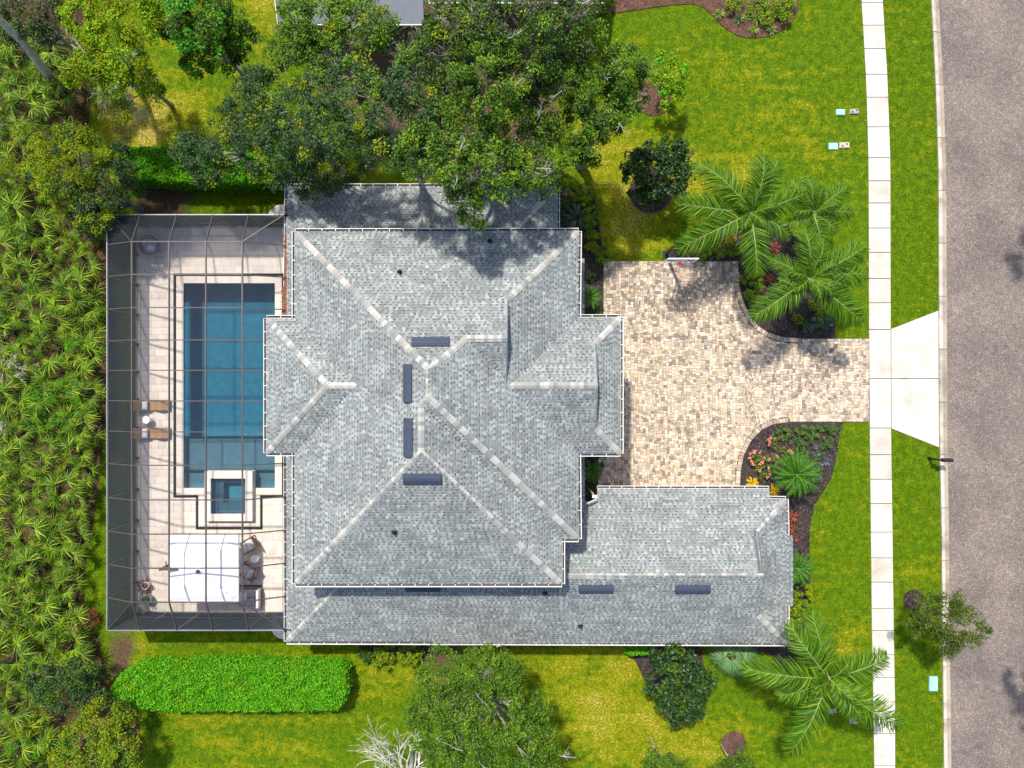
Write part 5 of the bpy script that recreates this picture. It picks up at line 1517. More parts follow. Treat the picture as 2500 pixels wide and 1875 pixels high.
L_PALMETTO = leafmat('palmetto_blade', [(0.04909, 0.1358, 0.0034), (0.1052, 0.2264, 0.0051), (0.1963, 0.3235, 0.0068), (0.3506, 0.427, 0.017)], 0.5, .22, 0.25, obj=.55)
L_PALMETTO_D = leafmat('dry_palmetto_blade', [(.16, .11, .04), (.27, .19, .08), (.36, .28, .14)], .7, .1, .2)
L_CYCAD = leafmat('cycad_leaflet', [(0.0252, 0.126, 0.004), (0.056, 0.217, 0.006), (0.105, 0.322, 0.01)], 0.5, .25, 0.2)
L_FANBLUE = leafmat('blue_green_fan', [(.07, .17, .05), (.13, .26, .09), (.20, .36, .12)], .45, .2, .4)
L_ROSE = leafmat('rose_bush_leaf', [(.03, .10, .006), (.08, .19, .010), (.16, .28, .02), (.28, .33, .03)], .45, .2, .4)
L_PINK = leafmat('pink_blossom', [(.62, .10, .12), (.78, .22, .22), (.85, .42, .40)], .6, .2, .3)
L_GOLD = leafmat('golden_croton_leaf', [(.42, .24, .004), (.65, .40, .008), (.72, .52, .02)], .45, .2, .4)
L_ORANGE = leafmat('orange_croton_leaf', [(.30, .09, .012), (.50, .17, .02), (.55, .30, .04)], .45, .2, .4)
L_TI = leafmat('red_ti_leaf', [(.10, .018, .012), (.22, .035, .02), (.30, .075, .035), (.12, .06, .02)], .4, .2, .4)
L_PERE = leafmat('perennial_leaf', [(.022, .095, .008), (.050, .15, .012), (.10, .22, .03), (.16, .22, .12)], .5, .2, .3)
L_BLUEF = leafmat('blue_flower', [(.16, .20, .42), (.24, .30, .50), (.12, .20, .16)], .6, .1, .2)
L_STRAP = leafmat('strap_leaf', [(.012, .040, .012), (.030, .075, .025), (.06, .12, .05)], .35, .15, .5)
L_LILY = leafmat('lily_leaf', [(.06, .17, .006), (.12, .25, .010), (.24, .36, .02)], .45, .2, .4)

def limbs(seed, base, lobes, r0, fork=.45, wob=.25, twigs=0, mat=M_BARK, name='trunk', parent=None, n=7):
    """tapered trunk that forks towards the centre of every lobe"""
    rg = random.Random(seed); mb = MB(); base = Vector(base)
    top = sum((Vector(l[0]) for l in lobes), Vector()) / len(lobes)
    zf = max(.8, min(l[0][2] for l in lobes) * fork)
    fk = Vector((base.x + (top.x - base.x) * .3, base.y + (top.y - base.y) * .3, zf))
    mb.tube([base + Vector((0, 0, -.1)), base + Vector((0, 0, .15)), base.lerp(fk, .5) + Vector((rg.uniform(-.1, .1), rg.uniform(-.1, .1), 0)), fk], [r0 * 1.5, r0 * 1.1, r0 * .9, r0 * .8], 10)
    for l in lobes:
        c = Vector(l[0]); pts = [fk]; 
        for k in range(1, 5):
            u = k / 4
            p = fk.lerp(c, u); p.z = fk.z + (c.z - fk.z) * (u ** .75)
            p += Vector((rg.uniform(-1, 1), rg.uniform(-1, 1), rg.uniform(-.5, .5))) * wob * l[1] * (1 - abs(u - .6))
            pts.append(p)
        mb.tube(pts, [r0 * .55, r0 * .42, r0 * .3, r0 * .2, r0 * .12], n)
        for k in range(3 + twigs):
            a = rg.uniform(0, 6.28); e = rg.uniform(-.1, .9); L_ = l[1] * rg.uniform(.6, 1.0)
            d = Vector((math.cos(a) * math.cos(e), math.sin(a) * math.cos(e), math.sin(e)))
            s_ = pts[rg.choice([2, 3, 4])]
            m1 = s_ + d * L_ * .5 + Vector((rg.uniform(-.2, .2), rg.uniform(-.2, .2), rg.uniform(0, .2)))
            mb.tube([s_, m1, s_ + d * L_], [r0 * .14, r0 * .09, r0 * .03], 5)
    return mb.build(name, mat, parent)

def branchy(mb, rg, p, d, L_, r, depth, spread=.6, up=.1, seg=3):
    """bare branching limb"""
    pts = [p]; rad = [r]; q = Vector(p); d = Vector(d).normalized()
    for i in range(seg):
        d = (d + Vector((rg.uniform(-1, 1), rg.uniform(-1, 1), rg.uniform(-1, 1) + up)) * .22).normalized()
        q = q + d * L_ / seg; pts.append(q.copy()); rad.append(max(.008, r * (1 - .55 * (i + 1) / seg)))
    mb.tube(pts, rad, 5 if r > .03 else 4, caps=False)
    if depth > 0:
        for k in range(rg.randint(2, 4)):
            s_ = pts[rg.randint(1, seg)]
            dd = (d + Vector((rg.uniform(-1, 1), rg.uniform(-1, 1), rg.uniform(-.5, .8))) * spread).normalized()
            branchy(mb, rg, s_, dd, L_ * rg.uniform(.5, .75), r * .55, depth - 1, spread, up, seg)

def LB(px, py, rp, h, fl=.62):
    c = P(px, py, h); r = pxm(rp, h)
    return (c, r, r, r * fl)

def tree(name, label, lobes_px, base, mats, weights, r0=.22, seed=1, leaf=(.13, .066), dens=7.5, clump=.33, per=90, moss=0, bare=0, barkm=M_BARK, fl=.62, twigs=0, gap=0.0, group=None, cat='tree', up=.9, zmin=-.35, flat=.62, fork=.45, drop=0.0, auto=True):
    lobes = [LB(*l, fl) for l in lobes_px]
    b = Vector((*G(*base), 0))
    if auto: b = sum((Vector((l[0].x, l[0].y, 0)) for l in lobes), Vector()) / len(lobes)
    t = thing(name, label, cat, b, 0, group)
    limbs(seed, b, lobes, r0, twigs=twigs, mat=barkm, parent=t, fork=fork)
    lob2 = [(c - b, rx, ry, rz) for c, rx, ry, rz in lobes]
    link('crown', crown_mesh('crown', seed, lob2, mats, weights, leaf, dens, clump, per, zmin, flat, up, gap, drop), t)
    rg = random.Random(seed + 5)
    if bare:
        for k in range(bare):
            mb = MB()
            c, rx, ry, rz = rg.choice(lobes); a = rg.uniform(0, 6.28); q = rg.uniform(.2, .8)
            s_ = Vector(c) + Vector((math.cos(a) * rx * q, math.sin(a) * ry * q, rz * (1.0 - q * .45) - .12))
            branchy(mb, rg, s_, Vector((math.cos(a + rg.uniform(-1, 1)), math.sin(a + rg.uniform(-1, 1)), .35)), rg.uniform(.35, .75), rg.uniform(.022, .04), 2, .9)
            mb.build('bare_branch', M_BARK_G, t)
    if moss:
        ng = np.random.default_rng(seed + 9); pos = []
        for k in range(moss):
            c, rx, ry, rz = lobes[ng.integers(len(lobes))]; a = ng.uniform(0, 6.28); q = ng.uniform(.3, 1.0)
            p = np.array([c.x + math.cos(a) * rx * q, c.y + math.sin(a) * ry * q, c.z + rz * (.9 - q * .5)])
            pos.append(p + ng.normal(0, 1, (90, 3)) * np.array([.22, .22, .30]) - np.array([0, 0, .25]))
        V = leaf_quads(ng, np.concatenate(pos) - np.array(b), .28, .025, .1, 1.5)
        link('spanish_moss', np_mesh('spanish_moss', V, np.arange(len(V)).reshape(-1, 4), [L_MOSS]), t)['kind'] = 'stuff'
    return t

OAKW = [.55, .42, .03]; OAKM = [L_OAK, L_OAK2, L_YEL]
G_OAK = 'live oaks north of the house'
tree('live_oak', 'live oak whose bough hangs over the house roof', [(1190, 225, 95, 10.5), (1115, 320, 85, 10.2), (1035, 365, 66, 10.6), (1270, 330, 85, 8.2), (1200, 415, 80, 9.8), (1135, 480, 42, 10.0), (1152, 530, 30, 9.6), (1290, 415, 62, 9.3), (1330, 440, 40, 8.6), (1105, 405, 58, 10.8)],
     (1200, 425), OAKM, OAKW, .32, 1, auto=False, moss=10, bare=7, group=G_OAK, twigs=2)
tree('live_oak', 'live oak beside the brown mulch ring with the lime green sapling', [(1520, 165, 62, 8.2), (1450, 225, 72, 8.6), (1385, 195, 62, 9.0), (1425, 315, 58, 8.0), (1490, 270, 55, 8.0), (1530, 240, 48, 7.4), (1400, 375, 38, 7.2), (1450, 355, 40, 7.0)],
     (1425, 270), OAKM, OAKW, .28, 2, moss=6, bare=6, group=G_OAK, twigs=2)
tree('live_oak', 'large mossy live oak behind the curved neighbour mulch bed', [(1330, 55, 92, 10.5), (1245, 35, 82, 10.7), (1405, 60, 62, 9.9), (1175, 75, 66, 10.3), (1300, 130, 72, 9.9), (1395, 125, 58, 9.3), (1420, 10, 50, 9.7), (1260, 170, 55, 9.5)],
     (1290, 95), [L_OAK, L_OAK2, L_GREY], [.5, .28, .22], .34, 3, moss=26, bare=7, group=G_OAK, twigs=2)
tree('live_oak', 'live oak draped with grey moss below the neighbour roof', [(1070, 110, 62, 9.9), (1120, 55, 55, 10.1), (1085, 175, 48, 9.3), (1010, 150, 46, 9.3), (925, 60, 45, 9.1), (905, 95, 40, 8.7), (1110, 5, 55, 9.5), (1190, 5, 50, 9.5)],
     (1040, 140), [L_OAK, L_OAK2, L_YEL], [.6, .36, .04], .28, 4, moss=40, bare=6, group=G_OAK)
tree('live_oak', 'live oak beside the yellowed lawn strip and neighbour roof corner', [(770, 55, 68, 7.6), (715, 105, 52, 6.8), (835, 105, 55, 7.6), (790, 145, 62, 7.2), (850, 45, 45, 7.6), (725, 30, 42, 6.8), (690, 130, 35, 6.0), (800, 5, 50, 7.4), (880, 25, 42, 7.2), (890, 65, 35, 6.8)],
     (790, 110), [L_OAK, L_OAK2, L_YEL], [.4, .57, .03], .26, 5, moss=8, bare=5, group=G_OAK)
G_EV = 'dark evergreens behind the hedge'
EVM = [L_DARK, L_OAK2, L_YEL]
tree('evergreen_tree', 'dark evergreen tree in deep shade between the live oaks', [(860, 200, 62, 9.8), (900, 255, 72, 10.2), (965, 300, 72, 10.2), (1000, 225, 62, 10.6), (940, 365, 58, 9.6), (1000, 385, 45, 9.4), (1040, 280, 50, 10.4)], (945, 270), EVM, [.85, .11, .04], .2, 6, group=G_EV, leaf=(.12, .062))
tree('evergreen_tree', 'dark evergreen tree with scattered yellow leaves over the lawn edge', [(660, 225, 58, 8.2), (720, 270, 65, 8.8), (785, 225, 52, 8.6), (765, 325, 68, 8.8), (825, 325, 58, 8.8), (690, 345, 58, 8.4), (640, 290, 48, 7.8)], (740, 300), EVM, [.80, .09, .11], .2, 7, group=G_EV, leaf=(.12, .062))
tree('evergreen_tree', 'dark evergreen tree leaning over the bright green hedge by dry lawn', [(535, 340, 50, 5.0), (480, 370, 52, 4.6), (545, 292, 32, 5.0), (600, 262, 48, 5.6), (620, 208, 42, 5.4), (590, 332, 52, 5.4), (505, 405, 42, 4.4), (552, 425, 32, 4.0), (445, 355, 28, 4.0)], (560, 340), EVM, [.82, .08, .10], .16, 8, group=G_EV, leaf=(.12, .06))
tree('evergreen_tree', 'dark evergreen tree crowding the roof corner gutter', [(720, 415, 48, 5.2), (800, 420, 50, 5.4), (852, 392, 44, 5.6), (676, 428, 36, 4.8), (760, 452, 36, 4.6), (640, 400, 40, 5.0), (745, 375, 45, 5.8), (820, 455, 30, 4.4)], (760, 410), EVM, [.76, .12, .12], .15, 9, group=G_EV, leaf=(.12, .06))
tree('evergreen_tree', 'low dark evergreen in the gap under the mossy live oaks', [(1060, 200, 55, 6.0), (1125, 235, 55, 6.2), (1185, 170, 60, 6.4), (1010, 260, 45, 6), (1250, 250, 50, 6), (1330, 240, 50, 5.6), (1330, 320, 45, 5.4), (1080, 270, 40, 5.6)], (1130, 230), EVM, [.86, .12, .02], .16, 30, group=G_EV, leaf=(.12, .06))
tree('sapling_oak', 'bright lime green tree with bare bleached branches beside the fence', [(270, 80, 68, 6.6), (335, 45, 66, 7.0), (225, 150, 42, 6.0), (300, 150, 55, 6.6), (185, 178, 32, 5.4), (352, 190, 36, 5.2), (285, 200, 36, 5.4), (375, 225, 24, 4.6), (300, 270, 24, 4.4), (200, 45, 50, 6.0), (235, 20, 55, 6.4)], (330, 130), [L_LIME, L_YGRN], [.6, .4], .12, 10, leaf=(.14, .07), dens=8, gap=.04, bare=2)
tree('camphor_tree', 'dense dark green tree between lime green tree and dry lawn', [(430, 40, 58, 5.8), (500, 90, 58, 6.2), (480, 45, 68, 6.8), (560, 60, 48, 5.6), (540, 140, 42, 5.2), (400, 15, 48, 6.0), (600, 92, 30, 5.0), (480, 150, 36, 4.8), (570, 115, 36, 5.0)], (490, 90), [L_OAK, L_FERN, L_OAK2], [.5, .25, .25], .13, 11, leaf=(.15, .075))
tree('scrub_oak', 'broad scrub tree half olive half dark above the palmettos', [(270, 430, 58, 4.1), (240, 490, 62, 3.7), (312, 470, 32, 3.1), (205, 520, 45, 2.9), (255, 550, 32, 2.7), (290, 390, 35, 3.5)], (250, 470), [L_DARK, L_OAK, L_YGRN], [.55, .3, .15], .16, 12, leaf=(.12, .062))
tree('scrub_oak', 'yellow green scrub tree joining the dark one above palmettos', [(205, 390, 65, 4.5), (150, 430, 62, 4.1), (180, 350, 50, 4.2), (120, 375, 45, 3.8), (165, 475, 40, 3.4), (100, 420, 35, 3.4)], (165, 410), [L_YGRN, L_OAK2, L_DARK], [.66, .2, .14], .14, 13, leaf=(.12, .062))
tree('wax_myrtle', 'big round green tree south of the house beside the dead tree', [(1080, 1645, 60, 4.6), (1170, 1640, 60, 5.0), (1232, 1645, 46, 4.6), (1120, 1720, 75, 5.6), (1212, 1730, 72, 5.6), (1300, 1795, 62, 5.0), (1040, 1740, 48, 4.6), (1150, 1820, 80, 5.6), (1250, 1830, 78, 5.6), (1060, 1805, 52, 5.0), (1335, 1845, 40, 4.6), (1205, 1598, 28, 4.0), (1100, 1880, 60, 5.2), (1290, 1730, 40, 4.4)], (1165, 1740), [L_SOUTH, L_OAK2, L_OAK], [.58, .28, .14], .24, 14, leaf=(.12, .06), bare=6)
tree('young_oak', 'small round tree at lawn edge beyond the dry grass', [(1612, 1858, 34, 3.6), (1650, 1880, 30, 3.2), (1585, 1885, 30, 3.2)], (1600, 1860), [L_SOUTH, L_OAK], [.7, .3], .045, 15, leaf=(.12, .062))
tree('young_oak', 'small round tree touching the little mulch circle', [(1800, 1880, 40, 3.2), (1765, 1895, 30, 3.0), (1840, 1890, 30, 3.0)], (1785, 1885), [L_SOUTH, L_OAK], [.6, .4], .045, 16, leaf=(.12, .062))
tree('scrub_bush', 'dark glossy scrub bush by the end of the long hedge', [(190, 1652, 45, 2.6), (140, 1690, 50, 2.6), (215, 1700, 38, 2.2), (100, 1650, 35, 2.2), (235, 1640, 20, 1.8)], (170, 1670), [L_DARK, L_OAK], [.75, .25], .1, 17, leaf=(.12, .062), cat='bush')
tree('scrub_bush', 'yellow green scrub bush below the long hedge end', [(250, 1760, 50, 2.6), (300, 1740, 32, 2.0), (200, 1800, 50, 2.6), (290, 1820, 45, 2.6), (240, 1860, 50, 2.4), (150, 1830, 40, 2.2), (320, 1870, 28, 2.0)], (240, 1800), [L_YGRN, L_OAK2, L_OAK], [.5, .3, .2], .1, 18, leaf=(.12, .062), cat='bush')
tree('grey_oak', 'grey green mossy oak beside the leaning pine trunk', [(60, 25, 70, 5.6), (130, 65, 48, 4.8), (20, 70, 45, 5.0), (110, 15, 55, 5.4)], (85, 60), [L_GREY, L_OAK], [.8, .2], .18, 19, moss=14, leaf=(.14, .06))
tree('street_tree', 'fine leaved young street tree leaning over the kerb and road', [(2290, 1508, 50, 3.4), (2342, 1522, 48, 3.8), (2312, 1470, 38, 3.6), (2375, 1535, 32, 3.6), (2250, 1512, 36, 3.0), (2320, 1562, 32, 3.2), (2398, 1528, 22, 3.6), (2265, 1475, 28, 2.8)], (2232, 1466), [L_STREET], [1.0], .08, 20, auto=False, leaf=(.17, .042), dens=5.0, clump=.36, per=120, barkm=M_BARK_D, gap=.1)
tree('citrus_sapling', 'bright lime green sapling growing in the brown mulch ring', [(1622, 165, 32, 2.6), (1655, 178, 26, 2.6), (1643, 212, 26, 2.4), (1622, 238, 24, 2.1), (1608, 160, 20, 2.3), (1650, 225, 18, 2.0)], (1612, 205), [L_LIME, L_HEDGE], [.7, .3], .06, 21, auto=False, leaf=(.18, .09), dens=5, clump=.30, per=60, barkm=M_BARK_D, gap=.1)
tree('live_oak', 'live oak across the road shading the asphalt beside the driveway apron', [(2785, 250, 85, 9), (2825, 330, 70, 8.5), (2860, 260, 120, 9), (2795, 180, 60, 8.5)], (2700, 440), OAKM, OAKW, .3, 51, group='live oaks across the road', dens=4, auto=False)
tree('live_oak', 'live oak across the road shading the asphalt near the parked car', [(2760, 1585, 75, 9), (2780, 1690, 70, 9), (2830, 1640, 110, 9), (2780, 1520, 70, 8.5)], (2690, 1540), OAKM, OAKW, .3, 52, group='live oaks across the road', dens=4, auto=False)
for lb, lob, bs, sd in (('dark glossy magnolia bush on the round mulch ring in the front lawn', [(1588, 398, 48, 3.0), (1640, 378, 40, 3.0), (1562, 432, 42, 2.6), (1630, 440, 50, 2.8), (1592, 470, 34, 2.1), (1655, 410, 30, 2.6), (1600, 428, 58, 2.2), (1610, 410, 40, 3.2), (1570, 400, 40, 2.7)], (1588, 452), 22),
                        ('dark glossy magnolia bush in the mulch bed south of the house', [(1650, 1622, 50, 2.8), (1690, 1655, 42, 2.7), (1622, 1670, 42, 2.7), (1660, 1705, 50, 2.7), (1692, 1718, 34, 2.4), (1610, 1622, 32, 2.4), (1640, 1735, 30, 2.3)], (1650, 1645), 23)):
    tree('magnolia', lb, lob, bs, [L_MAG, L_OAK], [.9, .1], .09, sd, auto=False, leaf=(.20, .10), dens=6, clump=.34, per=75, barkm=M_BARK_D, cat='bush', up=.7, group='magnolia bushes')
# a bough's worth of bleached limbs on the lime green tree, and the dead tree south of the house
rg = random.Random(4)
def dead(name, label, px, py, h0, spec, cat='tree'):
    b = Vector((*G(px, py), 0)); t = thing(name, label, cat, b)
    mb = MB(); top = b + Vector((0, 0, h0))
    mb.tube([b + Vector((0, 0, -.1)), b + Vector((.05, .05, h0 * .5)), top], [.16, .13, .10], 8)
    for (tx, ty, th, r) in spec:
        e = P(tx, ty, th); d = e - top
        branchy(mb, rg, top, d, d.length * .52, r, 3, .7, .0, 4)
    mb.build('trunk', M_BARK_W, t)
    return t
dead('dead_tree', 'bleached leafless dead tree beside the big round tree', 1010, 1840, 2.6, [(880, 1800, 4.4, .06), (915, 1785, 4.6, .06), (945, 1770, 4.6, .05), (962, 1755, 4.8, .06), (890, 1850, 4.0, .05), (1030, 1835, 4.2, .07), (1035, 1870, 3.8, .08), (905, 1875, 3.6, .05), (870, 1825, 4.2, .05)])
dead('dead_limb_tree', 'bare bleached young tree on the dry lawn by the lime green tree', 345, 225, 3.4, [(300, 290, 4.2, .05), (330, 265, 4.4, .05), (372, 262, 4.0, .035), (285, 255, 4.0, .04), (345, 270, 4.2, .045)])
for (px, py, lb, sp) in ((30, 915, 'grey tangle of dead twigs among palmettos', [(20, 860, 1.6, .02), (50, 930, 1.4, .02), (-5, 890, 1.6, .02), (60, 890, 1.5, .02), (20, 950, 1.5, .02), (40, 870, 1.7, .02)]),
                     (25, 1030, 'grey tangle of dead twigs below ferns', [(5, 1000, 1.3, .018), (40, 1060, 1.3, .018), (10, 1075, 1.4, .018), (35, 1010, 1.4, .018), (-5, 1050, 1.4, .018)])):
    dead('dead_shrub', lb, px, py, .7, sp, 'shrub')
# tall pine whose trunk crosses the corner of the picture
b = Vector((*G(137, 214), 0)); t = thing('pine_tree', 'tall leaning pine with bare grey trunk beside the fence', 'tree', b)
tip = P(-75, -35, 10.5)
mb = MB(); mb.tube([b + Vector((0, 0, -.1)), b.lerp(tip, .25) + Vector((.12, .1, 0)), b.lerp(tip, .5) + Vector((.1, .2, 0)), b.lerp(tip, .75), tip, tip + Vector((-.5, .4, 5))], [.26, .21, .19, .17, .14, .05], 10); mb.build('trunk', M_BARK_P, t)
link('crown', crown_mesh('crown', 33, [(tip + Vector((-.3, .5, 3.5)) - b, 2.4, 2.4, 1.5), (tip + Vector((-1.2, 1.2, 2.4)) - b, 1.6, 1.6, 1.0), (tip + Vector((.2, 1.6, 4.8)) - b, 1.5, 1.5, 1.2)], [L_OAK], [1.0], (.24, .02), 2.4, .5, 70), t)

# ------------------------------------------------------------------ hedges
def hedge(name, label, outline, h, seed, n):
    xy = poly_xy(outline); cxm = sum(p[0] for p in xy) / len(xy); cym = sum(p[1] for p in xy) / len(xy)
    b = Vector((cxm, cym, 0)); t = thing(name, label, 'hedge', b)
    mb = MB(); mb.prism([((x - cxm) * .93, (y - cym) * .84) for x, y in xy], 0.0, h - .22); link('inner_branches', mb.mesh('inner_branches', M_BARK_D), t)
    ng = np.random.default_rng(seed); a = np.array(xy); p = ng.uniform(a.min(0), a.max(0), (n * 2, 2)); p = p[inpoly(p, xy)][:n]
    q = np.concatenate([p, np.zeros((len(p), 1))], 1)
    q[:, 2] = h + .10 * np.sin(q[:, 0] * 1.7) * np.sin(q[:, 1] * 2.3 + q[:, 0]) + ng.normal(0, .06, len(q)) + .08 * np.sin(q[:, 0] * 5.1 + 3 * np.sin(q[:, 1] * 4))
    # sides
    m_ = n // 2; k = len(xy); seg = ng.integers(0, k, m_); u = ng.random((m_, 1))
    lens = np.array([np.hypot(*(a[(i + 1) % k] - a[i])) for i in range(k)]); seg = ng.choice(k, m_, p=lens / lens.sum())
    s_ = a[seg] * (1 - u) + a[(seg + 1) % k] * u
    s3 = np.concatenate([s_, ng.uniform(.1, h, (m_, 1))], 1); s3[:, :2] += ng.normal(0, .06, (m_, 2))
    pos = np.concatenate([q, s3]) - np.array(b)
    V = leaf_quads(ng, pos, .125, .06, .8)
    link('foliage', np_mesh('foliage', V, np.arange(len(V)).reshape(-1, 4), [L_HEDGE, L_LIME, L_OAK2], np.clip((np.sin(pos[:, 0] * 2.1) + np.sin(pos[:, 1] * 3.3 + pos[:, 0]) + ng.normal(0, 1.1, len(pos)) - 1.4), 0, 1.9).astype(int) + (ng.random(len(pos)) < .06)), t)
def shift(pp, h):  # outline seen at height h -> ground pixels
    return [((x - CX) * (CAM_H - h) / CAM_H + CX, (y - CY) * (CAM_H - h) / CAM_H + CY) for x, y in pp]
hedge('hedge', 'long clipped bright green hedge on the south lawn', shift([(268, 1695), (275, 1675), (295, 1650), (325, 1632), (400, 1625), (560, 1622), (740, 1626), (828, 1630), (842, 1640), (848, 1680), (836, 1718), (820, 1732), (700, 1734), (520, 1734), (400, 1736), (345, 1730), (300, 1718)], 1.4), 1.4, 41, 40000)
hedge('hedge', 'bright green hedge under the dark evergreens north of the enclosure', shift([(272, 368), (285, 360), (420, 360), (560, 362), (700, 360), (752, 366), (756, 420), (740, 440), (560, 446), (420, 444), (330, 438), (282, 420)], 1.5), 1.5, 42, 26000)
hedge('hedge', 'small clipped hedge between house and magnolia south bed', shift([(1515, 1572), (1600, 1572), (1600, 1598), (1540, 1600), (1522, 1590)], 1.0), .9, 43, 2500)

# ------------------------------------------------------------------ palms
def frond_mesh(name, th0, droop, L_=3.0, nl=115, ll=.92, lw=.044, mat=L_PALM, sweep=.42, hang=.60, seed=0):
    rg = np.random.default_rng(seed); N = 40; t = np.linspace(0, 1, N); th = th0 - droop * t ** 1.3
    x = np.concatenate([[0], np.cumsum(np.cos(th[:-1]) * L_ / (N - 1))]); z = np.concatenate([[0], np.cumsum(np.sin(th[:-1]) * L_ / (N - 1))])
    V = []; F = []; MI = []
    def at_(u): return np.interp(u, t, x), np.interp(u, t, z), np.interp(u, t, th)
    # rachis
    w0 = .030 * L_ / 3
    for i in range(N - 1):
        r0_, r1_ = w0 * (1 - .85 * t[i]), w0 * (1 - .85 * t[i + 1]); o = len(V)
        V += [(x[i], -r0_, z[i]), (x[i], 0, z[i] + r0_ * .8), (x[i], r0_, z[i]), (x[i + 1], -r1_, z[i + 1]), (x[i + 1], 0, z[i + 1] + r1_ * .8), (x[i + 1], r1_, z[i + 1])]
        F += [(o, o + 3, o + 4, o + 1), (o + 1, o + 4, o + 5, o + 2)]; MI += [1, 1]
    for s_ in (-1, 1):
        for k in range(nl):
            u = .13 + .87 * (k + rg.uniform(-.3, .3)) / nl; u = min(max(u, .1), .995)
            px_, pz_, a = at_(u)
            l_ = ll * (math.sin(math.pi * (u * .80 + .16)) ** .7) * rg.uniform(.85, 1.1)
            sw = sweep + .5 * u + rg.uniform(-.12, .12); el = rg.uniform(-.8, .95)
            d = np.array([math.cos(a) * math.sin(sw), s_ * math.cos(sw), math.sin(a) * math.sin(sw) + el * .5]); d /= np.linalg.norm(d)
            p0 = np.array([px_, 0, pz_]); p1 = p0 + d * l_ * .5 + np.array([0, 0, -hang * .08 * l_]); p2 = p0 + d * l_ + np.array([0, 0, -hang * .55 * l_])
            wv = np.array([math.cos(a), 0, math.sin(a)]) * lw / 2 + np.array([0, 0, rg.uniform(-.3, .3) * lw])
            o = len(V); V += [tuple(p0 - wv * .6), tuple(p0 + wv * .6), tuple(p1 + wv), tuple(p1 - wv), tuple(p2 + wv * .15), tuple(p2 - wv * .15)]
            F += [(o, o + 1, o + 2, o + 3), (o + 3, o + 2, o + 4, o + 5)]; MI += [0, 0]
    return np_mesh(name, np.array(V), np.array(F), [mat, M_RACHIS], MI)
M_RACHIS = plain('palm_rachis', (.22, .27, .10), .5, .15, 5)
FR = [frond_mesh('frond', .55, 1.15, seed=1), frond_mesh('frond', .30, .95, seed=2), frond_mesh('frond', .85, 1.5, seed=3), frond_mesh('frond', 1.15, 1.3, 2.2, 64, .62, seed=4)]
SPAN = [float(np.max([v.co.x for v in f.vertices])) - .15 for f in FR]
def palm(label, px, py, hc, tips, seed, group='queen palms', extra=8, base=None):
    rg = random.Random(seed); c = P(px, py, hc); b = Vector((c.x, c.y, 0))
    t = thing('queen_palm', label, 'palm', b, 0, group)
    mb = MB(); zz = [0, .1, hc * .3, hc * .6, hc * .85, hc + .1]; mb.tube([(rg.uniform(-.02, .02), rg.uniform(-.02, .02), z - .02) for z in zz], [.22, .17, .13, .12, .13, .07], 10); link('trunk', mb.mesh('trunk', M_BARK), t)
    mb = MB(); mb.tube([(0, 0, hc - .55), (0, 0, hc - .2), (0, 0, hc + .15)], [.13, .15, .05], 10); link('crownshaft', mb.mesh('crownshaft', M_RACHIS), t)
    for (tx, ty, v) in tips:
        e = P(tx, ty, hc - .35); d = Vector((e.x - c.x, e.y - c.y)); s_ = d.length / SPAN[v]
        link('frond', FR[v], t, (0, 0, hc), (rg.uniform(-.25, .25), 0, math.atan2(d.y, d.x)), (s_, min(1.15, max(.8, s_)), s_))
    for k in range(extra):
        s_ = rg.uniform(.55, .8); link('frond', FR[3], t, (0, 0, hc + .05), (0, 0, rg.uniform(0, 6.28)), (s_, s_, s_))
palm('queen palm nearest the basketball hoop in the mulch bed', 1832, 522, 4.0, [(1689, 406, 0), (1652, 502, 1), (1657, 608, 1), (1843, 389, 2), (1892, 398, 0), (1961, 474, 0), (1842, 678, 0), (1929, 576, 1), (1760, 560, 1), (1775, 470, 2), (1900, 500, 2)], 1)
palm('queen palm between the hoop palm and the sidewalk', 1985, 518, 3.6, [(1922, 448, 0), (2062, 459, 0), (2084, 522, 1), (2002, 606, 1), (1915, 560, 2), (2040, 570, 1), (1955, 440, 2)], 2, extra=6)
palm('queen palm at the blue flowered end of the mulch bed', 1972, 682, 4.0, [(1950, 562, 0), (1876, 632, 1), (1829, 778, 0), (2114, 668, 1), (2116, 602, 1), (2105, 792, 1), (1890, 690, 2), (1990, 590, 2), (2060, 700, 0), (2020, 740, 1)], 3, extra=9)
palm('queen palm on the side lawn reaching over the sidewalk', 2022, 1655, 4.2, [(1916, 1514, 0), (1978, 1498, 1), (2153, 1592, 0), (2188, 1757, 0), (1803, 1622, 0), (1926, 1840, 1), (1890, 1690, 0), (1960, 1760, 1), (2080, 1740, 2), (2060, 1590, 2), (1950, 1600, 1)], 4, extra=9)

CY_F = [frond_mesh('frond', .75, 1.25, 1.25, 46, .26, .026, L_CYCAD, .75, .2, 11), frond_mesh('frond', .35, .8, 1.25, 46, .26, .026, L_CYCAD, .75, .2, 12), frond_mesh('frond', 1.2, 1.5, 1.15, 30, .2, .026, L_CYCAD, .75, .2, 13)]
CSP = [float(np.max([v.co.x for v in f.vertices])) for f in CY_F]
def cycad(label, px, py, r, h, n, seed, sq=1.0, amin=0, amax=6.283):
    rg = random.Random(seed); c = P(px, py, h); t = thing('pygmy_palm', label, 'palm', (c.x, c.y, 0), 0, 'pygmy palms around the house')
    mb = MB(); mb.tube([(0, 0, -.02), (0, 0, h * .5), (0, 0, h)], [.12, .10, .08], 8); link('trunk', mb.mesh('trunk', M_BARK_D), t)
    R_ = pxm(r, h)
    for k in range(n):
        a = amin + (amax - amin) * (k + rg.uniform(-.3, .3)) / n; v = rg.choices([0, 1, 2], [5, 4, 3])[0]; s_ = R_ / CSP[v] * rg.uniform(.8, 1.05) * (.8 if v == 2 else 1)
        link('frond', CY_F[v], t, (0, 0, h), (rg.uniform(-.3, .3), 0, a), (s_, s_, s_))
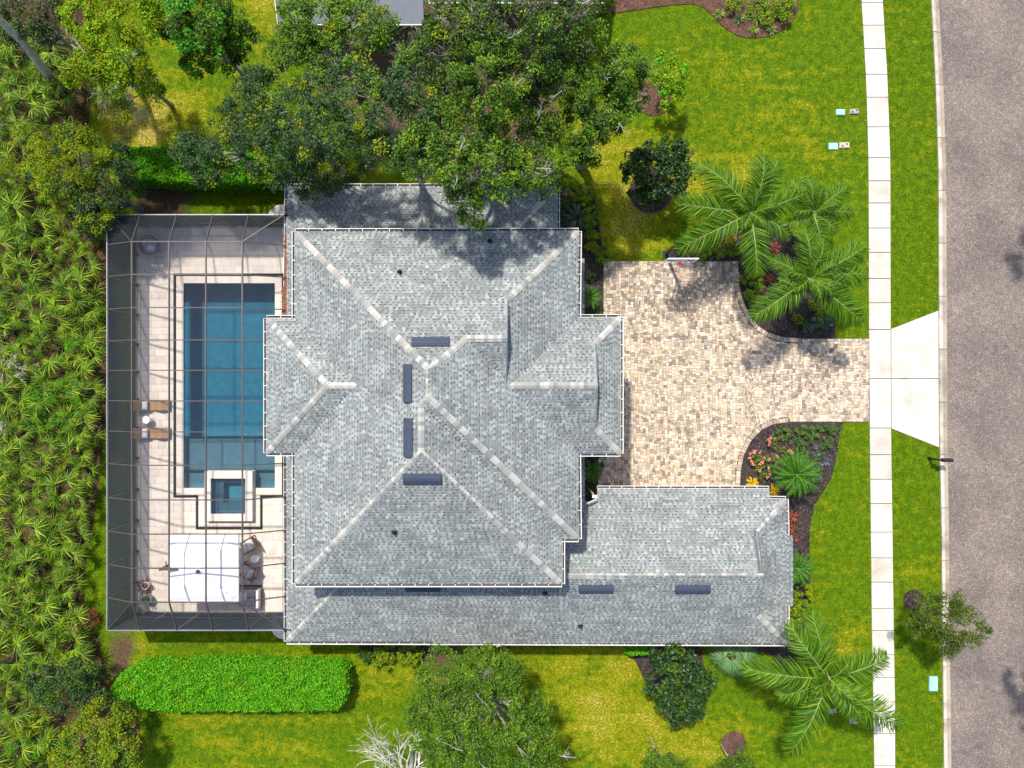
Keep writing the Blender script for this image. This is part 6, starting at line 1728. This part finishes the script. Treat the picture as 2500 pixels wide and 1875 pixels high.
cycad('large feathery pygmy palm among the pink flowers by the garage', 1942, 1158, 66, 1.7, 46, 1)
cycad('pygmy palm against the entry wall north of the bay', 1440, 726, 34, 1.3, 34, 2)
cycad('pygmy palm against the entry wall south of the bay', 1443, 1150, 32, 1.3, 34, 3)
cycad('pygmy palm beside the garage end wall below the red plants', 1945, 1386, 46, 1.5, 36, 4)
# ------------------------------------------------------------------ saw palmettos
def fan_mesh(name, el, pet, R_, nb=21, seed=0, arc_=3.9, mat=L_PALMETTO, w=.046):
    rg = np.random.default_rng(seed); V = []; F = []; MI = []
    ph = np.array([math.cos(el) * pet, 0, math.sin(el) * pet])
    for q in range(2):
        o = len(V); sd = np.array([0, .009, 0]) if q == 0 else np.array([0, 0, .009])
        V += [tuple(-sd), tuple(sd), tuple(ph + sd), tuple(ph - sd)]; F.append((o, o + 1, o + 2, o + 3)); MI.append(1)
    e2 = el - .75; fx = np.array([math.cos(e2), 0, math.sin(e2)]); fy = np.array([0, 1, 0]); fz = np.cross(fx, fy)
    for k in range(nb):
        a = -arc_ / 2 + arc_ * k / (nb - 1) + rg.uniform(-.04, .04); l_ = R_ * (1 - .12 * abs(a) / 1.9) * rg.uniform(.85, 1.08)
        d = fx * math.cos(a) + fy * math.sin(a) + fz * (-.16 + .10 * (k % 2)); d /= np.linalg.norm(d); sd = np.cross(d, fz); sd /= np.linalg.norm(sd)
        m1 = ph + d * l_ * .45; m2 = ph + d * l_ + np.array([0, 0, -.16 * l_ * rg.uniform(.4, 1.6)]); o = len(V)
        tw = fz * w * .3 * (1 if k % 2 else -1)
        V += [tuple(ph - sd * .006), tuple(ph + sd * .006), tuple(m1 + sd * w / 2 + tw), tuple(m1 - sd * w / 2 - tw), tuple(m2 + sd * .003), tuple(m2 - sd * .003)]
        F += [(o, o + 1, o + 2, o + 3), (o + 3, o + 2, o + 4, o + 5)]; MI += [0, 0]
    return np_mesh(name, np.array(V), np.array(F), [mat, M_RACHIS], MI)
FANS = [fan_mesh('fan_leaf', e, p, r, nb, i, mat=L_PALMETTO) for i, (e, p, r, nb) in enumerate(((.35, .62, .60, 15), (.7, .72, .62, 16), (1.05, .80, .60, 17), (1.35, .85, .54, 15), (.5, .7, .64, 14), (.9, .75, .66, 17)))]
DRYF = fan_mesh('fan_leaf', .1, .5, .5, 14, 9, 2.6, L_PALMETTO_D)
pr = random.Random(77)
def palmetto(px, py, h, s_, label, name='saw_palmetto', fans=None, n=8, group='saw palmettos in the woodland'):
    c = P(px, py, .9); t = thing(name, label, 'palmetto', (c.x, c.y, 0), 0, group)
    mb = MB(); a0 = pr.uniform(0, 6.28); mb.tube([(.35 * math.cos(a0), .35 * math.sin(a0), .05), (.12 * math.cos(a0), .12 * math.sin(a0), .10), (0, 0, h)], [.07, .08, .06], 6); link('stem', mb.mesh('stem', M_BARK_D), t)
    a0 = pr.uniform(0, 6.28)
    for k in range(n):
        v = pr.choices(range(6), [3, 4, 4, 3, 3, 4])[0]; q = s_ * pr.uniform(.85, 1.15)
        link('fan_leaf', (fans or FANS)[v % len(fans or FANS)], t, (0, 0, h), (pr.uniform(-.25, .25), pr.uniform(-.1, .15), a0 + k * 2.4 + pr.uniform(-.3, .3)), (q, q, q))
    if pr.random() < .3: link('fan_leaf', DRYF, t, (0, 0, h), (0, .2, pr.uniform(0, 6.28)), (s_, s_, s_))
spots = []
def scatter(poly, gap, tries):
    a = np.array(poly); lo, hi = a.min(0), a.max(0)
    for _ in range(tries):
        p = (pr.uniform(lo[0], hi[0]), pr.uniform(lo[1], hi[1]))
        if inpoly(np.array([p]), poly)[0] and all((p[0] - q[0]) ** 2 + (p[1] - q[1]) ** 2 > gap * gap for q in spots): spots.append(p)
PZ = [(-30, 560), (60, 520), (225, 560), (228, 700), (232, 900), (225, 1000), (218, 1100), (205, 1200), (195, 1290), (175, 1400), (175, 1480), (190, 1560), (200, 1620), (-30, 1640)]
scatter(PZ, 43, 9000); nA = len(spots)
scatter([(-30, 90), (140, 110), (160, 200), (150, 310), (120, 330), (-30, 330)], 42, 2500); nB = len(spots)
scatter([(-30, 335), (70, 335), (60, 520), (-30, 560)], 42, 1500)
scatter([(-30, 1640), (90, 1660), (130, 1740), (110, 1880), (-30, 1890)], 44, 2000)
for i, (x, y) in enumerate(spots):
    lb = 'saw palmetto with spiky green fans in the woodland west of the enclosure' if i < nA else ('saw palmetto with spiky green fans between fence and leaning pine' if i < nB else 'saw palmetto with spiky green fans at the scrub edge')
    palmetto(x, y, pr.uniform(.3, .95), pr.uniform(.7, 1.3), lb, group='saw palmettos in the woodland' if i < nA else ('saw palmettos by the fence' if i < nB else 'saw palmettos at the scrub edge'))
FANB = [fan_mesh('fan_leaf', e, p, .58, 24, 20 + i, mat=L_FANBLUE, w=.04) for i, (e, p) in enumerate(((.3, .8), (.7, .6), (1.1, .4), (1.4, .3)))]
palmetto(1790, 1606, .7, 1.15, 'blue green fan palm at the mulch edge by the garage corner', 'fan_palm', FANB, 18, 'fan palm')
# ------------------------------------------------------------------ shrubs, flowers
def shrub(name, label, px, py, r, h, mats, weights, seed, leaf=(.08, .04), per=34, clump=.16, cat='shrub', group=None, extra=(), dens=26, up=.8, zmin=-.2):
    c = P(px, py, h * .6); b = Vector((c.x, c.y, 0)); R_ = pxm(r, h)
    t = thing(name, label, cat, b, 0, group)
    mb = MB(); rg = random.Random(seed)
    for k in range(5):
        a = rg.uniform(0, 6.28); mb.tube([(0, 0, -.02), (R_ * .25 * math.cos(a), R_ * .25 * math.sin(a), h * .35), (R_ * .6 * math.cos(a), R_ * .6 * math.sin(a), h * .7)], [.018, .013, .006], 5)
    link('stems', mb.mesh('stems', M_BARK_D), t)
    lob = [(Vector((0, 0, h * .5)), R_, R_, h * .5)]
    link('foliage', crown_mesh('foliage', seed, lob, mats, weights, leaf, dens, clump, per, zmin, .7, up), t)
    return t
def bloom(t, pts, mat, r=.06, seed=0, name='blossom'):
    """each blossom its own little whorl of petals"""
    ng = np.random.default_rng(seed)
    for (x, y, z) in pts:
        pos = ng.normal(0, 1, (16, 3)) * np.array([r * .4, r * .4, r * .25]); V = leaf_quads(ng, pos, r * 1.1, r * .8, 1.2)
        link(name, np_mesh(name, V, np.arange(len(V)).reshape(-1, 4), [mat]), t, (x, y, z))
G_P = 'low perennials in the front bed'
for i, (x, y, r, blue) in enumerate(((1912, 1056, 19, 0), (1955, 1050, 16, 0), (1993, 1053, 15, 0), (2029, 1051, 18, 1), (1950, 1086, 20, 0), (1979, 1071, 14, 0), (2019, 1081, 18, 0), (1964, 1104, 12, 0))):
    t = shrub('perennial', 'low green perennial mound in the curved front bed', x, y, r, .42, [L_PERE, L_LILY], [.8, .2], 100 + i, (.085, .036), 40, .13, 'plant', G_P, dens=24)
for i, (x, y, r) in enumerate(((1998, 1108, 19), (2008, 1130, 18), (2000, 1160, 9))):
    shrub('salvia', 'blue flowering perennial along the lawn edge of the front bed', x, y, r, .40, [L_PERE, L_BLUEF], [.62, .38], 120 + i, (.07, .026), 30, .13, 'plant', 'blue flowering perennials', dens=24)
for i, (x, y, r, lb, fl) in enumerate(((1886, 1080, 15, 'small rose bush with pink blooms on one side, by driveway curve', [(-.28, .18), (-.30, .05), (-.22, .27), (-.26, -.08)]),
                                      (1847, 1118, 19, 'rose bush thick with pink blooms near the paver edge', [(-.34, .22), (-.2, .3), (.1, .3), (-.36, .02), (-.3, -.18), (.3, .05), (.28, -.15), (.12, -.3), (.2, -.22), (-.1, .34), (-.26, -.3)]),
                                      (1884, 1125, 18, 'rose bush with few blooms beside the large pygmy palm', [(.3, .2), (.2, .3), (-.2, .1)]),
                                      (1919, 1108, 16, 'yellowing rose bush behind the large pygmy palm', [(.25, .15), (.3, .02), (.1, .2)]),
                                      (1862, 1153, 17, 'rose bush with pale green leaves above the golden croton', [(.3, .25), (.34, -.1), (-.25, .1), (.2, -.3)]))):
    t = shrub('rose_bush', lb, x, y, r, .55, [L_ROSE, L_YGRN], [.75, .25], 140 + i, (.07, .045), 30, .14, 'shrub', 'rose bushes in the front bed')
    s_ = pxm(r) / .40
    bloom(t, [(a * s_, b_ * s_, .46 + .06 * ((k * 7) % 3)) for k, (a, b_) in enumerate(fl)], L_PINK, .085, 5 + i)
def strappy(name, label, px, py, r, h, mat, n, seed, w=.05, cat='plant', group=None):
    """rosette of arching strap leaves, each leaf a part"""
    rg = random.Random(seed); c = P(px, py, h * .4); t = thing(name, label, cat, (c.x, c.y, 0), 0, group); R_ = pxm(r)
    key = ('strap', mat.name, round(w, 3))
    if key not in UNIT:
        ms = []
        for e, dr in ((1.2, 1.5), (.8, 1.2), (.45, .8)):
            V = []; F = []; x = z = 0.0; m_ = 6
            for i in range(m_ + 1):
                u = i / m_; a = e - dr * u; ww = w / 2 * (math.sin(math.pi * (u * .85 + .12)) ** .6) * (1 if i < m_ else .1)
                V += [(x, -ww, z + ww * .4), (x, ww, z + ww * .4)]; x += math.cos(a) / m_; z += math.sin(a) / m_
            F = [(2 * i, 2 * i + 2, 2 * i + 3, 2 * i + 1) for i in range(m_)]
            ms.append(np_mesh('leaf', np.array(V), np.array(F), [mat]))
        UNIT[key] = ms
    for k in range(n):
        v = rg.randrange(3); s_ = R_ * rg.uniform(1.0, 1.3)
        link('leaf', UNIT[key][v], t, (0, 0, h * .15 * (2 - v)), (0, 0, k * 2.4 + rg.uniform(-.3, .3)), (s_, s_, s_ * .9))
strappy('golden_croton', 'golden yellow croton at the garage corner of the front bed', 1838, 1180, 15, .5, L_GOLD, 34, 1, .16, group='golden crotons')
strappy('golden_croton', 'golden croton tucked beside the garage gutter and pygmy palm', 1890, 1199, 15, .5, L_GOLD, 26, 2, .14, group='golden crotons')
for i, (x, y, r, lb) in enumerate(((1934, 1262, 17, 'red leaved ti plant below the large pygmy palm'), (1933, 1291, 14, 'red leaved ti plant between two others by the garage wall'), (1942, 1316, 10, 'small red leaved ti plant above the wall pygmy palm'), (1893, 606, 16, 'red leaved ti plant under the queen palm fronds'), (1880, 680, 14, 'red leaved ti plant beside the yellow green globe shrub'))):
    strappy('ti_plant', lb, x, y, r, .55, L_TI, 26, 10 + i, .13, group='red ti plants')
strappy('orange_croton', 'orange croton behind the round shrubs by the basketball hoop', 1782, 580, 17, .6, L_ORANGE, 34, 20, .14)
strappy('flax_lily', 'large dark strap leaved clump by the roof corner', 1408, 532, 40, .9, L_STRAP, 60, 21, .07)
strappy('bromeliad_plant', 'small red flower tuft in the palm bed mulch', 1867, 705, 6, .25, L_TI, 12, 22, .2)
for i, (x, y, r, lb) in enumerate(((1848, 45, 20, 'star shaped green lily in the neighbour mulch bed'), (1826, 36, 13, 'upright lily beside the star shaped one'), (1840, 74, 14, 'yellow tipped lily at the bed edge'), (1884, 72, 15, 'green lily near the rounded end of the bed'), (1805, 45, 15, 'dark leafy lily in the open mulch'), (1757, 34, 14, 'dull green lily at the bed narrows'))):
    strappy('lily', lb, x, y, r, .4, L_LILY if i != 4 else L_PERE, 22, 30 + i, .10, group='lilies in the neighbour bed')
for i, (x, y, r, lb) in enumerate(((1795, 8, 22, 'green shrub at the top of the neighbour bed'), (1850, 12, 24, 'green shrub behind the star shaped lily'), (1875, 42, 16, 'lime green mound beside the star lily'), (1905, 12, 24, 'lime green shrub by the rounded bed end'), (1932, 8, 16, 'lime green shrub at the bed lawn edge'), (1908, 38, 14, 'yellow green low shrub'), (1925, 40, 12, 'olive low shrub by the bed edge'), (1480, 12, 22, 'yellow green shrub against the neighbour wall'))):
    shrub('shrub', lb, x, y, r, .7, [L_LIME, L_YGRN, L_OAK2], [.55, .3, .15], 200 + i, (.10, .05), 28, .18)
G_R = 'round clipped shrubs in the beds'
for i, (x, y, r, lb) in enumerate(((1717, 613, 20, 'round yellow green shrub next to the basketball backboard'), (1756, 612, 18, 'round green shrub, middle of the row by the hoop'), (1792, 606, 18, 'round yellow green shrub beside the orange croton'), (1836, 722, 18, 'yellow green globe shrub on the driveway curve'), (1826, 676, 15, 'small yellow green shrub under palm frond tip'), (1848, 694, 16, 'yellow green shrub above the globe shrub on driveway curve'),
                                     (1444, 610, 17, 'round yellow green shrub by the entry wall bed'), (1472, 628, 18, 'round yellow green shrub touching the driveway corner'), (1447, 577, 17, 'yellow green shrub beside the dark strap leaved clump'), (1452, 520, 20, 'yellow green shrub on the lawn side of the strap leaved clump'), (1425, 478, 24, 'olive shrub at the head of the entry bed'), (1400, 468, 20, 'olive shrub by the roof corner gutter'), (1450, 490, 20, 'green shrub on the entry bed lawn edge'), (1440, 545, 16, 'small green shrub in the entry bed'),
                                     (1375, 500, 22, 'dark shrub tucked beside the roof gutter'), (1445, 665, 14, 'dark low shrub above the entry pygmy palm'), (1452, 765, 16, 'dark low shrub at the driveway edge under the bay'), (1452, 1108, 14, 'dark low shrub beneath the bay gutter'), (1462, 1140, 12, 'dark low shrub on the shaded driveway edge'), (1445, 1200, 14, 'dark low shrub by the garage downspout'),
                                     (1958, 1452, 24, 'yellow green shrub at the garage side by the lawn'), (1938, 1482, 20, 'yellow green shrub behind the palm frond by garage'), (1940, 1515, 20, 'yellow green shrub at the garage corner'), (1962, 1490, 18, 'light green shrub by the garage lawn edge'), (1930, 1545, 16, 'low yellow green shrub at the house corner'), (1925, 1395, 16, 'small shrub tucked behind the wall pygmy palm'),
                                     (1992, 786, 14, 'blue green low plant at the bed end by the lawn'), (2005, 772, 14, 'green low plant near the bed end'), (2020, 790, 13, 'blue green low plant beside the lawn corner'), (1975, 795, 14, 'blue green low plant on the mulch'), (1945, 780, 13, 'olive low plant on the open mulch'), (1978, 748, 12, 'green low plant with orange flower'), (2002, 752, 12, 'light green low plant'),
                                     (900, 1592, 26, 'dark shrub against the south wall'), (935, 1602, 30, 'round green shrub on the south wall bed'), (1000, 1598, 32, 'round yellow green shrub beside the white stones'), (1060, 1570, 16, 'dark shrub behind the white stones'))):
    dk = i in (14, 15, 16, 17, 18, 19, 33, 36)
    blue = i in (26, 28, 29)
    mats, wts = ([L_OAK, L_DARK], [.6, .4]) if dk else (([L_PERE, L_BLUEF], [.75, .25]) if blue else ([L_YGRN, L_LIME, L_OAK2], [.5, .2, .3]))
    shrub('shrub', lb, x, y, r, .9 if i < 26 or i > 32 else .4, mats, wts, 300 + i, (.10, .052), 44, .15, 'shrub', G_R)
# ferny bright shrubs in the woodland
for i, (x, y, r, h, lb) in enumerate(((182, 838, 17, 1.8, 'single bright green fern shrub among palmettos'), (160, 975, 42, 1.8, 'large bright green ferny shrub above the others'), (105, 985, 38, 1.7, 'bright green ferny shrub beside the grey twigs'), (200, 1000, 26, 1.6, 'small bright green ferny shrub by the enclosure'), (120, 1050, 36, 1.6, 'bright green ferny shrub below the large one'), (85, 1025, 30, 1.5, 'ferny shrub beside yellow scrub'), (190, 1060, 22, 1.4, 'small ferny shrub beside the lawn edge'))):
    shrub('fern_shrub', lb, x, y, r, h, [L_FERN, L_HEDGE], [.7, .3], 400 + i, (.12, .03), 60, .3, 'shrub', 'ferny shrubs among palmettos', dens=6)
for i, (x, y, r, h, lb) in enumerate(((40, 1010, 30, 1.4, 'yellowish scrub beside the grey dead twigs'), (30, 1180, 40, 1.5, 'yellow green scrub among lower palmettos'), (35, 1530, 45, 1.5, 'olive yellow scrub near the hedge end'), (20, 440, 55, 2.4, 'yellow green scrub at the woodland edge'), (60, 350, 45, 2.2, 'bright scrub below the pine'), (225, 1085, 12, .6, 'small green weed on the lawn edge'), (60, 1760, 40, 1.6, 'dark green scrub at the corner of the woodland'))):
    shrub('scrub', lb, x, y, r, h, [L_YGRN, L_OAK2], [.7, .3], 420 + i, (.09, .045), 50, .28, 'shrub', 'low scrub among palmettos', dens=6)
sc = random.Random(9)
k_ = 0
while k_ < 34:
    x, y = sc.uniform(-10, 235), sc.choice([sc.uniform(540, 1640), sc.uniform(330, 560), sc.uniform(1640, 1870)])
    if not inpoly(np.array([(x, y)]), PALMETTO_ZONE2)[0] or x > 225: continue
    kind = sc.choice([0, 0, 1, 1, 2, 3])
    mats, wts = (([L_YGRN, L_OAK2], [.6, .4]), ([L_OAK, L_OAK2], [.6, .4]), ([L_FERN, L_LIME], [.5, .5]), ([L_PALMETTO_D, L_YGRN], [.6, .4]))[kind]
    lb = ('yellow green leafy scrub between saw palmettos', 'dark leafy scrub between saw palmettos', 'bright green leafy scrub between saw palmettos', 'dry straw coloured scrub between saw palmettos')[kind]
    shrub('scrub', lb, x, y, sc.uniform(14, 34), sc.uniform(.9, 1.7), mats, wts, 500 + k_, (.10, .045), 45, .26, 'shrub', 'mixed scrub between palmettos: ' + ('yellow green', 'dark', 'bright', 'dry')[kind], dens=7)
    k_ += 1
shrub('brown_fern', 'dead rust brown fern clump at the lawn edge by the enclosure', 218, 1513, 20, .7, [M_RUST], [1.0], 440, (.14, .02), 50, .2, 'plant')
strappy('dry_tuft', 'pale dry fallen frond on the bare lawn patch', 237, 1560, 12, .15, L_PALMETTO_D, 9, 441, .06)
strappy('young_tree_tuft', 'small pale tuft plant in the round mulch circle', 1804, 1823, 17, .5, L_GREY, 24, 442, .07)
# potted plants in the enclosure
def pot(px, py, label, r, h, mat):
    c = P(px, py, h * .6); t = thing('plant_pot', label, 'pot', (c.x, c.y, DZ))
    mb = MB(); mb.lathe([(r * .62, 0), (r * .70, .02), (r * .98, h * .7), (r, h - .03), (r * 1.06, h - .02), (r * 1.06, h), (r * .93, h), (r * .90, h - .08)], (0, 0, 0), 20); link('vessel', mb.mesh('vessel', mat), t)
    mb = MB(); mb.lathe([(r * .9, h - .08), (.001, h - .07)], (0, 0, 0), 20); link('soil', mb.mesh('soil', M_SOIL), t)
    return c
pot(358, 1428, 'white pot holding the red bromeliad in the enclosure corner', .20, .42, M_WTABLE)
strappy('bromeliad', 'red bromeliad growing from the white pot', 350, 1434, 19, 1.0, L_TI, 26, 50, .14)
pot(362, 1462, 'blue grey glazed pot holding the leafy green plant', .26, .50, M_BLUEPOT)
c = P(352, 1476, .6); t = thing('potted_shrub', 'leafy green plant spilling from the blue grey pot', 'plant', (c.x, c.y, DZ))
lob = [(Vector((.12, .25, .62)), .34, .30, .25), (Vector((-.05, -.15, .65)), .38, .34, .28), (Vector((-.2, .1, .6)), .25, .25, .2)]
limbs(5, (c.x + .18, c.y + .25, DZ + .35), [(l[0] + Vector((c.x, c.y, DZ)), l[1], l[2], l[3]) for l in lob], .02, parent=t, name='stems', mat=M_BARK_D)
link('foliage', crown_mesh('foliage', 51, lob, [L_PERE, L_FANBLUE, L_OAK2], [.4, .3, .3], (.13, .06), 14, .16, 12), t)
